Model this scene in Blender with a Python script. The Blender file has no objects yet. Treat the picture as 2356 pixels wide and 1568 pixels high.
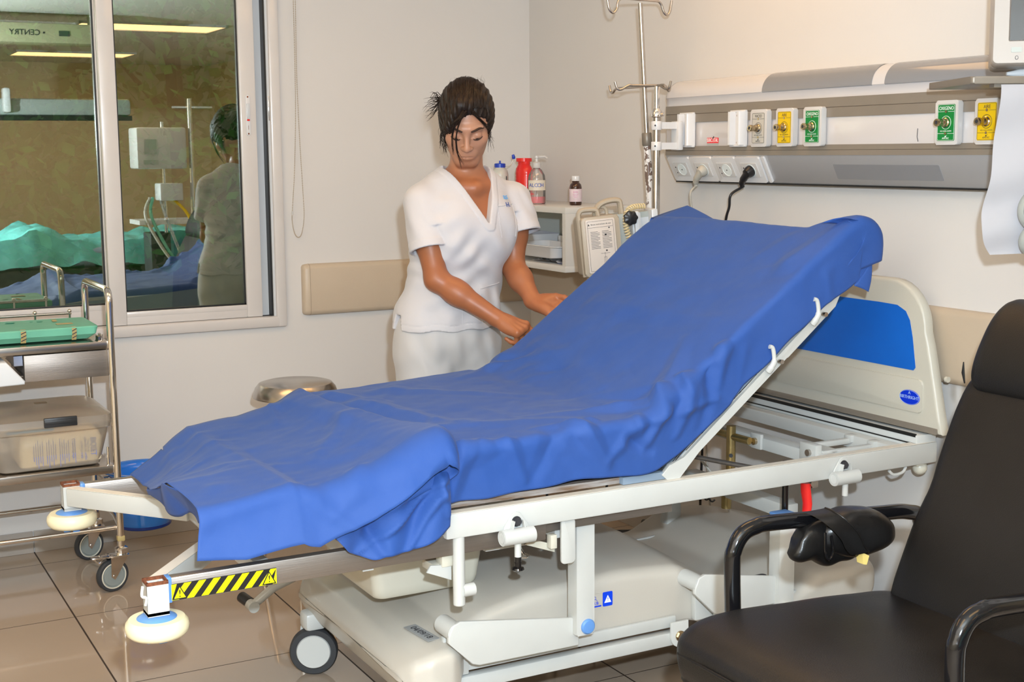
import bpy, bmesh, math, random
import numpy as np
from mathutils import Vector, Matrix, Euler, noise
random.seed(7); rng = np.random.default_rng(7)
PI = math.pi
scene = bpy.context.scene
COL = scene.collection

# ------------------------------------------------------------------ camera
CAM_H = 1.40
PITCH, ROLL, HEAD = 0.1414, -0.0074, 0.4954
_f = Vector((math.sin(HEAD)*math.cos(PITCH), math.cos(HEAD)*math.cos(PITCH), -math.sin(PITCH)))
_r = Vector((math.cos(HEAD), -math.sin(HEAD), 0)); _u = _r.cross(_f)
_r2 = _r*math.cos(ROLL)+_u*math.sin(ROLL); _u2 = -_r*math.sin(ROLL)+_u*math.cos(ROLL)
cam_d = bpy.data.cameras.new('camera'); cam = bpy.data.objects.new('camera', cam_d); COL.objects.link(cam)
cam_d.sensor_width = 36.0; cam_d.lens = 3061/2356*36.0; cam_d.clip_start = 0.05
cam.matrix_world = Matrix(((_r2.x, _u2.x, -_f.x, 0), (_r2.y, _u2.y, -_f.y, 0), (_r2.z, _u2.z, -_f.z, CAM_H), (0, 0, 0, 1)))
scene.camera = cam

# ------------------------------------------------------------------ view, world, lights
scene.view_settings.view_transform = 'Standard'; scene.view_settings.look = 'None'
scene.view_settings.gamma = 1.0; scene.view_settings.use_curve_mapping = False
scene.view_settings.exposure = -0.04
world = bpy.data.worlds.new('world'); scene.world = world; world.use_nodes = True
bg = world.node_tree.nodes['Background']; bg.inputs[0].default_value = (0.50, 0.66, 0.60, 1); bg.inputs[1].default_value = 1.8

def area(name, loc, target, sx, sy, power, color, spread=PI):
    d = bpy.data.lights.new(name, 'AREA'); d.shape = 'RECTANGLE'; d.size = sx; d.size_y = sy
    d.energy = power; d.color = color; d.spread = spread
    o = bpy.data.objects.new(name, d); COL.objects.link(o); o.location = loc
    o.rotation_euler = (Vector(target)-Vector(loc)).to_track_quat('-Z', 'Y').to_euler()
    return o
# the photographer's flash, a small source just above and right of the lens
fl = bpy.data.lights.new('camera_flash', 'POINT'); fl.energy = 420; fl.shadow_soft_size = 0.03; fl.color = (0.76, 0.89, 1.0)
flo = bpy.data.objects.new('camera_flash', fl); COL.objects.link(flo); flo.location = (0.09, -0.03, 1.60)
# the flash light thrown back by the white ceiling, and the warm fluorescent ceiling panels
area('ceiling_bounce', (-0.55, 1.3, 2.47), (1.2, 3.2, 0.3), 2.4, 2.8, 55, (1.0, 0.93, 0.84))

# ------------------------------------------------------------------ materials
def new_mat(name):
    m = bpy.data.materials.new(name); m.use_nodes = True
    nt = m.node_tree; b = nt.nodes['Principled BSDF']
    return m, nt, b
def mat(name, col, rough=0.5, metal=0.0, spec=0.5, bump=0.0, bscale=60, vary=0.0, vscale=8, coat=0.0, sheen=0.0, trans=0.0, alpha=1.0, ior=1.45, sss=0.0, emit=None, estr=0.0, aniso=None, col2=None):
    m, nt, b = new_mat(name)
    b.inputs['Base Color'].default_value = (*col, 1); b.inputs['Roughness'].default_value = rough
    b.inputs['Metallic'].default_value = metal; b.inputs['Specular IOR Level'].default_value = spec
    b.inputs['Coat Weight'].default_value = coat; b.inputs['Coat Roughness'].default_value = 0.08
    b.inputs['Sheen Weight'].default_value = sheen; b.inputs['Transmission Weight'].default_value = trans
    b.inputs['Alpha'].default_value = alpha; b.inputs['IOR'].default_value = ior
    if sss: b.inputs['Subsurface Weight'].default_value = sss; b.inputs['Subsurface Radius'].default_value = (0.012, 0.005, 0.003); b.inputs['Subsurface Scale'].default_value = 1.0
    if emit: b.inputs['Emission Color'].default_value = (*emit, 1); b.inputs['Emission Strength'].default_value = estr
    tc = nt.nodes.new('ShaderNodeTexCoord')
    if vary > 0 or col2:
        n = nt.nodes.new('ShaderNodeTexNoise'); n.inputs['Scale'].default_value = vscale; n.inputs['Detail'].default_value = 5
        mp = nt.nodes.new('ShaderNodeMapping')
        if aniso: mp.inputs['Scale'].default_value = aniso
        nt.links.new(tc.outputs['Object'], mp.inputs[0]); nt.links.new(mp.outputs[0], n.inputs['Vector'])
        r = nt.nodes.new('ShaderNodeValToRGB'); r.color_ramp.elements[0].position = 0.32; r.color_ramp.elements[1].position = 0.68
        c2 = col2 if col2 else tuple(min(1, c*(1+vary)) for c in col); c1 = col if col2 else tuple(c*(1-vary) for c in col)
        r.color_ramp.elements[0].color = (*c1, 1); r.color_ramp.elements[1].color = (*c2, 1)
        nt.links.new(n.outputs['Fac'], r.inputs[0]); nt.links.new(r.outputs[0], b.inputs['Base Color'])
    if bump > 0:
        n2 = nt.nodes.new('ShaderNodeTexNoise'); n2.inputs['Scale'].default_value = bscale; n2.inputs['Detail'].default_value = 4
        mp2 = nt.nodes.new('ShaderNodeMapping')
        if aniso: mp2.inputs['Scale'].default_value = aniso
        bp = nt.nodes.new('ShaderNodeBump'); bp.inputs['Strength'].default_value = bump; bp.inputs['Distance'].default_value = 0.002
        nt.links.new(tc.outputs['Object'], mp2.inputs[0]); nt.links.new(mp2.outputs[0], n2.inputs['Vector'])
        nt.links.new(n2.outputs['Fac'], bp.inputs['Height']); nt.links.new(bp.outputs[0], b.inputs['Normal'])
    return m

M = {}
M['wall'] = mat('painted wall', (0.62, 0.60, 0.58), 0.42, spec=0.35, bump=0.12, bscale=90, vary=0.02, vscale=1.5)
M['ceil'] = mat('ceiling paint', (0.72, 0.69, 0.64), 0.8)
M['skirt'] = mat('skirting tile', (0.36, 0.33, 0.30), 0.12, coat=0.5, vary=0.05)
M['alu'] = mat('white window enamel', (0.60, 0.57, 0.55), 0.28, coat=0.3, vary=0.02)
M['alu_grey'] = mat('grey window enamel', (0.56, 0.59, 0.62), 0.25, coat=0.3)
M['gasket'] = mat('black rubber gasket', (0.01, 0.01, 0.01), 0.45)
M['bumper'] = mat('beige bumper vinyl', (0.50, 0.41, 0.31), 0.38, bump=0.2, bscale=400, vary=0.02)
M['panel'] = mat('white panel enamel', (0.60, 0.58, 0.58), 0.16, coat=0.5, vary=0.01)
M['rail'] = mat('anodised rail', (0.27, 0.235, 0.195), 0.42, metal=0.35, vary=0.03)
M['diff'] = mat('grey diffuser', (0.23, 0.235, 0.25), 0.16, coat=0.4)
M['wedge'] = mat('light grey panel', (0.42, 0.42, 0.43), 0.25, metal=0.2)
M['plastic'] = mat('white plastic', (0.56, 0.55, 0.54), 0.28, coat=0.2)
M['plasticw'] = mat('bright white plastic', (0.66, 0.66, 0.67), 0.25, coat=0.4)
M['green'] = mat('green label', (0.0, 0.20, 0.035), 0.4)
M['yellow'] = mat('yellow label', (0.72, 0.48, 0.0), 0.4)
M['greylab'] = mat('grey label', (0.50, 0.48, 0.43), 0.4)
M['black'] = mat('black plastic', (0.012, 0.012, 0.014), 0.35)
M['ink'] = mat('dark ink', (0.03, 0.03, 0.035), 0.6)
M['inkblue'] = mat('blue ink', (0.05, 0.10, 0.42), 0.6)
M['inkw'] = mat('white ink', (0.85, 0.88, 0.86), 0.5)
M['brass'] = mat('brass', (0.52, 0.42, 0.28), 0.22, metal=1.0, vary=0.1)
M['chrome'] = mat('chrome', (0.78, 0.76, 0.74), 0.10, metal=1.0)
M['steel'] = mat('stainless steel', (0.52, 0.48, 0.44), 0.24, metal=1.0, vary=0.06, vscale=20, aniso=(0.3, 3, 3))
M['steelb'] = mat('brushed steel', (0.30, 0.27, 0.245), 0.45, metal=0.9, bump=0.15, bscale=120, vary=0.12, vscale=14, aniso=(0.15, 4, 4))
M['red'] = mat('red plastic', (0.70, 0.015, 0.012), 0.3, coat=0.3)
M['redlab'] = mat('red sticker', (0.75, 0.03, 0.04), 0.4)
M['cable'] = mat('grey cable', (0.42, 0.40, 0.35), 0.5)
M['bed'] = mat('white bed enamel', (0.52, 0.535, 0.52), 0.26, coat=0.35, vary=0.02, vscale=12)
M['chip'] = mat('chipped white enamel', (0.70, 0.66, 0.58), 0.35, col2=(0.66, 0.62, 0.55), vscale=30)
M['rust'] = mat('rusty edge', (0.16, 0.05, 0.02), 0.8, vary=0.5, vscale=120)
M['cover'] = mat('cream plastic cover', (0.49, 0.465, 0.415), 0.33, coat=0.15, bump=0.08, bscale=220, vary=0.02)
M['cream'] = mat('cream moulded plastic', (0.60, 0.58, 0.49), 0.35, coat=0.1)
M['hb'] = mat('headboard plastic', (0.52, 0.50, 0.43), 0.36, bump=0.15, bscale=300)
M['hblue'] = mat('headboard blue panel', (0.005, 0.12, 0.55), 0.38, bump=0.1, bscale=200, vary=0.06, vscale=5)
M['capblue'] = mat('blue plastic cap', (0.11, 0.27, 0.62), 0.35)
M['roller'] = mat('cream rubber roller', (0.78, 0.72, 0.50), 0.4, coat=0.1)
M['tyre'] = mat('dark rubber tyre', (0.035, 0.038, 0.043), 0.5)
M['wheelg'] = mat('grey wheel plastic', (0.24, 0.27, 0.26), 0.35)
M['wheelw'] = mat('pale wheel cover', (0.56, 0.58, 0.57), 0.3)
M['leather'] = mat('black vinyl', (0.008, 0.0072, 0.0068), 0.42, spec=0.3, bump=0.3, bscale=500, vary=0.25, vscale=4)
M['blackgloss'] = mat('black gloss enamel', (0.005, 0.005, 0.006), 0.13, coat=0.35, spec=0.4)
M['foam'] = mat('yellow foam', (0.75, 0.58, 0.18), 0.9)
M['bluepl'] = mat('blue translucent plastic', (0.02, 0.17, 0.62), 0.12, coat=0.5)
M['teal'] = mat('green wrapping paper', (0.13, 0.42, 0.30), 0.5, vary=0.08, vscale=10, bump=0.25, bscale=35)
M['tapey'] = mat('indicator tape', (0.42, 0.33, 0.14), 0.55)
M['paper'] = mat('white paper', (0.37, 0.37, 0.40), 0.6)
M['mon'] = mat('monitor plastic', (0.38, 0.35, 0.325), 0.35)
M['screen'] = mat('dark screen', (0.035, 0.034, 0.034), 0.16, coat=0.3)
M['shelfb'] = mat('grey brown shelf', (0.20, 0.175, 0.145), 0.4, metal=0.3)
M['pump'] = mat('putty device plastic', (0.40, 0.345, 0.27), 0.4)
M['pumpg'] = mat('grey device plastic', (0.36, 0.39, 0.37), 0.4)
M['lam'] = mat('white laminate', (0.60, 0.58, 0.54), 0.25, coat=0.2)
M['mattress'] = mat('grey blue mattress vinyl', (0.22, 0.29, 0.38), 0.4)

def glassy(name, tint, gloss=0.12, frost=0.0, alpha=0.5):
    """see-through plastic: clear part, a milky diffuse part and a shine"""
    m, nt, b = new_mat(name); nt.nodes.remove(b)
    out = nt.nodes['Material Output']
    tr = nt.nodes.new('ShaderNodeBsdfTransparent'); tr.inputs[0].default_value = (*tint, 1)
    df = nt.nodes.new('ShaderNodeBsdfDiffuse'); df.inputs[0].default_value = (*tint, 1)
    gl = nt.nodes.new('ShaderNodeBsdfGlossy'); gl.inputs[0].default_value = (1, 1, 1, 1); gl.inputs[1].default_value = 0.06+frost*0.3
    m1 = nt.nodes.new('ShaderNodeMixShader'); m1.inputs[0].default_value = alpha
    nt.links.new(tr.outputs[0], m1.inputs[1]); nt.links.new(df.outputs[0], m1.inputs[2])
    fr = nt.nodes.new('ShaderNodeFresnel'); fr.inputs[0].default_value = 1.35
    ad = nt.nodes.new('ShaderNodeMath'); ad.operation = 'ADD'; ad.inputs[1].default_value = gloss; ad.use_clamp = True
    nt.links.new(fr.outputs[0], ad.inputs[0])
    m2 = nt.nodes.new('ShaderNodeMixShader'); nt.links.new(ad.outputs[0], m2.inputs[0])
    nt.links.new(m1.outputs[0], m2.inputs[1]); nt.links.new(gl.outputs[0], m2.inputs[2])
    nt.links.new(m2.outputs[0], out.inputs[0])
    return m
M['tub'] = glassy('translucent tub plastic', (0.80, 0.74, 0.66), 0.03, 0.8, 0.20)
M['clear'] = glassy('clear bottle plastic', (0.93, 0.90, 0.88), 0.06, 0.0, 0.10)
M['bag'] = glassy('clear polythene', (0.80, 0.82, 0.88), 0.10, 0.1, 0.25)
M['milky'] = glassy('milky bottle plastic', (0.70, 0.70, 0.64), 0.04, 0.4, 0.75)

# ------------------------------------------------------------------ building helpers
def basis_from(d, up=(0, 0, 1)):
    d = Vector(d).normalized(); up = Vector(up)
    if abs(d.dot(up)) > 0.98: up = Vector((1, 0, 0))
    x = up.cross(d).normalized(); y = d.cross(x).normalized()
    return Matrix((x, y, d)).transposed()

class MB:
    def __init__(s): s.bm = bmesh.new()
    def _xf(s, vs, m):
        if m is not None:
            for v in vs: v.co = m @ v.co
    def box(s, c, d, m=None, bev=0.0, seg=2):
        pre = set(s.bm.verts) if bev > 0 else None
        g = bmesh.ops.create_cube(s.bm, size=1.0); vs = g['verts']
        for v in vs: v.co = Vector((v.co.x*d[0], v.co.y*d[1], v.co.z*d[2]))
        if bev > 0:
            es = list({e for v in vs for e in v.link_edges})
            r = bmesh.ops.bevel(s.bm, geom=es, offset=bev, segments=seg, affect='EDGES', profile=0.5, clamp_overlap=True)
            vs = [v for v in s.bm.verts if v not in pre]
        for v in vs: v.co = v.co + Vector(c)
        s._xf(vs, m); return s
    def box2(s, a, b, m=None, bev=0.0, seg=2):
        a = Vector(a); b = Vector(b)
        return s.box((a+b)/2, [abs(b[i]-a[i]) for i in range(3)], m, bev, seg)
    def rings(s, rings, closed=True, cap=True, m=None):
        """rings: list of lists of points, lofted"""
        R = []
        for rg in rings:
            R.append([s.bm.verts.new((m @ Vector(p)) if m is not None else Vector(p)) for p in rg])
        n = len(R[0])
        for i in range(len(R)-1):
            for j in range(n if closed else n-1):
                k = (j+1) % n
                try: s.bm.faces.new((R[i][j], R[i][k], R[i+1][k], R[i+1][j]))
                except ValueError: pass
        if cap and closed:
            try: s.bm.faces.new(list(reversed(R[0])))
            except ValueError: pass
            try: s.bm.faces.new(R[-1])
            except ValueError: pass
        return s
    def cyl(s, p0, p1, r, r2=None, n=24, cap=True, m=None):
        p0 = Vector(p0); p1 = Vector(p1); r2 = r if r2 is None else r2
        B = basis_from(p1-p0)
        rg = [[p + B @ Vector((q*math.cos(2*PI*i/n), q*math.sin(2*PI*i/n), 0)) for i in range(n)] for p, q in ((p0, r), (p1, r2))]
        return s.rings(rg, cap=cap, m=m)
    def tube(s, path, r, n=12, closed=False, cap=True, m=None, flat=1.0):
        P = [Vector(p) for p in path]; K = len(P)
        T = []
        for i in range(K):
            if closed: t = P[(i+1) % K]-P[i-1]
            else: t = P[min(i+1, K-1)]-P[max(i-1, 0)]
            T.append(t.normalized() if t.length > 1e-9 else Vector((0, 0, 1)))
        B = basis_from(T[0]); x = B.col[0].copy()
        rg = []
        for i in range(K):
            x = (x - T[i]*x.dot(T[i])).normalized(); y = T[i].cross(x)
            ri = r[i] if hasattr(r, '__len__') else r
            rg.append([P[i]+x*ri*math.cos(2*PI*j/n)+y*ri*flat*math.sin(2*PI*j/n) for j in range(n)])
        if closed: rg.append(rg[0]); cap = False
        s.rings(rg, cap=cap, m=m)
        if closed: bmesh.ops.remove_doubles(s.bm, verts=s.bm.verts, dist=1e-6)
        return s
    def lathe(s, prof, c=(0, 0, 0), n=40, m=None, B=None, cap=True):
        c = Vector(c); B = B or Matrix.Identity(3)
        rg = [[c + B @ Vector((r*math.cos(2*PI*i/n), r*math.sin(2*PI*i/n), z)) for i in range(n)] for r, z in prof]
        return s.rings(rg, cap=cap, m=m)
    def prism(s, poly, a, b, axis='y', m=None, bev=0.0):
        """poly: 2D points in the plane perpendicular to axis, extruded from a to b"""
        def P(u, v, w):
            return {'x': Vector((w, u, v)), 'y': Vector((u, w, v)), 'z': Vector((u, v, w))}[axis]
        pre = set(s.bm.verts) if bev > 0 else None
        A = [s.bm.verts.new(P(u, v, a)) for u, v in poly]; Bv = [s.bm.verts.new(P(u, v, b)) for u, v in poly]
        n = len(poly)
        f1 = s.bm.faces.new(list(reversed(A))); f2 = s.bm.faces.new(Bv)
        for i in range(n):
            k = (i+1) % n; s.bm.faces.new((A[i], A[k], Bv[k], Bv[i]))
        vs = A+Bv
        if bev > 0:
            es = list(set(f1.edges) | set(f2.edges))
            bmesh.ops.bevel(s.bm, geom=es, offset=bev, segments=3, affect='EDGES', profile=0.5, clamp_overlap=True)
            vs = [v for v in s.bm.verts if v not in pre]
        s._xf(vs, m); return s
    def grid(s, P, closed_u=False):
        """P[i][j] points"""
        V = [[s.bm.verts.new(Vector(p)) for p in row] for row in P]
        for i in range(len(V)-1):
            for j in range(len(V[0])-1):
                s.bm.faces.new((V[i][j], V[i+1][j], V[i+1][j+1], V[i][j+1]))
        return s
    def sphere(s, c, r, n=16, sc=(1, 1, 1), m=None):
        c = Vector(c)
        prof = [(max(1e-4, r*math.sin(PI*i/n)), -r*math.cos(PI*i/n)) for i in range(n+1)]
        rg = [[c+Vector((q*math.cos(2*PI*j/(2*n))*sc[0], q*math.sin(2*PI*j/(2*n))*sc[1], z*sc[2])) for j in range(2*n)] for q, z in prof]
        return s.rings(rg, m=m)
    def text(s, body, size, m, depth=0.0004, align='CENTER', sx=1.0):
        cu = bpy.data.curves.new('t', 'FONT'); cu.body = body; cu.size = size; cu.extrude = depth
        cu.align_x = align; cu.align_y = 'CENTER'; cu.resolution_u = 3
        ob = bpy.data.objects.new('t', cu); COL.objects.link(ob)
        dg = bpy.context.evaluated_depsgraph_get(); dg.update()
        me = bpy.data.meshes.new_from_object(ob.evaluated_get(dg))
        me.transform(m @ Matrix.Diagonal((sx, 1, 1, 1))); s.bm.from_mesh(me)
        bpy.data.objects.remove(ob); bpy.data.curves.remove(cu); bpy.data.meshes.remove(me)
        return s
    def mesh(s, name, material, smooth=True, ang=38, inv=None):
        if inv is not None:
            for v in s.bm.verts: v.co = inv @ v.co
        bmesh.ops.recalc_face_normals(s.bm, faces=s.bm.faces)
        lim = math.radians(ang)
        for f in s.bm.faces: f.smooth = smooth
        for e in s.bm.edges:
            if len(e.link_faces) == 2 and e.calc_face_angle(0) > lim: e.smooth = False
        me = bpy.data.meshes.new(name); s.bm.to_mesh(me); s.bm.free()
        if material: me.materials.append(material)
        return me

def T(loc=(0, 0, 0), rot=(0, 0, 0)): return Matrix.Translation(Vector(loc)) @ Euler(rot).to_matrix().to_4x4()
ROOTS = {}
def tag(o, label, cat, group=None):
    o['label'] = label; o['category'] = cat
    if group: o['group'] = group
def thing(name, label, cat, loc=(0, 0, 0), rot=(0, 0, 0), group=None):
    o = bpy.data.objects.new(name, None); COL.objects.link(o); o.location = loc; o.rotation_euler = rot
    o.empty_display_size = 0.05
    tag(o, label, cat, group); return o
def wm(o):
    m = T(o.location, o.rotation_euler)
    return (wm(o.parent) @ m) if o.parent else m
def part(name, mb, material, parent, world=True, smooth=True, ang=38, label=None):
    inv = wm(parent).inverted() if world else None
    o = bpy.data.objects.new(name, mb.mesh(name, material, smooth, ang, inv)); COL.objects.link(o); o.parent = parent
    if label: o['label'] = label
    return o
def solo(name, mb, material, label, cat, loc=(0, 0, 0), group=None, smooth=True, ang=38):
    o = bpy.data.objects.new(name, mb.mesh(name, material, smooth, ang, T(loc).inverted())); COL.objects.link(o); o.location = loc
    tag(o, label, cat, group); return o
def struct(name, mb, material, parent=None, smooth=True):
    o = bpy.data.objects.new(name, mb.mesh(name, material, smooth)); COL.objects.link(o)
    if parent: o.parent = parent
    else: o['kind'] = 'structure'
    return o
def copy_tree(o, parent=None):
    c = o.copy(); COL.objects.link(c)
    if parent: c.parent = parent
    for ch in list(o.children): copy_tree(ch, c)
    return c
def arc(c, r, a0, a1, n, plane='xz'):
    out = []
    for i in range(n+1):
        a = a0+(a1-a0)*i/n; u, v = r*math.cos(a), r*math.sin(a)
        out.append(Vector(c)+{'xz': Vector((u, 0, v)), 'xy': Vector((u, v, 0)), 'yz': Vector((0, u, v))}[plane])
    return out
def rrect(x0, y0, x1, y1, r, n=5):
    P = []
    for cx, cy, a in ((x1-r, y1-r, 0), (x0+r, y1-r, PI/2), (x0+r, y0+r, PI), (x1-r, y0+r, 1.5*PI)):
        for i in range(n+1):
            t = a+PI/2*i/n; P.append((cx+r*math.cos(t), cy+r*math.sin(t)))
    return P
def catmull(P, n=8, closed=False):
    P = [Vector(p) for p in P]; out = []; K = len(P)
    for i in range(K if closed else K-1):
        if closed: a, b, c, d = P[i-1], P[i], P[(i+1) % K], P[(i+2) % K]
        else: a, b, c, d = P[max(i-1, 0)], P[i], P[i+1], P[min(i+2, K-1)]
        for k in range(n):
            t = k/n
            out.append(0.5*((2*b)+(c-a)*t+(2*a-5*b+4*c-d)*t*t+(3*b-a-3*c+d)*t**3))
    if not closed: out.append(P[-1])
    return out
# ================================================================== THE ROOM
YW, XW, ZC = 4.851, 2.712, 2.50
XL, YB, XR2 = -2.6, -7.2, 4.8

def floor_mat():
    m, nt, b = new_mat('glazed floor tile')
    tc = nt.nodes.new('ShaderNodeTexCoord'); sx = nt.nodes.new('ShaderNodeSeparateXYZ'); nt.links.new(tc.outputs['Object'], sx.inputs[0])
    def line(sock, off, period=0.605, w=0.0035):
        a = nt.nodes.new('ShaderNodeMath'); a.operation = 'ADD'; a.inputs[1].default_value = -off+period*40+w/2; nt.links.new(sock, a.inputs[0])
        q = nt.nodes.new('ShaderNodeMath'); q.operation = 'MODULO'; q.inputs[1].default_value = period; nt.links.new(a.outputs[0], q.inputs[0])
        l = nt.nodes.new('ShaderNodeMath'); l.operation = 'LESS_THAN'; l.inputs[1].default_value = w; nt.links.new(q.outputs[0], l.inputs[0])
        return l.outputs[0]
    lx = line(sx.outputs[0], 0.679, w=0.005); ly = line(sx.outputs[1], 4.083-0.605*2+0.0, w=0.0035)
    mx = nt.nodes.new('ShaderNodeMath'); mx.operation = 'MAXIMUM'; nt.links.new(lx, mx.inputs[0]); nt.links.new(ly, mx.inputs[1])
    n = nt.nodes.new('ShaderNodeTexNoise'); n.inputs['Scale'].default_value = 3.0; n.inputs['Detail'].default_value = 3; nt.links.new(tc.outputs['Object'], n.inputs['Vector'])
    r = nt.nodes.new('ShaderNodeValToRGB'); r.color_ramp.elements[0].color = (0.38, 0.305, 0.235, 1); r.color_ramp.elements[1].color = (0.41, 0.33, 0.258, 1)
    nt.links.new(n.outputs['Fac'], r.inputs[0])
    mc = nt.nodes.new('ShaderNodeMix'); mc.data_type = 'RGBA'; nt.links.new(mx.outputs[0], mc.inputs[0]); nt.links.new(r.outputs[0], mc.inputs[6]); mc.inputs[7].default_value = (0.03, 0.017, 0.01, 1)
    nt.links.new(mc.outputs[2], b.inputs['Base Color'])
    rr = nt.nodes.new('ShaderNodeMath'); rr.operation = 'MULTIPLY_ADD'; rr.inputs[1].default_value = 0.6; rr.inputs[2].default_value = 0.055
    nt.links.new(mx.outputs[0], rr.inputs[0]); nt.links.new(rr.outputs[0], b.inputs['Roughness'])
    b.inputs['Specular IOR Level'].default_value = 0.62
    return m
mb = MB(); mb.box2((XL, YB, -0.05), (XR2, YW+0.2, 0)); struct('floor', mb, floor_mat())
mb = MB(); mb.box2((XL, YB, ZC), (XR2, YW+0.2, ZC+0.05)); struct('ceiling', mb, M['ceil'])
# window wall with its opening
WX0, WX1, WZ0, WZ1 = -0.55, 1.60, 0.775, 2.20
mb = MB()
mb.box2((XL, YW, 0), (WX0, YW+0.2, ZC)); mb.box2((WX1, YW, 0), (XW, YW+0.2, ZC))
mb.box2((WX0, YW, 0), (WX1, YW+0.2, WZ0)); mb.box2((WX0, YW, WZ1), (WX1, YW+0.2, ZC))
struct('wall_back', mb, M['wall'], smooth=False)
mb = MB(); mb.box2((XW, 1.0, 0), (XW+0.15, YW+0.2, ZC)); struct('wall_right', mb, M['wall'], smooth=False)
M['wallfar'] = mat('far ward wall', (0.74, 0.60, 0.38), 0.6, vary=0.04, vscale=1)
mb = MB(); mb.box2((XW+0.15, 1.0, 0), (XR2, 1.15, ZC)); struct('wall_jog', mb, M['wallfar'], smooth=False)
mb = MB(); mb.box2((XR2, YB, 0), (XR2+0.1, 1.15, ZC)); struct('wall_far_right', mb, M['wallfar'], smooth=False)
mb = MB(); mb.box2((XL, YB-0.1, 0), (XR2, YB, ZC)); struct('wall_front', mb, M['wallfar'], smooth=False)
mb = MB(); mb.box2((XL-0.1, YB, 0), (XL, YW+0.2, ZC)); struct('wall_left', mb, M['wallfar'], smooth=False)
# tiled skirting on the window wall, tile joints cut every 60 cm
x = XL; mb = MB()
xs = [XL]+[0.679+0.605*k for k in range(-5, 4) if XL < 0.679+0.605*k < XW]+[XW]
for a, b_ in zip(xs[:-1], xs[1:]): mb.box2((a+0.0015, YW-0.010, 0.0), (b_-0.0015, YW, 0.078), bev=0.0012, seg=1)
struct('baseboard_back', mb, M['skirt'])
mb = MB()
ys = [YW-0.012-0.605*k for k in range(0, 7)]
for a, b_ in zip(ys[1:], ys[:-1]):
    if a > 1.0: mb.box2((XW-0.010, a+0.0015, 0.0), (XW, b_-0.0015, 0.078), bev=0.0012, seg=1)
struct('baseboard_right', mb, M['skirt'])

# ------------------------------------------------------------------ sliding window
win = thing('window_1', 'white framed sliding window with dark glass', 'window', (0.5, YW, 0.75)); win['kind'] = 'structure'
del win['label']; del win['category']
mb = MB()
def frame_rect(mb, x0, x1, z0, z1, w, y0, y1, bev=0.004):
    mb.box2((x0, y0, z0), (x0+w, y1, z1), bev=bev); mb.box2((x1-w, y0, z0), (x1, y1, z1), bev=bev)
    mb.box2((x0+w*0.6, y0+0.0003, z0), (x1-w*0.6, y1, z0+w), bev=bev); mb.box2((x0+w*0.6, y0+0.0003, z1-w), (x1-w*0.6, y1, z1), bev=bev)
FX0, FX1, FZ0, FZ1 = -0.59, 1.640, 0.747, 2.235
frame_rect(mb, FX0, FX1, FZ0, FZ1, 0.042, YW-0.022, YW+0.06, bev=0.009)
part('outer_frame', mb, M['alu'], win)
mb = MB()   # inner track and jamb, recessed
mb.box2((1.546, YW+0.030, 0.788), (1.600, YW+0.10, 2.20)); mb.box2((-0.55, YW+0.035, 0.772), (1.600, YW+0.10, 0.789)); mb.box2((-0.55, YW+0.030, 2.19), (1.6, YW+0.1, 2.2))
mb.box2((1.590, YW-0.012, 0.789), (1.599, YW+0.03, 2.19))
mb.box2((-0.55, YW+0.030, 0.788), (-0.50, YW+0.10, 2.20))
part('track', mb, M['alu_grey'], win)
mb = MB(); mb.box2((1.584, YW-0.006, 0.790), (1.591, YW+0.033, 2.19)); mb.box2((1.546, YW+0.000, 0.786), (1.59, YW+0.034, 0.7905))
part('gasket_strip', mb, M['gasket'], win)
# right hand sash, in front
mb = MB()
def sash(mb, x0, x1, z0, z1, wl, wr, wb, y0, y1):
    mb.box2((x0, y0, z0), (x0+wl, y1, z1), bev=0.004); mb.box2((x1-wr, y0, z0), (x1, y1, z1), bev=0.004)
    mb.box2((x0+wl-0.001, y0+0.002, z0), (x1-wr+0.001, y1, z0+wb), bev=0.003)
    mb.box2((x0+wl-0.001, y0+0.0005, z0+wb-0.020), (x1-wr+0.001, y1, z0+wb+0.0), bev=0.003)
    mb.box2((x0+wl-0.001, y0+0.002, z1-wb), (x1-wr+0.001, y1, z1), bev=0.003)
sash(mb, 0.985, 1.548, 0.790, 2.19, 0.058, 0.060, 0.048, YW-0.008, YW+0.026)
s1 = part('sash', mb, M['alu'], win)
mb = MB()
sash(mb, -0.50, 0.995, 0.790, 2.19, 0.05, 0.012, 0.074, YW+0.032, YW+0.060)
s2 = part('sash', mb, M['alu'], win)
def window_glass():
    m, nt, b = new_mat('dark window glass'); nt.nodes.remove(b); out = nt.nodes['Material Output']
    tr = nt.nodes.new('ShaderNodeBsdfTransparent'); tr.inputs[0].default_value = (0.78, 0.86, 0.80, 1)
    gl = nt.nodes.new('ShaderNodeBsdfGlossy'); gl.inputs[0].default_value = (0.92, 0.95, 0.90, 1); gl.inputs[1].default_value = 0.0
    fr = nt.nodes.new('ShaderNodeFresnel'); fr.inputs[0].default_value = 1.6
    ad = nt.nodes.new('ShaderNodeMath'); ad.operation = 'ADD'; ad.inputs[1].default_value = 0.30; ad.use_clamp = True; nt.links.new(fr.outputs[0], ad.inputs[0])
    mx = nt.nodes.new('ShaderNodeMixShader'); nt.links.new(ad.outputs[0], mx.inputs[0]); nt.links.new(tr.outputs[0], mx.inputs[1]); nt.links.new(gl.outputs[0], mx.inputs[2])
    nt.links.new(mx.outputs[0], out.inputs[0]); return m
M['glass'] = window_glass()
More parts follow.
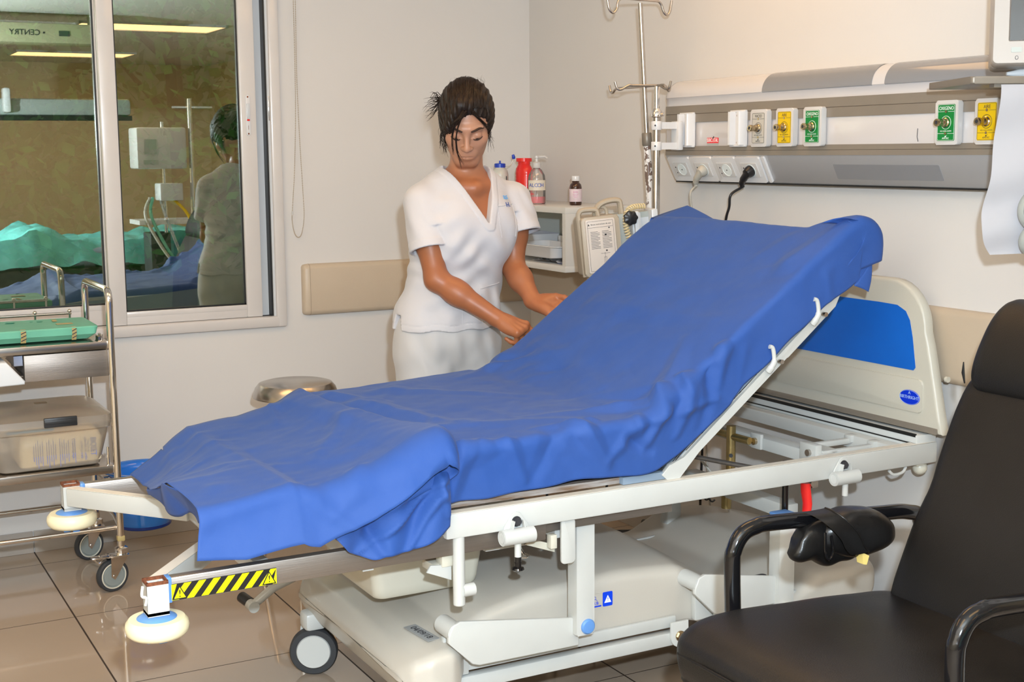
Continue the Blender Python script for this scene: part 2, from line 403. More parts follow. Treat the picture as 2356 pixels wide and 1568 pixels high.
for (x0, x1, z0, z1, y, nm, sp) in ((1.043, 1.488, 0.838, 2.142, YW+0.010, 'pane', s1), (-0.45, 0.983, 0.864, 2.116, YW+0.045, 'pane', s2)):
    mb = MB(); mb.box2((x0, y, z0), (x1, y+0.005, z1)); g = part(nm, mb, M['glass'], sp, smooth=False)
    mb = MB(); w = 0.005
    for a, b_ in (((x0-0.001, z0-0.001), (x0+w, z1)), ((x1-w, z0), (x1+0.001, z1)), ((x0, z0-0.001), (x1, z0+w)), ((x0, z1-w), (x1, z1+0.001))):
        mb.box2((a[0], y-0.006, a[1]), (b_[0], y+0.007, b_[1]))
    part('gasket', mb, M['gasket'], sp)
# latch plate on the right stile
mb = MB(); mb.prism(rrect(1.5075, 1.465, 1.5235, 1.613, 0.0078), YW-0.0115, YW-0.0075, bev=0.001)
lt = part('latch', mb, M['plasticw'], win)
mb = MB(); mb.box2((1.5105, YW-0.0155, 1.525), (1.5205, YW-0.0110, 1.582), bev=0.0015); part('latch_slider', mb, M['alu_grey'], lt)
mb = MB(); mb.box2((1.5105, YW-0.0145, 1.519), (1.5205, YW-0.0112, 1.5245)); part('red_mark', mb, M['red'], lt)
mb = MB()
for z in (1.472, 1.606): mb.cyl((1.5155, YW-0.0125, z), (1.5155, YW-0.011, z), 0.0032, n=12)
mb.box2((1.5148, YW-0.0120, 1.487), (1.5160, YW-0.0114, 1.502))
part('screw', mb, M['rust'], lt)
mb = MB(); mb.box2((1.5925, YW-0.0155, 1.52), (1.5965, YW-0.0115, 1.61), bev=0.001); part('keeper', mb, M['chrome'], win)

# beaded cord of the roller blind
pts = [(1.700, YW-0.02, 2.46), (1.700, YW-0.02, 1.95), (1.697, YW-0.02, 1.60), (1.686, YW-0.02, 1.35), (1.673, YW-0.02, 1.20), (1.670, YW-0.02, 1.145), (1.678, YW-0.02, 1.10), (1.692, YW-0.02, 1.084), (1.706, YW-0.02, 1.098), (1.7175, YW-0.02, 1.16), (1.716, YW-0.02, 1.25), (1.709, YW-0.02, 1.45), (1.7045, YW-0.02, 1.70), (1.7075, YW-0.02, 1.95), (1.7075, YW-0.02, 2.46)]
path = catmull(pts, 10)
mb = MB(); mb.tube(path, 0.0009, n=6)
acc = 0; last = path[0]
for p in path:
    seg = (p-last).length; n = int(seg//0.0082)
    k = max(1, round(seg/0.0082))
    for i in range(k): mb.sphere(last.lerp(p, (i+0.5)/k), 0.0021, n=4)
    last = p
M['cord'] = mat('beige bead chain', (0.42, 0.36, 0.28), 0.5)
cord = thing('blind_cord', 'looped beige bead chain of a roller blind hanging down the wall beside the window', 'cord', (1.69, YW, 1.084))
part('bead_chain', mb, M['cord'], cord)
mb = MB(); mb.cyl((1.672, YW-0.02, 1.168), (1.672, YW-0.02, 1.182), 0.0035, n=10); part('chain_joiner', mb, M['plastic'], cord)
mb = MB(); mb.box2((1.68, YW-0.04, 2.43), (1.73, YW, ZC), bev=0.004); part('bracket', mb, M['plastic'], cord)

# ------------------------------------------------------------------ wall bumpers
def bumper(name, a, b_, z0, z1, axis, label):
    """rounded crash rail: profile swept along the wall"""
    prof = [(0, z0), (0.010, z0), (0.022, z0+0.006), (0.026, z0+0.020), (0.0265, (z0+z1)/2), (0.026, z1-0.020), (0.022, z1-0.006), (0.010, z1), (0, z1)]
    t = thing(name, label, 'bumper rail', (a, YW, z0) if axis == 'x' else (XW, a, z0))
    mb = MB()
    def P(s, d, z): return (s, YW-d, z) if axis == 'x' else (XW-d, s, z)
    sgn = 1 if b_ > a else -1
    st = [(a+sgn*0.0005, 0.25), (a+sgn*0.004, 0.72), (a+sgn*0.012, 0.92), (a+sgn*0.026, 1.0), (b_, 1.0)]
    mid = (z0+z1)/2
    rg = []
    for s_, k in st:
        kz = 1-(1-k)*0.16
        rg.append([P(s_, d*k, mid+(z-mid)*kz) for d, z in prof])
    mb.rings(rg, closed=True, cap=True)
    part('rail_cover', mb, M['bumper'], t, ang=50)
    mb = MB(); s0 = a+sgn*0.0275
    prof2 = [(d*1.012, mid+(z-mid)*1.002) for d, z in prof]
    mb.rings([[P(s_, d, z) for d, z in prof2] for s_ in (s0, s0+sgn*0.0012)], closed=True)
    part('end_seam', mb, mat('seam', (0.22, 0.17, 0.12), 0.6), t)
    return t
bumper('bumper_rail', 1.705, XW-0.03, 0.783, 0.980, 'x', 'beige crash rail fixed low on the window wall behind the nurse')
bumper('bumper_rail', YW-0.03, 1.45, 0.776, 0.978, 'y', 'beige crash rail on the head wall behind the headboard and black chair')

# ------------------------------------------------------------------ ceiling lights
lightmat = mat('warm light diffuser', (0.9, 0.8, 0.6), 0.5, emit=(1.0, 0.56, 0.22), estr=4.5)
PANELS = [(2.85, -2.15), (2.85, -5.6), (0.2, -2.15), (0.2, -5.6), (0.2, 1.2), (0.2, 3.4), (2.0, 3.2), (1.9, 0.6)]
base = None
for i, (x, y) in enumerate(PANELS):
    if base is None:
        t = thing('ceiling_light', '', 'ceiling light', (x, y, ZC)); base = t
        mb = MB()
        for q in ((-0.62, -0.32, -0.60, 0.32), (0.60, -0.32, 0.62, 0.32), (-0.62, -0.32, 0.62, -0.30), (-0.62, 0.30, 0.62, 0.32)): mb.box2((q[0], q[1], -0.02), (q[2], q[3], 0))
        part('frame', mb, M['alu'], t, world=False)
        mb = MB(); mb.box2((-0.60, -0.30, -0.012), (0.60, 0.30, -0.002)); part('diffuser', mb, lightmat, t, world=False)
    else:
        t = copy_tree(base); t.location = (x, y, ZC)
    t['label'] = ['warm glowing ceiling panel mirrored large at the top of the right window pane', 'warm glowing ceiling panel mirrored lower across the left window pane'][i] if i < 2 else 'warm fluorescent ceiling panel '+['', '', 'over the left side of the ward behind the camera', 'at the far end of the ward behind the camera', 'over the left of the camera', 'in front of the window above the trolley', 'above the nurse and the raised backrest', 'above the black chair'][i]
    t['group'] = 'warm ceiling panels'
# ------------------------------------------------------------------ what the window glass mirrors: the ward behind the camera
gt = mat('turquoise drape', (0.09, 0.34, 0.31), 0.6, vary=0.25, vscale=9)
t = thing('ward_bed', 'dark ward bed mirrored in the left pane', 'bed', (2.05, -0.25, 0))
mb = MB(); mb.box2((1.0, -0.70, 0.50), (3.0, 0.20, 0.62), bev=0.02); mb.box2((1.02, -0.68, 0.34), (2.98, -0.62, 0.42)); mb.box2((1.02, 0.12, 0.34), (2.98, 0.18, 0.42)); part('frame', mb, M['black'], t)
for x, y in ((1.1, -0.6), (1.1, 0.1), (2.9, -0.6), (2.9, 0.1)):
    mb = MB(); mb.cyl((x, y, 0.08), (x, y, 0.5), 0.025); mb.cyl((x-0.015, y, 0.06), (x+0.015, y, 0.06), 0.06); part('leg', mb, M['steel'], t)
mb = MB(); mb.box2((1.02, -0.68, 0.62), (2.98, 0.18, 0.76), bev=0.04, seg=3); part('mattress', mb, M['mattress'], t)
mb = MB(); P = []
for i in range(40):
    row = []
    for j in range(26):
        x = 1.05+1.9*i/39; y = -0.72+0.95*j/25
        e = min(1, min(j, 25-j)/2.0)
        z = 0.64+0.16*e+0.10*math.exp(-((x-1.5)/0.16)**2)*e+0.05*math.exp(-((x-2.6)/0.3)**2)*e+0.05*noise.noise(Vector((x*7, y*9, 0)))
        row.append((x, y, z))
    P.append(row)
mb.grid(P); solo('drape', mb, gt, 'crumpled turquoise drape on the ward bed mirrored in the left pane', 'drape', (2.0, -0.25, 0.7))
# equipment tower
t = thing('equipment_tower', 'tall grey ventilator tower with hoses mirrored in the right pane', 'medical equipment', (2.25, 0.35, 0))
mb = MB(); mb.cyl((2.50, 0.40, 0.1), (2.50, 0.40, 1.78), 0.016); mb.cyl((2.30, 0.42, 0.1), (2.30, 0.42, 1.62), 0.012); mb.cyl((2.38, 0.4, 1.72), (2.66, 0.4, 1.72), 0.008); part('pole', mb, M['chrome'], t)
mb = MB(); mb.box2((2.10, 0.28, 1.30), (2.44, 0.52, 1.58), bev=0.015); part('monitor', mb, M['plastic'], t)
mb = MB(); mb.box2((2.15, 0.520, 1.40), (2.23, 0.528, 1.50)); mb.box2((2.14, 0.520, 1.33), (2.24, 0.526, 1.36)); part('display', mb, M['pumpg'], t)
mb = MB(); mb.box2((2.26, 0.3, 1.08), (2.42, 0.46, 1.20), bev=0.01); mb.box2((2.10, 0.2, 0.92), (2.8, 0.5, 0.95)); part('shelf', mb, M['plasticw'], t)
mb = MB(); mb.box2((2.18, 0.24, 0.56), (2.32, 0.46, 0.86), bev=0.01); part('control_unit', mb, M['ink'], t)
mb = MB(); mb.box2((2.12, 0.22, 0.06), (2.8, 0.56, 0.14), bev=0.02); part('base', mb, M['pumpg'], t)
mb = MB(); mb.box2((2.62, 0.2, 0.10), (2.86, 0.46, 0.90), bev=0.01); part('cabinet', mb, M['cream'], t)
for k, (a, col) in enumerate(((0.0, M['cable']), (0.07, M['bag']), (0.15, M['yellow']), (0.02, M['teal']))):
    mb = MB(); mb.tube(catmull([(2.2+a, 0.4, 1.1), (2.15+a*2, 0.5, 0.95), (2.35+a, 0.55, 0.62), (2.55+a, 0.5, 0.72), (2.62+a*1.4, 0.45, 1.2)], 10), 0.011, n=8)
    part('hose', mb, col, t)
for x, mm, zz in ((2.66, M['redlab'], 1.10), (2.76, M['green'], 1.06), (2.54, M['plasticw'], 1.14)):
    mb = MB(); mb.cyl((x, 0.32, 0.951), (x, 0.32, zz), 0.035); mb.cyl((x, 0.32, zz), (x, 0.32, zz+0.02), 0.02)
    solo('bottle', mb, mm, {1.10: 'red', 1.06: 'green', 1.14: 'white'}[zz]+' bottle on the equipment tower mirrored in the right pane', 'bottle', (x, 0.32, 0.951))
mb = MB(); mb.box2((2.9, 1.0, 0), (3.3, 1.0-0.02, 2.4)); mb = MB()
mb.box2((3.0, 0.92, 0.0), (3.28, 0.998, ZC)); struct('trim_1', mb, mat('ward column', (0.62, 0.50, 0.30), 0.6), smooth=False)
mb = MB(); mb.tube(catmull([(3.05, 0.88, 1.75), (2.98, 0.86, 1.6), (3.0, 0.85, 1.35), (3.12, 0.84, 1.2), (3.2, 0.85, 1.4), (3.12, 0.87, 1.75)], 10), 0.006, n=6, closed=True)
solo('hose_loop', mb, M['bag'], 'coiled clear hose on the wall mirrored in the right pane', 'hose', (3.1, 0.9, 1.2))
# ward service duct with its sign, seen reversed in the glass
t = thing('service_duct', 'horizontal grey service duct mirrored across the left pane', 'service duct', (1.6, -1.9, 1.72))
mb = MB(); mb.box2((0.9, -2.1, 1.72), (2.6, -1.8, 1.86), bev=0.03); part('body', mb, M['pumpg'], t)
mb = MB(); mb.box2((0.9, -1.83, 1.68), (2.6, -1.79, 1.72)); part('rail', mb, M['black'], t)
mb = MB(); mb.box2((1.58, -1.82, 1.74), (1.64, -1.70, 1.94), bev=0.02); part('lamp_arm', mb, M['plasticw'], t)
for x in (1.0, 2.5):
    mb = MB(); mb.cyl((x, -1.95, 1.86), (x, -1.95, ZC), 0.02); part('support', mb, M['steel'], t)
t = thing('wall_cabinet', 'greenish wall cabinet with lettering mirrored at the top of the left pane', 'cabinet', (1.9, -1.3, 2.1))
mb = MB(); mb.box2((1.1, -1.5, 2.26), (2.35, -1.2, 2.41), bev=0.01); mb.box2((1.2, -1.36, 2.41), (1.24, -1.34, ZC)); mb.box2((2.2, -1.36, 2.41), (2.24, -1.34, ZC)); part('body', mb, mat('cabinet paint', (0.42, 0.40, 0.24), 0.5), t)
mb = MB(); mb.text('\u2022 CENTRY', 0.060, T((1.715, -1.197, 2.335), (PI/2, 0, PI)), 0.001); part('lettering', mb, M['ink'], t)
mb = MB(); mb.box2((1.95, -1.204, 2.315), (2.03, -1.194, 2.355)); part('switch', mb, M['ink'], t)

# ------------------------------------------------------------------ trees outside the window
leafm = mat('garden leaves', (0.08, 0.20, 0.03), 0.6, vary=0.5, vscale=2.5)
def tree(loc, w, h0, h1, n, label, seed):
    R = random.Random(seed)
    t = thing('garden_tree', label, 'tree', (loc[0], loc[1], 0), group='trees outside the window')
    mb = MB(); mb.tube([(loc[0], loc[1], 0), (loc[0]+0.05, loc[1], 1.0), (loc[0]-0.03, loc[1], h1*0.8)], [0.09, 0.07, 0.03], n=8)
    for k in range(6):
        a = k*1.1; z = h0+0.2+(h1-h0)*0.12*k
        mb.tube([(loc[0], loc[1], z), (loc[0]+w*0.5*math.cos(a), loc[1]+w*0.35*math.sin(a), z+0.4)], [0.03, 0.008], n=6)
    part('trunk', mb, mat('bark', (0.06, 0.04, 0.025), 0.9), t)
    vs, fs = [], []
    for i in range(n):
        u = R.random(); th = R.random()*2*PI; rr = (R.random()**0.4)*w
        c = Vector((loc[0]+rr*math.cos(th), loc[1]+rr*math.sin(th)*0.55, h0+(h1-h0)*u))
        L = 0.06+0.07*R.random(); W = L*0.28
        d = Vector((R.uniform(-1, 1), R.uniform(-1, 1), R.uniform(-1.2, 0.2))).normalized(); s = d.cross(Vector((R.uniform(-1, 1), R.uniform(-1, 1), 1))).normalized()
        k = len(vs); vs += [c-d*L/2, c+s*W, c+d*L/2, c-s*W]; fs.append((k, k+1, k+2, k+3))
    me = bpy.data.meshes.new('foliage'); me.from_pydata([tuple(Vector(v)-Vector((loc[0], loc[1], 0))) for v in vs], [], fs); me.materials.append(leafm)
    o = bpy.data.objects.new('foliage', me); COL.objects.link(o); o.parent = t
tree((0.75, 7.0, 0), 0.75, 0.9, 3.4, 5200, 'leafy green tree outside seen dimly through the left pane', 3)
tree((2.1, 8.2, 0), 0.95, 0.7, 3.6, 4200, 'darker leafy tree outside seen dimly through the right pane', 4)
mb = MB(); mb.box2((-6, YW+0.2, -0.1), (8, 14, -0.02)); struct('ground', mb, mat('garden soil', (0.05, 0.06, 0.025), 0.9, vary=0.3))
mb = MB(); mb.box2((-6, 10.2, 0), (8, 10.4, 3.0)); struct('wall_garden', mb, mat('garden wall', (0.16, 0.14, 0.08), 0.9, vary=0.2))
# ================================================================== HEAD WALL SERVICE PANEL
XP = 2.620
Y0, Y1 = 1.25, 3.745          # near end (past the picture), far end
t = thing('head_wall_panel', 'long white service panel with grey light covers on the head wall above the bed', 'wall panel', (XW, 2.5, 1.30))
# main body: section in x,z swept along y
def sweep(prof, ya, yb, bev_end=0.0):
    mb = MB(); mb.prism([(x, z) for x, z in prof], ya, yb, axis='y'); return mb
# top canopy, quarter round
def canopy(xo=0.0, n=10):
    P = [(XP+0.004-xo, 1.545), (XP+0.002-xo, 1.572)]
    for i in range(n+1):
        a = PI-(PI/2)*i/n*1.0
        P.append((XP+0.062+0.062*math.cos(a)*1.0-xo*abs(math.cos(a)), 1.573+0.058*math.sin(a)+xo*abs(math.sin(a))))
    return P
prof = canopy()+[(XW, 1.631), (XW, 1.545)]
mb = sweep(prof, Y0, Y1-0.012)
cx, cz = 2.67, 1.585
rg = []
for k in range(5):   # soft rounded far end
    a = k/4*PI/2; s = 0.80+0.20*math.cos(a); yy = Y1-0.012+0.030*math.sin(a)
    rg.append([(XW-(XW-x)*s, yy, 1.545+(z-1.545)*s) for x, z in prof])
mb.rings(rg, cap=True)
part('light_canopy', mb, M['panel'], t, ang=60)
def diffuser(ya, yb, skew=True):
    mb = MB(); P = canopy(0.0012)[2:]
    rows = []
    for i, (x, z) in enumerate(P):
        u = i/(len(P)-1)
        sh = 0.0
        rows.append([(x, ya+(yb-ya)*v, z) for v in [k/6 for k in range(7)]])
    mb.grid(rows); rows2 = [[(x+0.002, y, z-0.002) for x, y, z in r] for r in rows]; mb.grid(list(reversed(rows2)))
    return mb
P = canopy()
for (ya, yb) in ((2.775, 3.243), (2.24, 2.727), (1.70, 2.19)):
    part('light_cover', diffuser(ya, yb), M['diff'], t)
mb = MB(); mb.box2((XP+0.012, Y0, 1.384), (XW, Y1, 1.56)); part('back_plate', mb, M['panel'], t)
mb = MB(); mb.box2((XP+0.002, Y0, 1.412), (XP+0.015, Y1, 1.492), bev=0.001); part('outlet_strip', mb, M['panel'], t)
for z0, z1 in ((1.490, 1.545), (1.383, 1.413)):
    h = z1-z0
    pr = [(XP+0.012, z0), (XP-0.002, z0), (XP-0.002, z0+h*0.48), (XP+0.0005, z0+h*0.50), (XP-0.0015, z0+h*0.52), (XP-0.0015, z1), (XP+0.012, z1)]
    part('equipment_rail', sweep(pr, Y0, Y1), M['rail'], t)
# slanted lower face
wd = [(XP, 1.383), (2.662, 1.300), (2.668, 1.297), (XW, 1.297), (XW, 1.383)]
part('lower_cover', sweep(wd, Y0, Y1), M['wedge'], t)
mb = MB(); mb.box2((2.663, Y0, 1.2935), (XW, Y1, 1.2975)); part('bottom_trim', mb, M['gasket'], t)
# frame of the slanted face: local x = along -Y, y = up the slope, z = outward normal
sl = Vector((XP-2.662, 0, 1.383-1.300)); sll = sl.length; sl.normalize()
nx = Vector((0, -1, 0)); nn = nx.cross(sl).normalized()
def slope_m(y, d):   # y along the wall, d up the slope from the bottom edge
    o = Vector((2.662, y, 1.300))+sl*d
    return Matrix(((nx.x, sl.x, nn.x, o.x), (nx.y, sl.y, nn.y, o.y), (nx.z, sl.z, nn.z, o.z), (0, 0, 0, 1)))
mb = MB(); mb.prism(rrect(-0.20, 0.018, 0.20, 0.064, 0.003), 0.0, 0.0015, axis='z', m=slope_m(2.735, 0)); part('night_light', mb, M['diff'], t)
mb = MB(); mb.tube([(XP-0.0005, 2.598, 1.418), (XP+0.001, 2.603, 1.430), (XP+0.001, 2.602, 1.452)], 0.0008, n=5); part('scratch', mb, M['ink'], t)
# sticker
def wall_m(x, y, z): return Matrix(((0, 0, -1, x), (-1, 0, 0, y), (0, 1, 0, z), (0, 0, 0, 1)))
mb = MB(); mb.box((0, 0, 0), (0.060, 0.018, 0.0006), m=wall_m(XP+0.0012, 3.487, 1.430)); st = part('maker_sticker', mb, M['redlab'], t)
mb = MB(); mb.box((0, 0, 0), (0.060, 0.006, 0.0007), m=wall_m(XP+0.0012, 3.487, 1.4185)); part('sticker_band', mb, M['pumpg'], st)
mb = MB(); mb.text('SERC', 0.017, wall_m(XP+0.0004, 3.502, 1.4305), 0.0003, sx=0.72); mb.text('ETAL', 0.017, wall_m(XP+0.0004, 3.472, 1.4305), 0.0003, sx=0.72); part('lettering', mb, M['inkw'], st)
mb = MB(); mb.prism([(-0.004, -0.003), (0.0, 0.004), (0.002, 0.001), (0.006, 0.008), (0.003, 0.010), (0.001, 0.005), (-0.001, 0.007)], 0, 0.0005, axis='z', m=wall_m(XP+0.0004, 3.485, 1.434)); part('logo_mark', mb, M['ink'], st)

# gas outlets ------------------------------------------------------
def outlet(name, word, lab, ink, txt, y, w=0.088, label=''):
    o = thing(name, label, 'gas outlet', (XP, y, 1.4645), (0, 0, 0), 'gas outlets on the service panel')
    def W(yy, zz, dx=0.0): return wall_m(XP-0.020-dx, y+yy, 1.4645+zz)
    h = 0.112
    mb = MB(); mb.prism(rrect(-w/2, -h/2, w/2, h/2, 0.007), 0.0, 0.0185, axis='z', m=wall_m(XP-0.0015, y, 1.4645), bev=0.003); part('housing', mb, M['plastic'], o)
    mb = MB(); mb.prism(rrect(-w*0.38, -0.046, w*0.38, 0.046, 0.004), 0, 0.0008, axis='z', m=W(0, 0)); f = part('face_plate', mb, lab, o)
    mb = MB(); th = 0.0008
    for zz in (0.0275, -0.0275):
        for a, b_ in ((-w*0.36, -0.006), (0.006, w*0.36)): mb.box2((a, zz-th/2, 0), (b_, zz+th/2, 0.0005), m=W(0, 0, 0.0008))
    rr = rrect(-w*0.36, -0.0445, w*0.36, 0.0445, 0.004)
    mb.tube([(u, v, 0.0004) for u, v in rr], 0.0004, n=4, closed=True, m=W(0, 0, 0.0008))
    mb.tube([(0.0165*math.cos(a*PI/14), 0.0165*math.sin(a*PI/14), 0.0004) for a in range(28)], 0.0006, n=4, closed=True, m=W(0, 0, 0.0008))
    part('printed_lines', mb, ink, f)
    mb = MB(); mb.text(word, 0.0125, W(0, 0.0355, 0.0008), 0.0003, sx=0.85); part('lettering', mb, ink, f)
    mb = MB(); mb.text(txt, 0.0048, W(0, -0.0215, 0.0008), 0.0002); mb.text('AMTEC', 0.0065, W(0, -0.0395, 0.0008), 0.0003, sx=1.1)
    mb.prism([(-0.004, -0.036), (0.0, -0.0325), (0.001, -0.0345), (0.005, -0.031), (0.001, -0.0362)], 0, 0.0004, axis='z', m=W(0, 0, 0.0008)); part('small_print', mb, ink, f)
    mb = MB()
    for zz in (0.0275, -0.0275): mb.cyl((0, zz, 0), (0, zz, 0.0018), 0.0034, n=14, m=W(0, 0, 0.0008))
    part('screw', mb, M['brass'], o)
    B = Matrix(((0, 0, -1), (-1, 0, 0), (0, 1, 0)))
    mb = MB(); mb.lathe([(0.0125, 0), (0.0125, 0.004), (0.0100, 0.006), (0.0100, 0.013), (0.0085, 0.015), (0.0085, 0.024), (0.0098, 0.026), (0.0098, 0.033), (0.0088, 0.035), (0.0050, 0.035), (0.0050, 0.022)], (XP-0.0205, y, 1.4645), 24, B=B); part('connector', mb, M['brass'], o)
    mb = MB(); mb.cyl((XP-0.0205-0.030, y, 1.4645), (XP-0.0205-0.0352, y, 1.4645), 0.0048, n=16); part('port', mb, M['ink'], o)
outlet('gas_outlet', 'VACIO', M['greylab'], M['ink'], 'NO USAR ACEITE', 3.232, 0.078, 'grey VACIO gas outlet with brass connector, left of the yellow one')
outlet('gas_outlet', 'AIRE', M['yellow'], M['ink'], 'NO USAR ACEITE', 3.112, 0.078, 'yellow AIRE gas outlet between the grey and green outlets')
outlet('gas_outlet', 'OXIGENO', M['green'], M['inkw'], 'NO USAR ACEITE', 2.990, 0.078, 'green OXIGENO gas outlet beside the yellow one, above the black plug')
outlet('gas_outlet', 'OXIGENO', M['green'], M['inkw'], 'NO USAR ACEITE', 2.484, 0.076, 'larger looking green OXIGENO gas outlet standing apart near the paper sheets')
outlet('gas_outlet', 'AIRE', M['yellow'], M['ink'], 'NO USAR ACEITE', 2.353, 0.078, 'yellow AIRE gas outlet half hidden by the hanging paper')

# rail brackets ------------------------------------------------------
def bracket(y, label):
    o = thing('rail_bracket', label, 'bracket', (XP, y, 1.465), group='white channel brackets on the service panel')
    m = wall_m(XP-0.002, y, 1.465); w = 0.075
    pr = [(-w/2, 0), (-w/2, 0.010), (-w*0.36, 0.026), (-w*0.24, 0.026), (-w*0.16, 0.008), (w*0.16, 0.008), (w*0.24, 0.026), (w*0.36, 0.026), (w/2, 0.010), (w/2, 0)]
    mb = MB(); a = [mb.bm.verts.new(m @ Vector((u, -0.050, d))) for u, d in pr]; b_ = [mb.bm.verts.new(m @ Vector((u, 0.052, d))) for u, d in pr]
    n = len(pr)
    mb.bm.faces.new(list(reversed(a))); mb.bm.faces.new(b_)
    for i in range(n): mb.bm.faces.new((a[i], a[(i+1) % n], b_[(i+1) % n], b_[i]))
    mb.box2((-w/2, -0.056, 0), (w/2, -0.048, 0.012), m=m, bev=0.002); mb.box2((-w/2, 0.050, 0), (w/2, 0.057, 0.010), m=m, bev=0.002)
    part('channel', mb, M['plasticw'], o)
    mb = MB()
    for zz in (-0.043, 0.040): mb.cyl((0, zz, 0.008), (0, zz, 0.0105), 0.004, n=12, m=m)
    part('screw', mb, M['rust'], o)
bracket(3.345, 'white channel bracket on the panel just left of the grey gas outlet')
bracket(3.615, 'white channel bracket on the panel holding the clamped chrome pole')

# sockets ------------------------------------------------------
def socket(y, label):
    o = thing('wall_socket', label, 'socket', (2.64, y, 1.34), group='white sockets on the slanted panel face')
    m = slope_m(y, sll/2)
    mb = MB(); mb.prism(rrect(-0.060, -0.0440, 0.0605, 0.0440, 0.006), 0.0, 0.009, axis='z', m=m, bev=0.003); part('frame', mb, M['plasticw'], o)
    mb = MB(); mb.prism(rrect(-0.040, -0.024, 0.040, 0.024, 0.002), 0.009, 0.0115, axis='z', m=m, bev=0.001); mb.box2((-0.034, -0.026, 0.0095), (-0.032, 0.026, 0.012), m=m); part('insert', mb, M['plastic'], o)
    mb = MB(); mb.lathe([(0.0215, 0.0112), (0.0215, 0.0128), (0.0195, 0.0128), (0.0190, 0.0118), (0.0, 0.0118)], (0.006, 0, 0), 28, m=m, cap=False); part('well', mb, mat('socket well', (0.72, 0.78, 0.78), 0.2, coat=0.5), o)
    mb = MB()
    for u, v in ((-0.026, 0.008), (-0.026, -0.012)): mb.cyl((u, v, 0.0115), (u, v, 0.0123), 0.0022, n=10, m=m)
    mb.cyl((0.006, 0.0, 0.0118), (0.006, 0.0, 0.0130), 0.002, n=8, m=m); part('pin', mb, M['ink'], o)
socket(3.671, 'empty white socket at the left end of the slanted panel face')
socket(3.550, 'white socket holding the grey plug')
socket(3.429, 'empty white socket between the grey and black plugs')
socket(3.308, 'white socket holding the black plug')
mb = MB(); mb.prism(rrect(-0.003, -0.0440, 0.012, 0.0440, 0.003), 0.0, 0.007, axis='z', m=slope_m(3.238, sll/2), bev=0.002); part('end_cap', mb, M['plasticw'], [o for o in bpy.data.objects if o.name.startswith('wall_socket') and o.type == 'EMPTY'][-1])
def cable(name, y, mat_, end, label, side, r):
    m = slope_m(y, sll/2); o = thing(name, label, 'power cable', tuple(m @ Vector((0.006, 0, 0.012))))
    mb = MB(); mb.lathe([(0.0180, 0.0125), (0.0185, 0.016), (0.0175, 0.024), (0.0130, 0.034), (0.0, 0.036)], (0.006, 0, 0), 24, m=m, cap=False)
    p0 = m @ Vector((0.006, 0, 0.024)); p1 = m @ Vector((-0.018*side, -0.020, 0.034)); p2 = m @ Vector((-0.030*side, -0.034, 0.036)); p3 = m @ Vector((-0.034*side, -0.045, 0.036))
    mb.tube(catmull([p0, p1, p2, p3], 5), [0.0125]*3+[0.0115]*3+[0.0095]*5+[0.0075]*5, n=12); part('plug', mb, mat_, o)
    mb = MB(); mb.tube(catmull([p2, p3]+end, 10), r, n=10); part('cord', mb, mat_, o)
cable('power_cable', 3.550, M['cable'], [(2.598, 3.572, 1.262), (2.606, 3.576, 1.215), (2.617, 3.573, 1.165), (2.63, 3.572, 1.05), (2.65, 3.57, 0.80), (2.66, 3.55, 0.40), (2.66, 3.5, 0.02)], 'grey power cable with grey plug hanging from the socket panel', 1, 0.0035)
cable('power_cable', 3.308, M['black'], [(2.588, 3.345, 1.262), (2.590, 3.356, 1.222), (2.595, 3.380, 1.170), (2.64, 3.46, 0.98), (2.66, 3.56, 0.6), (2.67, 3.6, 0.02)], 'black power cable with angled black plug hanging from the socket panel', 1, 0.0042)

# clamped chrome pole with hooks ------------------------------------------------------
t = thing('chrome_pole', 'chrome accessory pole with four hooks clamped to the service panel', 'pole', (2.50, 3.63, 0.75))
px_, py_ = 2.503, 3.632
mb = MB(); mb.cyl((px_, py_, 0.70), (px_, py_, 1.525), 0.0125); part('lower_tube', mb, M['steel'], t)
mb = MB(); mb.cyl((px_, py_, 1.52), (px_, py_, 1.605), 0.0095, n=20); part('upper_tube', mb, M['chrome'], t)
mb = MB(); mb.lathe([(0.0125, 0), (0.018, 0.004), (0.018, 0.018), (0.013, 0.026), (0.0095, 0.030)], (px_, py_, 1.505), 24); mb.cyl((px_, py_, 1.515), (px_+0.012, py_-0.022, 1.515), 0.006); part('collar', mb, M['chrome'], t)
mb = MB()
for z in (1.400, 1.466):
    mb.lathe([(0.0165, 0), (0.0175, 0.002), (0.0175, 0.026), (0.0165, 0.028)], (px_, py_, z), 24)
    mb.box2((px_+0.01, py_-0.012, z+0.003), (XP-0.020, py_+0.012, z+0.025))
mb.box2((XP-0.045, py_-0.022, 1.40), (XP-0.026, py_+0.022, 1.494), bev=0.003)
part('clamp', mb, M['plasticw'], t)
mb = MB()
for z in (1.414, 1.480): mb.cyl((px_-0.0176+0.004, py_-0.013, z), (px_-0.0176+0.002, py_-0.0155, z), 0.003, n=10)
part('screw', mb, M['ink'], t)
def hook_path(d, L):
    d = Vector(d).normalized(); o = Vector((px_, py_, 1.608)); up = Vector((0, 0, 1))
    return catmull([o, o+d*L*0.55, o+d*(L-0.045), o+d*(L-0.022)-up*0.012, o+d*(L-0.008)-up*0.010, o+d*L+up*0.012], 6)
for d, L in (((-0.02, 1, 0), 0.275), ((-0.95, 0.3, 0), 0.14), ((0.85, 0.6, 0), 0.13), ((0.25, -1, 0), 0.06)):
    mb = MB(); mb.tube(hook_path(d, L), 0.0042, n=10); part('hook', mb, M['steel'], t)

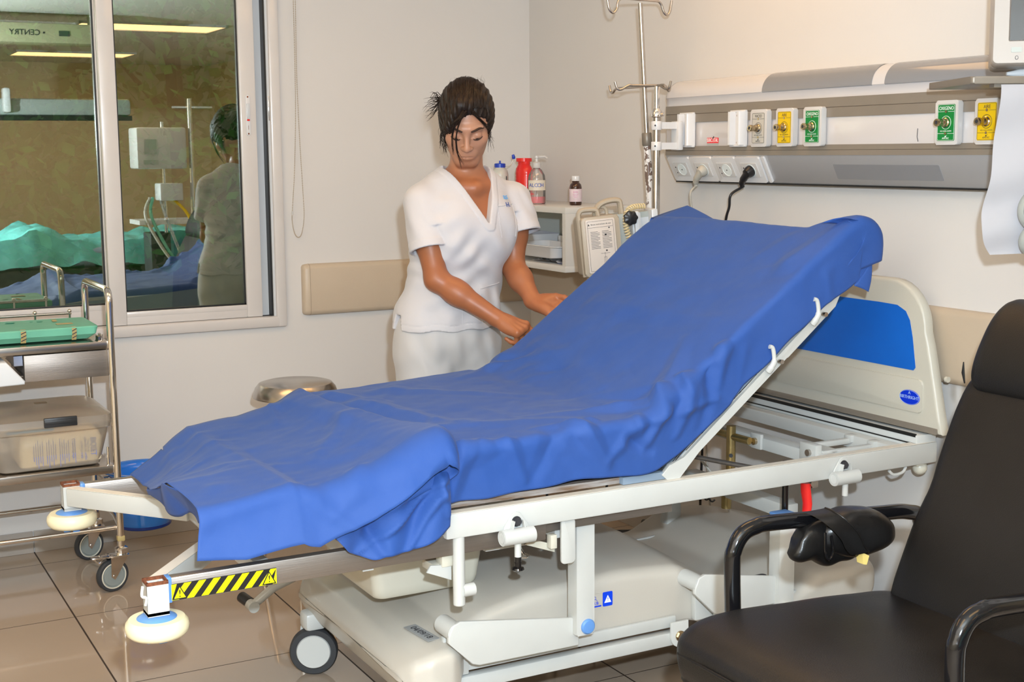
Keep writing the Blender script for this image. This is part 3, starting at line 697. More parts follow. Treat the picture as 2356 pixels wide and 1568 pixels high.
# IV pole ------------------------------------------------------
def ivp(z): # slightly tilted
    k = (z-1.157)/(1.874-1.157); return Vector((2.531+(2.482-2.531)*k, 3.70, z))
t = thing('iv_pole', 'tall slim drip stand with curled twin hooks beside the chrome pole', 'drip stand', tuple(ivp(0.0)))
mb = MB(); mb.tube([ivp(1.44), ivp(1.82), ivp(1.874)], 0.0078, n=16); part('upper_tube', mb, M['steel'], t)
mb = MB(); mb.tube([ivp(0.06), ivp(1.42)], 0.0125, n=20)
M['ivchip'] = mat('flaking white paint', (0.70, 0.68, 0.66), 0.3, col2=(0.16, 0.11, 0.09), vscale=55)
for n_ in M['ivchip'].node_tree.nodes:
    if n_.type == 'VALTORGB': n_.color_ramp.interpolation = 'CONSTANT'; n_.color_ramp.elements[1].position = 0.54
part('lower_tube', mb, M['ivchip'], t)
mb = MB(); mb.tube([ivp(1.415), ivp(1.418), ivp(1.455), ivp(1.458)], [0.0145, 0.0165, 0.0165, 0.0145], n=20); part('grip_collar', mb, M['shelfb'], t)
c = ivp(1.876)
d = Vector((math.cos(-0.10), math.sin(-0.10), 0))
P = []
for s_ in (1,):
    pts = [(-0.123, 0.035), (-0.1185, 0.005), (-0.113, -0.022), (-0.103, -0.034), (-0.093, -0.034), (-0.084, -0.022), (-0.082, -0.006), (-0.076, 0.006), (-0.062, 0.010), (-0.03, 0.010), (0, 0.009), (0.05, 0.007), (0.068, 0.005), (0.078, -0.004), (0.083, -0.016), (0.088, -0.028), (0.097, -0.036), (0.106, -0.033), (0.112, -0.020), (0.117, 0.010)]
mb = MB(); mb.tube(catmull([c+d*u+Vector((0, 0, w)) for u, w in pts], 5), 0.0042, n=12); part('twin_hook', mb, M['steel'], t)
for a in (1.31, 2.25, 3.14, 4.03, 4.97):
    b0 = ivp(0.07)
    mb = MB(); mb.tube([b0, b0+Vector((0.1*math.cos(a), 0.1*math.sin(a), 0.0)), b0+Vector((0.24*math.cos(a), 0.24*math.sin(a), -0.015))], [0.016, 0.014, 0.011], n=10)
    mb.cyl(b0+Vector((0.23*math.cos(a), 0.23*math.sin(a)-0.01, -0.040)), b0+Vector((0.23*math.cos(a), 0.23*math.sin(a)+0.01, -0.040)), 0.024, n=18)
    part('leg', mb, M['black'], t)

# corner shelf ------------------------------------------------------
t = thing('wall_shelf', 'white open-fronted laminate shelf box mounted in the corner behind the nurse', 'shelf', (2.56, 4.45, 0.97))
SX0, SY0, SZ0, SZ1 = 2.420, 4.075, 0.970, 1.202
mb = MB(); mb.box2((SX0, SY0, SZ1-0.022), (XW-0.001, YW-0.001, SZ1), bev=0.001); part('top', mb, M['lam'], t)
mb = MB(); mb.box2((SX0, SY0, SZ0), (XW-0.001, YW-0.001, SZ0+0.022), bev=0.001); part('bottom', mb, M['lam'], t)
mb = MB(); mb.box2((SX0+0.001, SY0+0.0005, SZ0+0.022), (XW-0.001, SY0+0.022, SZ1-0.022)); part('side_panel', mb, M['lam'], t)
mb = MB(); mb.box2((SX0+0.06, SY0+0.022, SZ0+0.022), (XW-0.012, YW-0.001, SZ1-0.022)); mb = MB(); mb.box2((XW-0.012, SY0+0.022, SZ0+0.022), (XW-0.001, YW-0.001, SZ1-0.022)); mb.box2((SX0+0.02, YW-0.012, SZ0+0.022), (XW-0.012, YW-0.001, SZ1-0.022)); part('back_panel', mb, mat('cool laminate', (0.55, 0.60, 0.60), 0.35), t)
mb = MB(); mb.box2((XW-0.07, YW-0.05, SZ1-0.045), (XW-0.012, YW-0.012, SZ1-0.022)); part('angle_bracket', mb, M['cream'], t)
zt = SZ0+0.022
# items inside
o = thing('instrument_tray', 'shallow white plastic tray inside the corner shelf', 'tray', (2.52, 4.32, zt))
rg = []
for s_, z in ((0.80, 0.0), (0.86, 0.004), (0.97, 0.040), (1.03, 0.044), (1.03, 0.047), (0.955, 0.047), (0.84, 0.010), (0.5, 0.008)):
    rg.append([(2.51+u, 4.34+v, zt+z+0.018) for u, v in rrect(-0.085*s_, -0.18*s_, 0.085*s_, 0.18*s_, 0.035*s_, 5)])
mb = MB(); mb.rings(rg); part('body', mb, M['plasticw'], o)
o = thing('flat_package', 'clear sterile package lying flat on the corner shelf in front of the tray', 'package', (2.5, 4.2, zt))
mb = MB(); P = []
for i in range(20):
    P.append([(2.435+0.13*j/15, 4.105+0.24*i/19, zt+0.004+0.010*noise.noise(Vector((i*0.7, j*0.8, 3)))**2*3+0.006*math.sin(PI*i/19)) for j in range(16)])
mb.grid(P); part('wrapper', mb, M['bag'], o)
mb = MB(); mb.box2((2.46, 4.12, zt+0.001), (2.55, 4.20, zt+0.006), bev=0.001); part('contents', mb, mat('pale blue contents', (0.14, 0.18, 0.42), 0.5), o)
o = thing('small_carton', 'small white carton with handwriting inside the corner shelf', 'box', (2.60, 4.66, zt))
mb = MB(); mb.box2((2.52, 4.56, zt), (2.68, 4.73, zt+0.085), bev=0.001); part('body', mb, M['plasticw'], o)
mb = MB(); mb.prism([(2.52, zt+0.085), (2.68, zt+0.085), (2.68, zt+0.087), (2.60, zt+0.100), (2.52, zt+0.09)], 4.56, 4.58, axis='y'); part('flap', mb, M['paper'], o)
mb = MB(); mb.text('1a', 0.04, Matrix(((0, 0, -1, 2.5195), (-1, 0, 0, 4.62), (0, 1, 0, zt+0.045), (0, 0, 0, 1))), 0.0004); part('lettering', mb, M['ink'], o)
o = thing('tape_roll', 'roll of white tape behind the tray in the corner shelf', 'tape', (2.64, 4.42, zt))
mb = MB(); mb.lathe([(0.030, 0), (0.043, 0), (0.043, 0.085), (0.030, 0.085), (0.030, 0)], (2.655, 4.44, zt), 32, cap=False); part('tape', mb, M['plasticw'], o)

# bottles on the shelf ------------------------------------------------------
z = SZ1
def bottle(name, label, cx, cy, parts):
    o = thing(name, label, 'bottle', (cx, cy, z), group=None)
    for nm, prof, mt in parts:
        mb = MB(); mb.lathe(prof, (cx, cy, z), 36); part(nm, mb, mt, o)
    return o
M['amber'] = mat('brown glass', (0.035, 0.008, 0.004), 0.06, coat=0.8)
M['labelw'] = mat('medicine label', (0.62, 0.52, 0.56), 0.4, vary=0.06, vscale=60)
o = bottle('medicine_bottle', 'small brown medicine bottle with white cap and label on the shelf', 2.56, 4.235, [
    ('body', [(0.0, 0), (0.0215, 0.001), (0.023, 0.004), (0.023, 0.066), (0.0205, 0.076), (0.0135, 0.083), (0.0135, 0.094)], M['amber']),
    ('cap', [(0.0150, 0.089), (0.0155, 0.090), (0.0155, 0.104), (0.0145, 0.107), (0.0, 0.107)], M['plasticw'])])
mb = MB(); mb.lathe([(0.0233, 0.013), (0.0236, 0.0135), (0.0236, 0.059), (0.0233, 0.0595)], (2.56, 4.235, z), 36, cap=False); lb = part('label_wrap', mb, M['labelw'], o)
mb = MB()
vd = math.atan2(-4.235, -2.56)
for k, (zz, sz, col) in enumerate(((0.049, 0.007, 0), (0.041, 0.004, 0), (0.035, 0.004, 0), (0.029, 0.004, 0))):
    r = 0.0240
    mb.text(['Jarabe', 'solucion oral', 'suspension', '100 ml'][k], sz, T((2.56+r*math.cos(vd), 4.235+r*math.sin(vd), z+zz), (PI/2, 0, vd+PI/2)), 0.0002)
part('lettering', mb, mat('pink ink', (0.55, 0.10, 0.30), 0.5), lb)
# red bottle with ribbed waist
RX, RY = 2.545, 4.60
o = thing('red_bottle', 'red ribbed plastic bottle behind the clear pump bottle', 'bottle', (RX, RY, z))
prof = [(0.0, 0), (0.040, 0.001), (0.043, 0.006)]
for k in range(8): prof += [(0.0435, 0.012+k*0.0125), (0.0415, 0.017+k*0.0125)]
prof += [(0.0435, 0.112), (0.040, 0.132), (0.030, 0.146), (0.031, 0.150), (0.031, 0.170), (0.0, 0.172)]
rg = [[(RX+r*0.72*math.cos(2*PI*i/36), RY+r*1.0*math.sin(2*PI*i/36), z+h) for i in range(36)] for r, h in prof]
mb = MB(); mb.rings(rg); part('body', mb, M['red'], o)
mb = MB(); mb.lathe([(0.030, 0.158), (0.031, 0.159), (0.031, 0.172), (0.0, 0.173)], (RX, RY, z), 30); part('cap', mb, M['red'], o)
# clear pump bottle
px0, py0 = 2.50, 4.42
o = thing('pump_bottle', 'clear pump bottle of pink disinfectant with a handwritten label', 'bottle', (px0, py0, z))
mb = MB(); mb.lathe([(0.0, 0), (0.031, 0.001), (0.0335, 0.005), (0.0335, 0.088), (0.031, 0.108), (0.020, 0.128), (0.012, 0.134), (0.012, 0.146)], (px0, py0, z), 40); part('body', mb, M['clear'], o)
mb = MB(); mb.lathe([(0.0, 0.003), (0.0300, 0.004), (0.0315, 0.007), (0.0315, 0.028), (0.0, 0.028)], (px0, py0, z), 36); part('liquid', mb, mat('pink liquid', (0.85, 0.16, 0.20), 0.15, coat=0.3), o)
mb = MB(); mb.lathe([(0.0150, 0.136), (0.0155, 0.137), (0.0155, 0.154), (0.009, 0.158), (0.006, 0.160), (0.006, 0.172), (0.010, 0.173), (0.010, 0.181), (0.0, 0.182)], (px0, py0, z), 24); mb.tube([(px0, py0, z+0.177), (px0+0.03, py0-0.01, z+0.178), (px0+0.038, py0-0.013, z+0.172)], [0.0055, 0.0045, 0.0038], n=10); part('pump_head', mb, M['plastic'], o)
mb = MB(); mb.tube([(px0, py0, z+0.136), (px0, py0, z+0.110)], 0.0075, n=12); mb.tube([(px0, py0, z+0.11), (px0-0.01, py0, z+0.01)], 0.0028, n=8); part('dip_tube', mb, M['plastic'], o)
vd = math.atan2(-py0, -px0)
mb = MB(); rg = []
for zz in (0.052, 0.056, 0.086, 0.090): rg.append([(px0+0.0340*math.cos(vd+a), py0+0.0340*math.sin(vd+a), z+zz) for a in np.linspace(-1.15, 1.25, 16)])
mb.rings(rg, closed=False); lb = part('paper_label', mb, mat('cream label', (0.66, 0.60, 0.50), 0.5), o)
mb = MB()
for ch, a in (('A', -0.75), ('L', -0.42), ('C', -0.08), ('O', 0.28), ('H', 0.62)):
    mb.text(ch, 0.020, T((px0+0.0346*math.cos(vd+a), py0+0.0346*math.sin(vd+a), z+0.071), (PI/2, 0, vd+a+PI/2)), 0.0003)
part('lettering', mb, M['inkblue'], lb)
mb = MB(); mb.text('GEL', 0.010, T((px0+0.0342*math.cos(vd-0.5), py0+0.0342*math.sin(vd-0.5), z+0.038), (PI/2, 0, vd-0.5+PI/2)), 0.0003); part('lettering', mb, M['redlab'], lb)
# wash bottle
wx, wy = 2.47, 4.66
o = thing('wash_bottle', 'milky squeeze bottle with blue cap and bent spout behind the nurse', 'bottle', (wx, wy, z))
mb = MB(); mb.lathe([(0.0, 0), (0.031, 0.001), (0.033, 0.005), (0.033, 0.110), (0.029, 0.126), (0.020, 0.134), (0.019, 0.142)], (wx, wy, z), 36); part('body', mb, M['milky'], o)
mb = MB(); mb.lathe([(0.021, 0.136), (0.022, 0.137), (0.022, 0.150), (0.020, 0.152), (0.004, 0.153), (0.004, 0.162), (0.0, 0.163)], (wx, wy, z), 28); part('cap', mb, mat('blue cap', (0.01, 0.05, 0.45), 0.3, coat=0.3), o)
sp = catmull([(wx+0.015, wy, z+0.143), (wx+0.028, wy-0.002, z+0.140), (wx+0.046, wy-0.004, z+0.147), (wx+0.056, wy-0.006, z+0.166), (wx+0.058, wy-0.006, z+0.176)], 6)
mb = MB(); mb.tube(sp, 0.0018, n=8); part('strap', mb, M['milky'], o)
mb = MB(); mb.tube([sp[-1]+Vector((0.001, 0, -0.007)), sp[-1], sp[-1]+Vector((-0.003, 0, 0.010))], [0.006, 0.007, 0.005], n=12); part('stopper', mb, bpy.data.materials['blue cap'], o)
mb = MB(); vd = math.atan2(-wy, -wx)+0.5
for k, s_ in enumerate(('LABCON', 'DISTILLED')): mb.text(s_, 0.013, T((wx+0.0336*math.cos(vd+k*0.35), wy+0.0336*math.sin(vd+k*0.35), z+0.070), (PI/2, 0, vd+k*0.35+PI/2)) @ Matrix.Rotation(-PI/2, 4, 'Z'), 0.0003)
mb = MB(); mb.box((wx+0.034*math.cos(vd+0.3), wy+0.034*math.sin(vd+0.3), z+0.08), (0.0006, 0.010, 0.045), m=None); part('printed_mark', mb, M['ink'], o)
# infusion device hung on the IV pole ------------------------------------------------------
# local frame: x right along the face, y up, z towards the viewer
dp = thing('infusion_device', 'beige and grey medical pump with an instruction card clamped to the drip stand', 'medical device', (2.30, 3.66, 0.98))
ang = 0.10
fx = Vector((math.cos(-0.30), math.sin(-0.30), 0.0)); fz = Vector((-math.sin(0.30), -math.cos(0.30), 0))
fy = Vector((0, 0, 1))
R3 = Matrix.Rotation(0.095, 3, fz)    # leans a little clockwise
fx, fy = R3 @ fx, R3 @ fy
def dm(ox=0, oy=0, oz=0):
    o = Vector((2.215, 3.60, 1.000))+fx*ox+fy*oy+fz*oz
    return Matrix(((fx.x, fy.x, fz.x, o.x), (fx.y, fy.y, fz.y, o.y), (fx.z, fy.z, fz.z, o.z), (0, 0, 0, 1)))
m = dm()
# body of the device
mb = MB(); mb.prism(rrect(0.0, 0.0, 0.125, 0.190, 0.012), -0.10, 0.0, axis='z', m=m, bev=0.005); part('housing', mb, M['pump'], dp)
mb = MB(); mb.prism(rrect(0.012, 0.012, 0.108, 0.182, 0.004), 0.0, 0.006, axis='z', m=m, bev=0.002); card = part('instruction_card', mb, mat('cream card', (0.58, 0.52, 0.47), 0.4), dp)
mb = MB()
mb.text('Breve instructions de uso', 0.0075, dm(0.062, 0.166, 0.0062), 0.0002, sx=0.85)
for k in range(12): mb.box2((0.026+0.0, 0.142-k*0.0048, 0), (0.026+0.030-0.006*((k*7) % 3 == 0), 0.1432-k*0.0048, 0.0004), m=dm(0, 0, 0.006))
for k in range(12): mb.box2((0.064, 0.142-k*0.0048, 0), (0.064+0.030-0.008*((k*5) % 4 == 0), 0.1432-k*0.0048, 0.0004), m=dm(0, 0, 0.006))
mb.box2((0.018, 0.156, 0), (0.100, 0.1568, 0.0004), m=dm(0, 0, 0.006))
for (a, b_, c_, d_) in ((0.068, 0.030, 0.0688, 0.076), (0.055, 0.072, 0.085, 0.0728), (0.064, 0.040, 0.073, 0.0408), (0.064, 0.060, 0.073, 0.0608), (0.064, 0.040, 0.0646, 0.061), (0.0724, 0.040, 0.073, 0.061), (0.072, 0.078, 0.077, 0.083), (0.080, 0.034, 0.084, 0.037), (0.080, 0.026, 0.084, 0.029), (0.088, 0.018, 0.098, 0.025), (0.086, 0.150, 0.090, 0.154), (0.072, 0.128, 0.078, 0.134)):
    mb.box2((a, b_, 0), (c_, d_, 0.0004), m=dm(0, 0, 0.006))
mb.tube([(u, v, 0.0003) for u, v in rrect(0.018, 0.018, 0.102, 0.176, 0.002)], 0.0004, n=4, closed=True, m=dm(0, 0, 0.006))
mb.prism([(0.019, 0.163), (0.025, 0.163), (0.022, 0.170)], 0, 0.0004, axis='z', m=dm(0, 0, 0.006))
part('printing', mb, M['ink'], card)
# handles
mb = MB(); mb.tube(catmull([(0.006, 0.0, -0.03), (0.003, 0.10, -0.03), (0.000, 0.185, -0.03), (0.004, 0.205, -0.03), (0.016, 0.212, -0.03), (0.050, 0.211, -0.03), (0.062, 0.205, -0.03), (0.065, 0.185, -0.03)], 6), 0.0085, n=10, flat=1.3, m=m); part('handle', mb, M['pump'], dp)
mb = MB(); mb.tube(catmull([(0.062, 0.180, -0.05), (0.064, 0.205, -0.05), (0.080, 0.224, -0.05), (0.110, 0.232, -0.05), (0.140, 0.230, -0.05), (0.146, 0.215, -0.05), (0.147, 0.180, -0.05)], 6), 0.0095, n=10, flat=1.6, m=m)
mb.tube([(0.100, 0.180, -0.05), (0.099, 0.205, -0.05), (0.092, 0.214, -0.05), (0.08, 0.216, -0.05)], 0.006, n=8, m=m); part('handle', mb, M['pump'], dp)
mb = MB(); mb.prism([(0.015, -0.012), (0.035, -0.012), (0.040, 0.0), (0.012, 0.0)], -0.05, -0.01, axis='z', m=m); part('foot', mb, M['pump'], dp)
# grey unit beside it
mb = MB(); mb.prism(rrect(0.118, 0.070, 0.235, 0.188, 0.006), -0.09, -0.012, axis='z', m=m, bev=0.003); part('grey_unit', mb, M['pumpg'], dp)
mb = MB(); mb.prism(rrect(0.118, -0.06, 0.235, 0.068, 0.004), -0.09, -0.020, axis='z', m=m, bev=0.003); g2 = part('connector_block', mb, M['pumpg'], dp)
mb = MB(); mb.box2((0.172, 0.088, 0), (0.200, 0.108, 0.0005), m=dm(0, 0, -0.012))
part('rating_plate', mb, M['greylab'], dp)
mb = MB()
for k in range(5): mb.box2((0.174, 0.091+k*0.0032, 0), (0.196, 0.0922+k*0.0032, 0.0004), m=dm(0, 0, -0.0115))
part('printing', mb, M['ink'], dp)
mb = MB()
for u, v, s_ in ((0.128, 0.030, 0.020), (0.152, 0.046, 0.012), (0.176, 0.044, 0.012), (0.128, 0.004, 0.016)): mb.prism(rrect(u, v, u+s_, v+s_*1.1, 0.003), 0, 0.020, axis='z', m=dm(0, 0, -0.021), bev=0.002)
mb.tube(catmull([(0.136, 0.035, 0.0), (0.138, 0.016, 0.02), (0.125, -0.002, 0.03), (0.110, -0.02, 0.03), (0.108, -0.06, 0.02), (0.11, -0.12, 0.0)], 6), [0.011]*7+[0.009]*8+[0.004]*16, n=10, m=m)
part('black_connector', mb, M['black'], dp)
mb = MB(); mb.lathe([(0.0, 0), (0.024, 0.002), (0.024, 0.012), (0.012, 0.02), (0.0, 0.021)], (0.14, -0.03, 0.0), 20, m=m); part('cream_plug', mb, M['cream'], dp)
# clamp and knob
mb = MB(); mb.box2((0.160, 0.110, -0.015), (0.190, 0.190, 0.025), m=m, bev=0.004); mb.box2((0.165, 0.105, 0.022), (0.180, 0.195, 0.040), m=m, bev=0.003); mb.box2((0.225, 0.105, -0.06), (0.245, 0.195, 0.030), m=m, bev=0.003); mb.box2((0.18, 0.13, -0.05), (0.235, 0.17, -0.01), m=m)
part('pole_clamp', mb, M['alu_grey'], dp)
mb = MB(); rg = []
for r, zz in ((0.012, 0), (0.021, 0.003), (0.023, 0.010), (0.021, 0.017), (0.012, 0.020)):
    rg.append([(0.152+(r+0.0016*math.cos(7*a))*math.cos(a), 0.176+(r+0.0016*math.cos(7*a))*math.sin(a), zz+0.03) for a in np.linspace(0, 2*PI, 57)[:-1]])
mb.rings(rg, m=m); mb.cyl((0.152, 0.176, 0.0), (0.152, 0.176, 0.04), 0.005, m=m); part('clamp_knob', mb, M['black'], dp)
# coiled cord
def coil(path, R, r, turns, n=14):
    P = catmull(path, 24); out = []
    K = turns*n; L = [0]
    for i in range(1, len(P)): L.append(L[-1]+(P[i]-P[i-1]).length)
    for i in range(K+1):
        s_ = L[-1]*i/K; j = 0
        while j < len(L)-2 and L[j+1] < s_: j += 1
        f = (s_-L[j])/max(1e-9, L[j+1]-L[j]); p = P[j].lerp(P[j+1], f); tt = (P[min(j+2, len(P)-1)]-P[max(0, j-1)]).normalized()
        B = basis_from(tt, (0.3, 0.2, 1) if abs(tt.z) < 0.8 else (1, 0, 0)); a = 2*PI*i/n
        out.append(p+B.col[0]*R*math.cos(a)+B.col[1]*R*math.sin(a))
    mb = MB(); mb.tube(out, r, n=6); return mb
q = lambda u, v, w: tuple(m @ Vector((u, v, w)))
mb = coil([q(0.165, 0.055, 0.025), q(0.152, 0.09, 0.03), q(0.140, 0.13, 0.032), q(0.138, 0.17, 0.028), q(0.150, 0.197, 0.018), q(0.175, 0.207, 0.004), q(0.215, 0.205, -0.005)], 0.0075, 0.0022, 26); part('coiled_cord', mb, mat('cream cord', (0.66, 0.55, 0.32), 0.4), dp)
mb = MB(); mb.tube([q(0.165, 0.055, 0.025), q(0.172, 0.02, 0.022), q(0.17, -0.03, 0.02)], 0.0028, n=8); part('cord_tail', mb, bpy.data.materials['cream cord'], dp)
mb = coil([q(0.245, 0.11, -0.03), q(0.262, 0.085, -0.03), q(0.240, 0.06, -0.03), q(0.22, 0.03, -0.02)], 0.0075, 0.0022, 12); part('coiled_cord', mb, bpy.data.materials['cream cord'], dp)

# monitor, its shelf and the paper ------------------------------------------------------
# the group hangs from a wall arm; local axes: x along the front towards the right, z up, y away from the viewer
hd = math.radians(-28); ex = Vector((math.cos(hd), math.sin(hd), 0)); ey = Vector((-math.sin(hd), math.cos(hd), 0))
MO = Vector((2.322, 2.15, 1.545))
def mm_(x=0, y=0, z=0):
    o = MO+ex*x+ey*y+Vector((0, 0, z)); return Matrix(((ex.x, ey.x, 0, o.x), (ex.y, ey.y, 0, o.y), (0, 0, 1, o.z), (0, 0, 0, 1)))
t = thing('monitor_shelf', 'grey brown wall shelf carrying the patient monitor at the right edge', 'shelf', tuple(MO))
mb = MB(); mb.prism(rrect(0.0, 0.0, 0.42, 0.30, 0.008), -0.004, 0.012, axis='z', m=mm_(0, 0, 0), bev=0.003); part('shelf_board', mb, M['shelfb'], t)
mb = MB(); mb.box2((0.055, 0.01, -0.012), (0.42, 0.04, -0.004), m=mm_()); part('lower_lip', mb, M['shelfb'], t)
mb = MB(); mb.cyl(tuple(mm_(0.2, 0.25, -0.02) @ Vector((0, 0, 0))), (XW, 2.15+0.0, 1.50), 0.02); part('wall_arm', mb, M['alu_grey'], t)
t = thing('patient_monitor', 'white framed patient monitor with a dark screen on the shelf', 'monitor', tuple(mm_(0.2, 0.1, 0.016) @ Vector((0, 0, 0))))
tilt = mm_(0.052, 0.0, 0.037) @ Matrix.Rotation(0.10, 4, 'X') @ Matrix.Shear('XZ', 4, (0.0, 0.0)) if False else mm_(0.043, 0.0, 0.037) @ Matrix.Rotation(-0.29, 4, 'Z') @ Matrix.Rotation(-0.10, 4, 'X')
# bezel as a frame around the recessed screen
def ringp(x0, z0, x1, z1, r, y): return [tilt @ Vector((u, y, v)) for u, v in rrect(x0, z0, x1, z1, r, 6)]
mb = MB()
W_, H_ = 0.36, 0.30
mb.rings([ringp(0.004, 0.004, W_-0.004, H_-0.004, 0.012, 0.10), ringp(0.0, 0.0, W_, H_, 0.014, 0.06), ringp(0.0, 0.0, W_, H_, 0.012, 0.008), ringp(0.003, 0.003, W_-0.003, H_-0.003, 0.010, 0.0),
          ringp(0.034, 0.050, W_-0.034, H_-0.03, 0.003, 0.0), ringp(0.038, 0.054, W_-0.038, H_-0.034, 0.002, 0.012)], cap=False)
mb.prism(rrect(0.0, 0.0, W_, H_, 0.012), 0.05, 0.11, axis='y', m=tilt, bev=0.004)
part('bezel', mb, M['mon'], t, ang=50)
mb = MB(); mb.box2((0.036, 0.011, 0.052), (W_-0.036, 0.016, H_-0.032), m=tilt); part('screen', mb, M['screen'], t)
mb = MB(); mb.prism(rrect(0.040, 0.026, 0.062, 0.037, 0.002), -0.0015, 0.004, axis='y', m=tilt); part('button', mb, M['pumpg'], t)
mb = MB(); mb.prism(rrect(0.082, 0.022, 0.115, 0.038, 0.0075), -0.0015, 0.004, axis='y', m=tilt); part('lit_button', mb, mat('lit green button', (0.25, 0.75, 0.45), 0.4, emit=(0.3, 0.9, 0.5), estr=0.25), t, label='lit green button')
mb = MB(); mb.tube([tilt @ Vector((0.052+0.0032*math.cos(a), -0.0008, 0.014+0.004*math.sin(a))) for a in np.linspace(0, 2*PI, 17)[:-1]], 0.0005, n=4, closed=True); mb.tube([tilt @ Vector((0.078+u, -0.0008, 0.015+v)) for u, v in ((0, 0), (0.002, 0.002), (0.004, 0), (0.006, 0.001))], 0.0005, n=4); part('printed_symbol', mb, M['ink'], t)
mb = MB(); mb.tube([tuple(mm_(0.100, 0.06, 0.020) @ Vector((0, 0, 0))), tuple(mm_(0.17, 0.06, 0.024) @ Vector((0, 0, 0))), tuple(mm_(0.34, 0.06, 0.024) @ Vector((0, 0, 0)))], [0.004, 0.016, 0.016], n=16); part('swivel_base', mb, M['alu_grey'], t)
# hanging paper strips
t = thing('paper_chart', 'white folded paper sheets hanging from the monitor shelf at the right edge', 'paper', tuple(mm_(0.07, 0.004, -0.01) @ Vector((0, 0, 0))))
mb = MB(); rows = []
cols = [(0.068, 0.0), (0.064, -0.06), (0.058, -0.13), (0.052, -0.2), (0.042, -0.255), (0.036, -0.30), (0.040, -0.345), (0.060, -0.378)]
for k, (u, v) in enumerate(catmull([(a, b_, 0) for a, b_ in cols], 5) and [(p.x, p.y) for p in catmull([(a, b_, 0) for a, b_ in cols], 5)]):
    w = 0.22
    rows.append([tuple(mm_(u+w*j/10, 0.003-0.006*math.sin(k*0.5+j*0.25)-0.02*max(0, -v-0.2), v-0.006+0.008*j/10*(-v/0.37)) @ Vector((0, 0, 0))) for j in range(11)])
mb.grid(rows); part('sheet', mb, M['paper'], t, ang=80)
mb = MB()
for (u, v) in ((0.150, -0.095), (0.146, -0.190)): mb.prism([(u, v), (u+0.014, v), (u+0.012, v+0.014)], -0.009, -0.008, axis='y', m=mm_(0, 0, 0))
part('printed_corner', mb, mat('navy print', (0.03, 0.03, 0.12), 0.5), t)
# cuffs hung on the right
for (u, v, r1, mt, lab) in ((0.143, -0.283, 0.045, M['pumpg'], 'grey oval cable reel hanging beside the paper at the right edge'), (0.140, -0.352, 0.034, M['pumpg'], 'lower grey reel with a magenta face at the right edge')):
    o = thing('cable_reel', lab, 'cable reel', tuple(mm_(u, -0.03, v) @ Vector((0, 0, 0))))
    mb = MB(); C0 = mm_(u, -0.03, v)
    prof = [(0.001, -0.016), (r1*0.9, -0.016), (r1, -0.008), (r1, 0.008), (r1*0.9, 0.016), (r1*0.7, 0.013), (r1*0.3, 0.020), (0.001, 0.020)]
    B = Matrix.Rotation(PI/2, 3, 'X') @ Matrix.Identity(3)
    mb.rings([[C0 @ Vector((r_*0.8*math.cos(2*PI*i/36), -h_, r_*math.sin(2*PI*i/36))) for i in range(36)] for r_, h_ in prof]); part('body', mb, mt, o)
    mb = MB(); mb.tube([C0 @ Vector((r1*0.80*0.82*math.cos(a), -0.0155, r1*0.82*math.sin(a))) for a in np.linspace(0, 2*PI, 33)[:-1]], 0.0012, n=6, closed=True); part('groove', mb, M['ink'], o)
    if v < -0.3:
        mb = MB(); mb.rings([[C0 @ Vector((r_*0.8*math.cos(2*PI*i/30), -h_, r_*math.sin(2*PI*i/30))) for i in range(30)] for r_, h_ in ((r1*0.6, 0.014), (r1*0.58, 0.0205), (0.001, 0.0215))]); part('magenta_disc', mb, mat('magenta label', (0.50, 0.01, 0.45), 0.4), o, label='magenta disc')
    mb = MB(); mb.tube([tuple(mm_(u, -0.02, v+r1*0.8) @ Vector((0, 0, 0))), tuple(mm_(u+0.01, 0.01, -0.005) @ Vector((0, 0, 0)))], 0.003, n=8); part('cord', mb, M['cable'], o)
# ================================================================== THE HOSPITAL BED
bed = thing('hospital_bed', 'white enamelled hospital bed frame with raised backrest on a cream castor base', 'bed', (1.65, 3.0, 0))
YN, YF = 2.545, 3.435    # near and far side rails
def both(fn):
    for y, s in ((YN, 1), (YF, -1)): fn(y, s)
def side_rail(y, s):
    mb = MB(); mb.box((1.932, y, 0.594), (1.46, 0.030, 0.057), bev=0.005); part('side_rail', mb, M['bed'], bed)
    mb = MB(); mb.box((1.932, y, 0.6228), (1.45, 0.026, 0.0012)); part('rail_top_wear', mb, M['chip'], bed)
both(side_rail)
# stainless lower side rails towards the foot
for y in (YN+0.012, YF-0.012):
    mb = MB(); mb.box((1.03, y, 0.550), (0.86, 0.024, 0.050), bev=0.003); part('foot_rail', mb, M['steelb'], bed)
    mb = MB(); mb.box((0.603, y, 0.55), (0.012, 0.028, 0.052), bev=0.002); part('rail_end_cap', mb, M['capblue'], bed)
# hazard tape on the near rail
hz = MB(); hz.box((0.7145, YN-0.0008, 0.5445), (0.216, 0.0006, 0.034)); haz = part('hazard_tape', hz, M['black'], bed)
M['hyellow'] = mat('hazard yellow', (0.80, 0.78, 0.0), 0.35)
mb = MB(); xa, xb, za, zb = 0.6075, 0.8225, 0.5285, 0.5605
for k in range(-1, 10):
    x0 = xa+k*0.0295; P_ = [(x0, za), (x0+0.0145, za), (x0+0.0145+0.026, zb), (x0+0.026, zb)]
    P_ = [(min(max(u, xa), xb), v) for u, v in P_]
    if P_[1][0]-P_[0][0] < 0.002 and P_[2][0]-P_[3][0] < 0.002: continue
    mb.prism(P_, YN-0.0018, YN-0.0010, axis='y')
part('stripe', mb, M['hyellow'], haz)
mb = MB()
for xx in (0.6235, 0.8065): mb.prism([(xx-0.015, 0.5295), (xx+0.015, 0.5295), (xx+0.0, 0.5575)], YN-0.0026, YN-0.0018, axis='y')
part('warning_triangle', mb, M['black'], haz)
mb = MB(); 
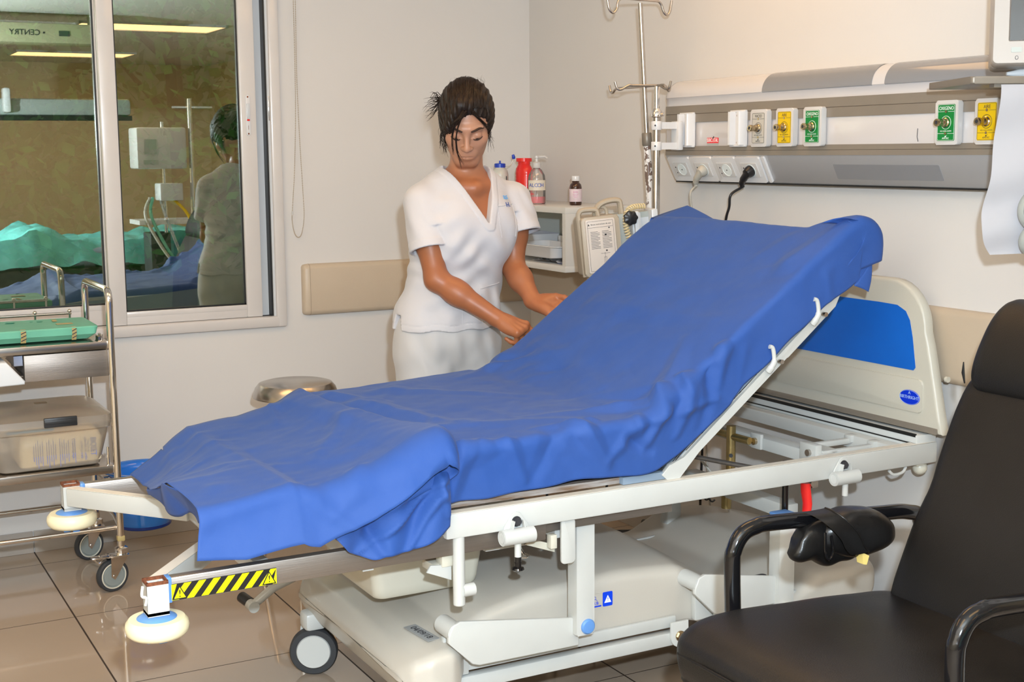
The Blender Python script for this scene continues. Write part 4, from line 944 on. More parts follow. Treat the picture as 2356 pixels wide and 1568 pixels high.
for xx in (0.6235, 0.8065): mb.prism([(xx-0.0115, 0.5318), (xx+0.0115, 0.5318), (xx+0.0, 0.5535)], YN-0.0032, YN-0.0026, axis='y')
part('triangle_face', mb, M['hyellow'], haz)
mb = MB()
for xx in (0.6235, 0.8065): mb.text('!', 0.021, T((xx, YN-0.0036, 0.5405), (PI/2, 0, 0)), 0.0003)
part('exclamation_mark', mb, M['black'], haz)
# foot corners: sawn-off posts, corner braces, bumper rollers
def foot_corner(y, s):
    mb = MB()
    for q in ((-0.0195, 0, 0.003, 0.039), (0.0195, 0, 0.003, 0.039)): mb.box((0.577+q[0], y, 0.541), (q[2], q[3], 0.068))
    for q in (-0.0185, 0.0185): mb.box((0.577, y+q, 0.541), (0.042, 0.003, 0.068))
    mb.box((0.577, y, 0.512), (0.042, 0.040, 0.006)); p = part('corner_post', mb, M['bed'], bed)
    mb = MB()
    for q in ((-0.0195, 0.0035, 0.0395),): 
        mb.box((0.577-0.0195, y, 0.5735), (0.0036, 0.0396, 0.0065)); mb.box((0.577+0.0195, y, 0.5735), (0.0036, 0.0396, 0.0065)); mb.box((0.577, y-0.0185, 0.5735), (0.0424, 0.0036, 0.0065)); mb.box((0.577, y+0.0185, 0.5735), (0.0424, 0.0036, 0.0065))
    mb.box((0.577, y, 0.560), (0.036, 0.034, 0.002)); part('rusty_rim', mb, M['rust'], p)
    a, b_ = Vector((0.572, y+s*0.018, 0.545)), Vector((0.80, y+s*0.31, 0.545))
    B = basis_from(b_-a); L = (b_-a).length; d = (b_-a).normalized(); n_ = Vector((0, 0, 1)).cross(d)
    mx = Matrix(((d.x, n_.x, 0, a.x), (d.y, n_.y, 0, a.y), (0, 0, 1, a.z), (0, 0, 0, 1)))
    mb = MB(); mb.box((L/2, 0, 0), (L, 0.028, 0.046), m=mx, bev=0.003); part('corner_brace', mb, M['bed'], bed)
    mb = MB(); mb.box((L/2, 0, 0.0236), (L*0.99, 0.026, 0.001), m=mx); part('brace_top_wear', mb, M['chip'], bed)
    mb = MB()
    prof = [(0.028, 0.497), (0.040, 0.500), (0.054, 0.499), (0.0605, 0.491), (0.0620, 0.482), (0.0600, 0.472), (0.053, 0.465), (0.036, 0.462), (0.02, 0.462)]
    mb.lathe(prof, (0.577, y, 0), 48); ro = part('bumper_roller', mb, M['roller'], bed)
    mb = MB(); mb.lathe([(0.0, 0.5065), (0.028, 0.5060), (0.038, 0.5010), (0.040, 0.4985), (0.0, 0.4985)], (0.577, y, 0), 40); part('hub', mb, M['capblue'], ro)
    mb = MB()
    for a_ in range(4): mb.box((0.577+0.016*math.cos(a_*PI/2+0.4), y+0.016*math.sin(a_*PI/2+0.4), 0.457), (0.017, 0.012, 0.012), bev=0.002)
    part('hub_underside', mb, M['capblue'], ro)
both(foot_corner)
mb = MB(); mb.tube(catmull([(0.548, YN-0.022, 0.574), (0.545, YN-0.024, 0.555), (0.553, YN-0.026, 0.55), (0.551, YN-0.024, 0.535)], 4), 0.003, n=8); part('paint_drip', mb, M['bed'], bed)
mb = MB(); mb.box2((0.795, YN+0.03, 0.525), (0.83, YF-0.03, 0.56), bev=0.003); part('cross_member', mb, M['bed'], bed)
# near rail end post with socket
mb = MB(); mb.cyl((1.238, YN, 0.572), (1.238, YN, 0.412), 0.0135, n=28); mb.lathe([(0.0135, 0), (0.012, -0.002), (0.0, -0.002)], (1.238, YN, 0.412), 28)
mb.tube(catmull([(1.238, YN, 0.47), (1.241, YN, 0.455), (1.25, YN, 0.446)], 4), [0.006]*9, n=10); p = part('side_post', mb, M['bed'], bed)
mb = MB(); mb.cyl((1.243, YN-0.004, 0.443), (1.272, YN-0.004, 0.443), 0.0145, n=26); part('socket_stub', mb, M['bed'], p)
mb = MB(); mb.box2((1.205, YN+0.016, 0.495), (1.232, YN+0.05, 0.535), bev=0.003); mb.box2((1.19, YN+0.03, 0.48), (1.235, YN+0.09, 0.50), bev=0.002); part('rail_block', mb, M['cream'], bed)
mb = MB(); mb.prism([(1.17, 0.488), (1.23, 0.462), (1.23, 0.497), (1.18, 0.503)], YN+0.02, YN+0.026, axis='y', bev=0.001); part('rail_plate', mb, M['bed'], bed)
# clamps on the near rail
def clamp(x, z):
    yf = YN-0.016
    mb = MB(); mb.prism([(x-0.036, z-0.028), (x+0.036, z-0.028), (x+0.030, z-0.010), (x+0.010, z+0.018), (x, z+0.022), (x-0.010, z+0.018), (x-0.030, z-0.010)], yf-0.004, yf, axis='y', bev=0.001)
    for sx_ in (-0.017, 0.017): mb.prism([(x+sx_-0.0015, z-0.02), (x+sx_+0.0015, z-0.02), (x+sx_*0.65+0.001, z+0.004), (x+sx_*0.65-0.001, z+0.004)], yf-0.018, yf-0.003, axis='y')
    c = part('rail_clamp', mb, M['bed'], bed)
    mb = MB(); mb.cyl((x, yf-0.004, z), (x, yf-0.013, z), 0.0095, n=6); mb.cyl((x, yf-0.003, z), (x, yf-0.0055, z), 0.012, n=20); part('bolt', mb, M['ink'], c)
    mb = MB(); mb.cyl((x-0.043, yf-0.016, z-0.030), (x+0.036, yf-0.016, z-0.030), 0.0180, n=32)
    mb.cyl((x-0.0445, yf-0.016, z-0.030), (x-0.0435, yf-0.016, z-0.030), 0.0165, n=28, cap=False); part('accessory_socket', mb, M['bed'], c)
    mb = MB(); mb.cyl((x-0.0436, yf-0.016, z-0.030), (x-0.0440, yf-0.016, z-0.030), 0.0115, n=24); part('bore', mb, M['wheelw'], c)
    mb = MB(); mb.cyl((x-0.002, yf-0.014, z-0.046), (x-0.002, yf-0.014, z-0.078), 0.0078, n=20); part('lock_pin', mb, M['bed'], c)
    return c
c1 = clamp(1.372, 0.586); clamp(2.327, 0.600)
mb = MB(); mb.lathe([(0.0085, 0.495), (0.0075, 0.485), (0.013, 0.483), (0.0145, 0.479), (0.010, 0.475), (0.0, 0.474)], (1.370, YN-0.03, 0), 20, cap=False); mb.cyl((1.370, YN-0.03, 0.508), (1.370, YN-0.03, 0.494), 0.0078, n=16); part('pin_tip', mb, M['blackgloss'], c1)
mb = MB(); mb.cyl((1.42, YN+0.08, 0.52), (1.44, YN+0.07, 0.475), 0.003, n=8); mb.lathe([(0.0, 0), (0.012, 0.001), (0.0135, 0.004), (0.009, 0.008), (0, 0.009)], (1.44, YN+0.07, 0.468), 20); part('release_pin', mb, M['chrome'], bed)
# hanging tab plate and its bracket
mb = MB(); mb.prism(rrect(1.497, 0.463, 1.533, 0.568, 0.008), YN-0.006, YN+0.0, axis='y', bev=0.001); part('tab_plate', mb, M['bed'], bed)
mb = MB(); mb.prism([(1.42, 0.512), (1.50, 0.482), (1.50, 0.500), (1.44, 0.522)], YN+0.03, YN+0.036, axis='y', bev=0.001); mb.box2((1.478, YN+0.01, 0.497), (1.495, YN+0.03, 0.530), bev=0.002); part('tab_bracket', mb, M['cream'], bed)
mb = MB(); mb.box2((1.33, YN+0.05, 0.503), (1.46, YN+0.10, 0.512), bev=0.002); part('latch_plate', mb, M['bed'], bed)
# main stainless side bar under the rail
mb = MB(); mb.box((1.62, YN+0.028, 0.553), (0.40, 0.020, 0.030)); part('inner_bar', mb, M['steelb'], bed)

# lifting linkage
def arm(y, x0, x1, s, capx, caz, zr=0.0):
    mb = MB(); P_ = [(x0, 0.318+zr), (x0+0.012, 0.345+zr), (x0+0.030, 0.352+zr), (x1, 0.306+zr), (x1, 0.238+zr), (x0+0.078, 0.240+zr), (x0+0.060, 0.246+zr), (x0+0.010, 0.296+zr), (x0, 0.306+zr)]
    mb.prism(P_, y, y+0.012*s, axis='y', bev=0.003); a = part('lift_arm', mb, M['bed'], bed)
    mb = MB(); mb.cyl((x0+0.022, y+0.002*s, 0.326+zr), (x0+0.022, y+0.075*s, 0.326+zr), 0.022, n=30); part('pivot', mb, M['wheelw'], a)
    return a
arm(2.590, 1.232, 1.575, 1, 1.61, 0.286)
arm(2.590, 1.912, 2.20, 1, 0, 0)
mb = MB(); mb.prism(rrect(1.557, 0.268, 1.606, 0.575, 0.004), 2.572, 2.612, axis='y', bev=0.004); st = part('lift_strut', mb, M['bed'], bed)
mb = MB(); mb.lathe([(0.0185, 0), (0.0185, 0.003), (0.015, 0.007), (0.008, 0.008), (0.0, 0.0075)], (1.5875, 2.572, 0.2885), 30, B=Matrix(((1, 0, 0), (0, 0, -1), (0, 1, 0)))); part('end_cap', mb, M['capblue'], st)
mb = MB(); mb.prism(rrect(2.165, 0.215, 2.215, 0.470, 0.004), 2.575, 2.615, axis='y', bev=0.004); st = part('lift_strut', mb, M['bed'], bed)
mb = MB(); mb.box2((2.163, 2.573, 0.470), (2.217, 2.617, 0.478), bev=0.003); part('end_cap', mb, M['capblue'], st)
mb = MB(); mb.cyl((2.20, 2.575, 0.232), (2.20, 2.545, 0.232), 0.010, n=12); mb.cyl((2.20, 2.56, 0.232), (2.20, 2.535, 0.226), 0.005, n=10); part('bolt', mb, M['brass'], st)
# far side linkage
mb = MB(); mb.prism([(1.95, 0.238), (2.33, 0.252), (2.345, 0.240), (2.345, 0.205), (2.33, 0.192), (2.05, 0.16)], 3.225, 3.237, axis='y', bev=0.002); part('lift_arm', mb, M['bed'], bed)
mb = MB(); mb.box2((2.285, 3.24, 0.20), (2.335, 3.28, 0.575), bev=0.003); st = part('lift_strut', mb, M['bed'], bed)
mb = MB(); mb.lathe([(0.0185, 0), (0.0185, 0.003), (0.015, 0.007), (0.0, 0.008)], (2.322, 3.224, 0.224), 30, B=Matrix(((1, 0, 0), (0, 0, -1), (0, 1, 0)))); part('end_cap', mb, M['capblue'], st)
# far near-side brackets hold the arms' brass spindle
# ------------------------------------------------------------------ cream castor base
def hz_(x):
    xs_ = [1.13, 1.16, 1.21, 1.28, 1.36, 1.50, 1.75, 1.92, 2.02, 2.12, 2.22, 2.34, 2.50, 2.60]
    zs_ = [0.245, 0.282, 0.300, 0.308, 0.350, 0.378, 0.390, 0.378, 0.320, 0.250, 0.250, 0.305, 0.300, 0.28]
    return float(np.interp(x, xs_, zs_))
def hw_(x):
    xs_ = [1.13, 1.155, 1.195, 1.25, 1.275, 1.31, 1.95, 1.99, 2.06, 2.45, 2.55, 2.60]
    ws_ = [0.33, 0.372, 0.392, 0.392, 0.375, 0.325, 0.325, 0.335, 0.385, 0.385, 0.36, 0.30]
    return float(np.interp(x, xs_, ws_))
def hb_(x):
    xs_ = [1.13, 1.17, 1.24, 1.28, 1.95, 2.0, 2.5, 2.60]
    zs_ = [0.225, 0.150, 0.118, 0.200, 0.205, 0.19, 0.17, 0.22]
    return float(np.interp(x, xs_, zs_))
rg = []
for x in list(np.linspace(1.13, 1.34, 26))+list(np.linspace(1.36, 2.60, 64)):
    w, h, b0 = hw_(x), hz_(x), hb_(x); R = 0.032; R = min(R, (h-b0)*0.9); DP = 0.018
    P_ = [(x, 2.99-w+0.012, b0), (x, 2.99-w, b0+0.004), (x, 2.99-w, b0+0.018)]
    for i in range(7):
        a = i/6*PI/2; P_.append((x, 2.99-w+R-R*math.cos(a), h-DP-R+R*math.sin(a)))
    n_ = 12
    for i in range(1, n_):
        u = i/n_; yy = 2.99-w+R+(2*w-2*R)*u; P_.append((x, yy, h-DP+DP*math.sin(PI*u)**0.7))
    for i in range(7):
        a = (1-i/6)*PI/2; P_.append((x, 2.99+w-R+R*math.cos(a), h-DP-R+R*math.sin(a)))
    P_ += [(x, 2.99+w, b0+0.018), (x, 2.99+w, b0+0.004), (x, 2.99+w-0.012, b0)]
    rg.append(P_)
mb = MB(); mb.rings(rg); cov = part('base_cover', mb, M['cover'], bed, ang=75)
sm = cov.modifiers.new('s', 'SUBSURF'); sm.levels = 1; sm.render_levels = 1
# stickers on the cover
mb = MB(); P0 = Vector((1.205, 2.705, 0.2775))
mb = MB(); mxs = T((1.222, 2.716, 0.2930), (0, math.radians(3), math.radians(-80)))
mb.prism(rrect(-0.050, -0.017, 0.050, 0.017, 0.002), 0, 0.0012, axis='z', m=mxs); stk = part('base_label', mb, mat('foil label', (0.38, 0.40, 0.42), 0.3, metal=0.3), bed)
mb = MB(); mb.text('04/09/18', 0.024, mxs @ T((0, 0, 0.0014)), 0.0003, sx=0.9)
part('lettering', mb, M['ink'], stk)
yfa = 2.99-0.325
mb = MB(); mb.prism(rrect(1.688, 0.291, 1.716, 0.327, 0.003), yfa-0.0012, yfa+0.001, axis='y'); w1 = part('warning_label', mb, mat('signal blue', (0.0, 0.05, 0.72), 0.4), bed)
mb = MB(); mb.prism([(1.692, 0.300), (1.712, 0.300), (1.702, 0.319)], yfa-0.0018, yfa-0.0012, axis='y'); part('warning_triangle', mb, M['inkw'], w1)
mb = MB(); mb.text('!', 0.014, T((1.702, yfa-0.0022, 0.3075), (PI/2, 0, 0)), 0.0003); part('exclamation_mark', mb, bpy.data.materials['signal blue'], w1)
mb = MB(); mb.box2((1.640, yfa-0.0010, 0.2885), (1.685, yfa+0.0005, 0.327)); w2 = part('load_label', mb, M['cover'], bed)
mb = MB(); mb.box2((1.640, yfa-0.0016, 0.293), (1.683, yfa-0.0010, 0.2965)); mb.tube([(u, yfa-0.0015, v) for u, v in ((1.654, 0.300), (1.674, 0.300), (1.670, 0.311), (1.666, 0.313), (1.662, 0.313), (1.658, 0.311))], 0.0006, n=4, closed=True)
mb.tube([(1.664+0.0035*math.cos(a), yfa-0.0015, 0.3165+0.0035*math.sin(a)) for a in np.linspace(0, 2*PI, 13)[:-1]], 0.0005, n=4, closed=True)
mb.text('205 kg', 0.008, T((1.664, yfa-0.0015, 0.3045), (PI/2, 0, 0)), 0.0003); part('printing', mb, bpy.data.materials['signal blue'], w2)
# foot pedal slot on the head deck
mb = MB(); mb.prism(rrect(2.155, 2.715, 2.245, 2.735, 0.0098), 0.262, 0.2665, axis='z'); part('drain_slot', mb, M['ink'], bed)
# chassis bar and brackets
mb = MB(); mb.box2((1.24, 2.640, 0.163), (1.90, 2.668, 0.197), bev=0.003); part('chassis_bar', mb, M['bed'], bed)
mb = MB(); mb.box2((1.24, 3.31, 0.163), (1.90, 3.34, 0.197), bev=0.003); part('chassis_bar', mb, M['bed'], bed)
mb = MB(); mb.prism([(1.872, 0.225), (1.872, 0.185)]+[(1.898+0.026*math.cos(a), 0.185+0.026*math.sin(a)) for a in np.linspace(PI, 2*PI, 12)]+[(1.924, 0.225)], 2.632, 2.640, axis='y', bev=0.001); br = part('bar_bracket', mb, M['bed'], bed)
mb = MB(); mb.cyl((1.898, 2.632, 0.188), (1.898, 2.625, 0.188), 0.0115, n=6); mb.cyl((1.898, 2.632, 0.188), (1.898, 2.6285, 0.188), 0.014, n=20); part('bolt', mb, M['brass'], br)
mb = MB(); mb.box2((1.245, 2.645, 0.20), (1.31, 2.66, 0.30), bev=0.003); mb.box2((1.31, 2.652, 0.205), (1.90, 2.664, 0.235), bev=0.004); mb.box2((1.95, 2.64, 0.215), (2.02, 2.66, 0.30), bev=0.003); mb.box2((2.0, 2.62, 0.19), (2.4, 2.635, 0.25), bev=0.006)
part('chassis_plate', mb, M['bed'], bed)
# brake pivots and pedal
mb = MB(); mb.cyl((1.213, 2.56, 0.196), (1.213, 2.62, 0.196), 0.021, n=26); mb.cyl((1.213, 2.559, 0.196), (1.213, 2.556, 0.196), 0.016, n=24); mb.tube([(1.21, 2.59, 0.19), (1.17, 2.58, 0.165), (1.12, 2.57, 0.15)], [0.017, 0.013, 0.012], n=12); bk = part('brake_lever', mb, M['cream'], bed)
mb = MB(); mb.cyl((1.213, 2.5555, 0.196), (1.213, 2.551, 0.196), 0.007, n=14); part('bolt', mb, M['chrome'], bk)
mb = MB(); mb.tube([(1.155, 3.42, 0.24), (1.10, 3.43, 0.215), (1.045, 3.435, 0.175)], [0.015, 0.013, 0.012], n=12); mb.cyl((1.04, 3.42, 0.170), (1.04, 3.46, 0.170), 0.0155, n=20); bk = part('brake_lever', mb, M['bed'], bed)
mb = MB(); mb.cyl((1.04, 3.455, 0.172), (1.03, 3.50, 0.178), 0.0155, n=20); part('pedal_grip', mb, M['black'], bk)
# castors
def castor(x, y, ang_, name='castor', r=0.065, w=0.03):
    ax = Vector((math.cos(ang_), math.sin(ang_), 0)); c = Vector((x, y, r))
    B = basis_from(ax)
    mb = MB(); prof = [(r-0.018, -w/2), (r-0.004, -w/2), (r, -w/2+0.006), (r, w/2-0.006), (r-0.004, w/2), (r-0.018, w/2)]
    mb.lathe(prof+[prof[0]], c, 44, B=B, cap=False); cs = part(name, mb, M['tyre'], bed)
    mb = MB(); mb.lathe([(0.0, -w/2-0.002), (r-0.021, -w/2-0.002), (r-0.0175, -w/2+0.003), (r-0.0175, w/2-0.003), (r-0.021, w/2+0.002), (0.0, w/2+0.002)], c, 40, B=B); part('wheel_disc', mb, M['wheelw'], cs)
    mb = MB(); sd = -1
    o = c+ax*(-(w/2+0.006)); o2 = c+ax*(w/2+0.006)
    up = Vector((0, 0, 1)); t_ = up.cross(ax)
    for q in (o-ax*0.012,):
        P_ = [q+t_*(0.045*math.cos(a))+up*(0.045*math.sin(a)) for a in np.linspace(PI, 2*PI, 12)]+[q+t_*0.045+up*0.085, q-t_*0.03+up*0.10]
        P2 = [p+ax*0.012 for p in P_]; mb.rings([P_, P2])
    mb.box(tuple(c+up*0.088), (0.06, 0.06, 0.05), bev=0.012); part('fork', mb, M['wheelw'], cs)
    return cs
castor(1.165, 3.30, math.radians(245)); castor(1.19, 2.72, math.radians(150)); castor(2.50, 3.28, math.radians(200)); castor(2.50, 2.70, math.radians(170))
# cream tub slung under the seat
rg = []
for z, k in ((0.470, 1.0), (0.380, 0.93), (0.362, 0.91), (0.352, 0.86)):
    cx_, cy_ = 1.285, 2.97; hx, hy = 0.150*k, 0.175*k
    rg.append([(cx_+u, cy_+v, z) for u, v in rrect(-hx, -hy, hx, hy, 0.025, 5)])
mb = MB(); mb.rings(rg); part('underbed_tub', mb, M['cream'], bed)
mb = MB(); mb.box2((1.12, 2.78, 0.466), (1.45, 3.16, 0.474), bev=0.003); part('tub_flange', mb, M['cream'], bed)
mb = MB(); mb.box2((1.02, YN+0.02, 0.515), (1.045, YF-0.02, 0.545)); part('cross_member', mb, M['bed'], bed)
mb = MB(); mb.box2((1.50, YN+0.03, 0.515), (1.53, YF-0.02, 0.56)); part('cross_member', mb, M['bed'], bed)
# mattress platforms and mattress
def slab(P, th_dn, y0, y1): pass
mb = MB(); mb.box2((0.86, YN+0.02, 0.626), (1.815, YF-0.02, 0.640)); part('seat_platform', mb, mat('worn platform board', (0.20, 0.12, 0.07), 0.7, col2=(0.45, 0.42, 0.40), vscale=40, aniso=(0.3, 3, 3)), bed)
mb = MB(); mb.box2((1.67, YN+0.004, 0.6245), (1.822, YN+0.30, 0.643), bev=0.002); part('platform_edge', mb, M['mattress'], bed)
# raised back frame
a0 = Vector((1.800, YN, 0.628)); a1 = Vector((2.318, YN, 1.038)); dv = (a1-a0).normalized(); nv = Vector((-dv.z, 0, dv.x)); LB = (a1-a0).length
def bm_(y, u0=0.0): return Matrix(((dv.x, 0, nv.x, a0.x), (0, 1, 0, y), (dv.z, 0, nv.z, a0.z), (0, 0, 0, 1)))
for y in (YN+0.006, YF-0.006):
    mb = MB(); m_ = bm_(y)
    mb.prism([(-0.005, -0.022), (0.022, -0.022), (0.10, -0.012), (LB*0.66, -0.012), (LB*0.665, -0.016), (LB-0.03, -0.016), (LB+0.012, 0.004), (LB+0.022, 0.030), (LB+0.012, 0.030), (LB-0.04, 0.008), (0.06, 0.008), (0.02, 0.024), (-0.012, 0.020)], -0.006, 0.006, axis='y', m=m_, bev=0.0015); part('back_side_bar', mb, M['bed'], bed)
mb = MB(); mb.box2((0.02, -0.43, 0.010), (LB-0.01, 0.42, 0.018), m=bm_(2.99)); part('back_platform', mb, M['mattress'], bed)
for u in (0.05, 0.35, 0.6):
    mb = MB(); mb.box2((u, -0.43, -0.016), (u+0.03, 0.43, 0.010), m=bm_(2.99)); part('back_cross_bar', mb, M['bed'], bed)
for u in (0.40, 0.575):
    mb = MB(); m_ = bm_(YN-0.002); mb.tube([m_ @ p for p in catmull([Vector((u-0.03, -0.004, 0.004)), Vector((u-0.02, -0.010, 0.010)), Vector((u-0.005, -0.012, 0.018)), Vector((u+0.01, -0.012, 0.045)), Vector((u+0.006, -0.010, 0.055))], 6)], [0.009]*7+[0.0075]*6+[0.0055]*12, n=12); h = part('strap_hook', mb, M['bed'], bed)
    mb = MB(); mb.cyl(tuple(m_ @ Vector((u+0.012, 0.0, -0.002))), tuple(m_ @ Vector((u+0.012, -0.012, -0.002))), 0.006, n=12); part('rivet', mb, M['steel'], h)
mb = MB(); mb.tube(catmull([(1.76, YN+0.03, 0.650), (1.79, YN+0.02, 0.645), (1.81, YN+0.012, 0.655), (1.84, YN+0.008, 0.685), (1.90, YN+0.006, 0.735)], 6), 0.003, n=8); part('cable_loop', mb, M['black'], bed)
def prism_profile(pts_top, th, y0, y1, bev=0.02):
    mb = MB(); P_ = pts_top+[ (p[0]+q[0]*th, p[1]+q[1]*th) for p, q in reversed(list(zip(pts_top, [(0, -1)]*len(pts_top))))]
    mb.prism(P_, y0, y1, axis='y', bev=bev); return mb
mt_ = MB(); top = [(0.90, 0.690), (1.10, 0.700), (1.20, 0.735), (1.70, 0.745), (1.79, 0.775), (1.90, 0.862), (2.30, 1.165)]
bot = [(2.372, 1.085), (1.86, 0.68), (1.80, 0.645), (1.20, 0.645), (0.90, 0.62)]
mt_.prism(top+bot, YN+0.025, YF-0.03, axis='y', bev=0.015)
solo('mattress', mt_, M['mattress'], 'grey blue vinyl mattress hidden beneath the blue sheet, edge showing at the backrest', 'mattress', (1.65, 3.0, 0.62))
# ------------------------------------------------------------------ head end of the frame
mb = MB(); mb.box2((2.335, YN+0.015, 0.572), (2.385, YF-0.015, 0.606), bev=0.003); part('head_cross_bar', mb, M['bed'], bed)
mb = MB(); mb.box2((2.555, YN+0.0, 0.575), (2.655, YF, 0.612), bev=0.003); part('head_cross_bar', mb, M['bed'], bed)
mb = MB(); mb.box2((2.590, YN-0.01, 0.612), (2.66, YF+0.01, 0.645), bev=0.002); part('head_channel', mb, M['wheelw'], bed)
mb = MB(); mb.box2((2.5885, YN-0.005, 0.640), (2.594, YF, 0.6485)); mb.box2((2.5885, YN-0.005, 0.620), (2.592, YF, 0.6235)); part('channel_seal', mb, M['gasket'], bed)
for y in (2.66, 2.75):
    mb = MB(); mb.box2((2.39, y-0.009, 0.588), (2.57, y+0.009, 0.604), bev=0.004); part('slide_rail', mb, M['bed'], bed)
    mb = MB(); mb.box2((2.545, y-0.014, 0.592), (2.575, y+0.014, 0.613), bev=0.003); part('slide_stop', mb, M['bed'], bed)
mb = MB(); mb.box2((2.330, 2.635, 0.575), (2.352, 2.700, 0.628), bev=0.003); mb.box2((2.352, 2.63, 0.606), (2.40, 2.72, 0.612)); b1 = part('pivot_bracket', mb, M['bed'], bed)
mb = MB(); mb.cyl((2.331, 2.66, 0.605), (2.322, 2.66, 0.605), 0.009, n=14); part('bolt', mb, M['steel'], b1)
mb = MB(); mb.box2((2.328, 2.86, 0.572), (2.340, 2.905, 0.616), bev=0.003); b1 = part('pivot_bracket', mb, M['bed'], bed)
mb = MB(); mb.cyl((2.329, 2.882, 0.594), (2.320, 2.882, 0.594), 0.010, n=14); part('bolt', mb, M['brass'], b1)
M['oldbrass'] = mat('yellow passivated steel', (0.42, 0.33, 0.15), 0.32, metal=0.9, vary=0.2, vscale=25)
mb = MB(); mb.cyl((2.300, 2.955, 0.44), (2.300, 2.955, 0.628), 0.0135, n=24); mb.cyl((2.30, 2.955, 0.598), (2.31, 2.885, 0.596), 0.0105, n=16); mb.cyl((2.30, 2.955, 0.60), (2.29, 3.18, 0.60), 0.0105, n=16); p = part('lift_spindle', mb, M['oldbrass'], bed)
mb = MB()
for z in (0.50, 0.545): mb.cyl((2.291, 2.943, z), (2.289, 2.940, z), 0.0055, n=12)
part('hole', mb, M['ink'], p)
mb = MB(); mb.cyl((2.10, 3.05, 0.565), (2.28, 2.70, 0.545), 0.007, n=12); part('tie_rod', mb, M['steelb'], bed)
mb = MB(); mb.box2((2.33, 2.75, 0.400), (2.375, 3.22, 0.440), bev=0.003); part('lower_cross_bar', mb, M['bed'], bed)
mb = MB(); mb.cyl((2.345, 3.03, 0.40), (2.345, 3.03, 0.365), 0.015, n=20); mb.box2((2.33, 3.015, 0.398), (2.38, 3.05, 0.404)); part('spindle_nut', mb, M['oldbrass'], bed)
mb = MB(); mb.tube(catmull([(2.30, 3.12, 0.62), (2.30, 3.13, 0.53), (2.33, 3.10, 0.47), (2.36, 3.06, 0.42)], 6), 0.004, n=8); part('hose', mb, M['cable'], bed)
mb = MB(); mb.cyl((2.222, 2.625, 0.40), (2.222, 2.625, 0.602), 0.0085, n=16); part('gas_strut', mb, M['blackgloss'], bed)
mb = MB(); mb.cyl((2.222, 2.625, 0.24), (2.222, 2.625, 0.41), 0.012, n=16); part('gas_strut_body', mb, M['black'], bed)
rl = [(2.237, 0.556, 0.016), (2.240, 0.530, 0.017), (2.246, 0.500, 0.0155), (2.243, 0.470, 0.0145), (2.236, 0.440, 0.014), (2.232, 0.405, 0.012)]
mb = MB(); mb.tube([(x, 2.566, z) for x, z, r in rl], [r for _, _, r in rl], n=18, flat=0.6); lv = part('release_lever', mb, M['red'], bed, label='red release lever')
mb = MB(); mb.cyl((2.246, 2.555, 0.556), (2.246, 2.545, 0.556), 0.008, n=14); mb.box2((2.255, 2.56, 0.54), (2.275, 2.564, 0.556)); part('bolt', mb, M['steel'], lv)
mb = MB(); mb.prism([(2.229, 0.438), (2.243, 0.438), (2.236, 0.450)], 2.5565, 2.5575, axis='y'); mb.box2((2.230, 2.5565, 0.424), (2.241, 2.5575, 0.431)); part('white_mark', mb, M['inkw'], lv)
mb = MB(); mb.sphere((2.635, YN+0.02, 0.548), 0.020, n=10); mb.box2((2.60, YN-0.004, 0.560), (2.625, YN+0.02, 0.570)); part('corner_buffer', mb, M['cream'], bed)
mb = MB(); mb.tube(catmull([(2.50, YN-0.004, 0.560), (2.515, YN-0.006, 0.548), (2.545, YN-0.006, 0.550), (2.56, YN-0.004, 0.563)], 5), 0.004, n=8); part('pull_loop', mb, M['bed'], bed)
mb = coil([(2.12, 3.12, 0.50), (2.15, 3.02, 0.46), (2.20, 2.90, 0.44)], 0.008, 0.0025, 14); part('coiled_cable', mb, M['black'], bed)
mb = MB(); mb.tube(catmull([(1.95, 3.35, 0.56), (1.93, 3.36, 0.40), (1.96, 3.38, 0.25), (2.0, 3.4, 0.1)], 6), 0.004, n=8); mb.tube(catmull([(2.10, 3.30, 0.56), (2.12, 3.31, 0.45), (2.10, 3.33, 0.30), (2.08, 3.35, 0.1)], 6), 0.004, n=8); part('control_cable', mb, M['black'], bed)
# headboard
HX = 2.618
def hb_outline(d=0.0, r=0.13):
    P_ = [(YN-0.068+d, 0.652+d)]
    yn0, yn1 = YN-0.068, YN+0.030     # near edge leans inwards as it rises
    top = 1.052-d
    zc = top-r
    ynz = lambda z: yn0+(yn1-yn0)*max(0, (z-0.652)/(1.052-0.652))
    P_ += [(ynz(z)+d, z) for z in (0.70, 0.76, 0.82, 0.88)]
    cy_ = ynz(zc)+r+0.004; 
    for i in range(9):
        a = PI-i/8*PI/2; P_.append((cy_+d*0+(r)*math.cos(a)+d*0.6, zc+r*math.sin(a)))
    Q_ = [(2*2.99-y, z) for y, z in reversed(P_)]
    return P_+Q_
mb = MB(); o_ = hb_outline(); 
rg = []
for dx, dd in ((0.034, 0.006), (0.028, 0.0), (0.006, 0.0), (0.001, 0.004), (0.0, 0.010)): rg.append([(HX+dx, y, z) for y, z in hb_outline(dd)])
mb.rings(rg)
hbp = part('headboard', mb, M['hb'], bed, ang=60)
def blue_outline():
    return rrect(2.575, 0.812, 2*2.99-2.575, 0.985, 0.03)
P_ = [(2.578, 0.815)]; 
ptsb = []
for y, z in ((2.583, 0.812), (2.576, 0.820), (2.590, 0.90), (2.602, 0.945), (2.618, 0.968), (2.650, 0.982), (2.72, 0.984)): ptsb.append((y, z))
full = ptsb+[(2*2.99-y, z) for y, z in reversed(ptsb)]
mb = MB(); mb.prism([(y, z) for y, z in full], HX-0.0015, HX+0.006, axis='x'); part('blue_panel', mb, M['hblue'], hbp, label='bright blue inset panel')
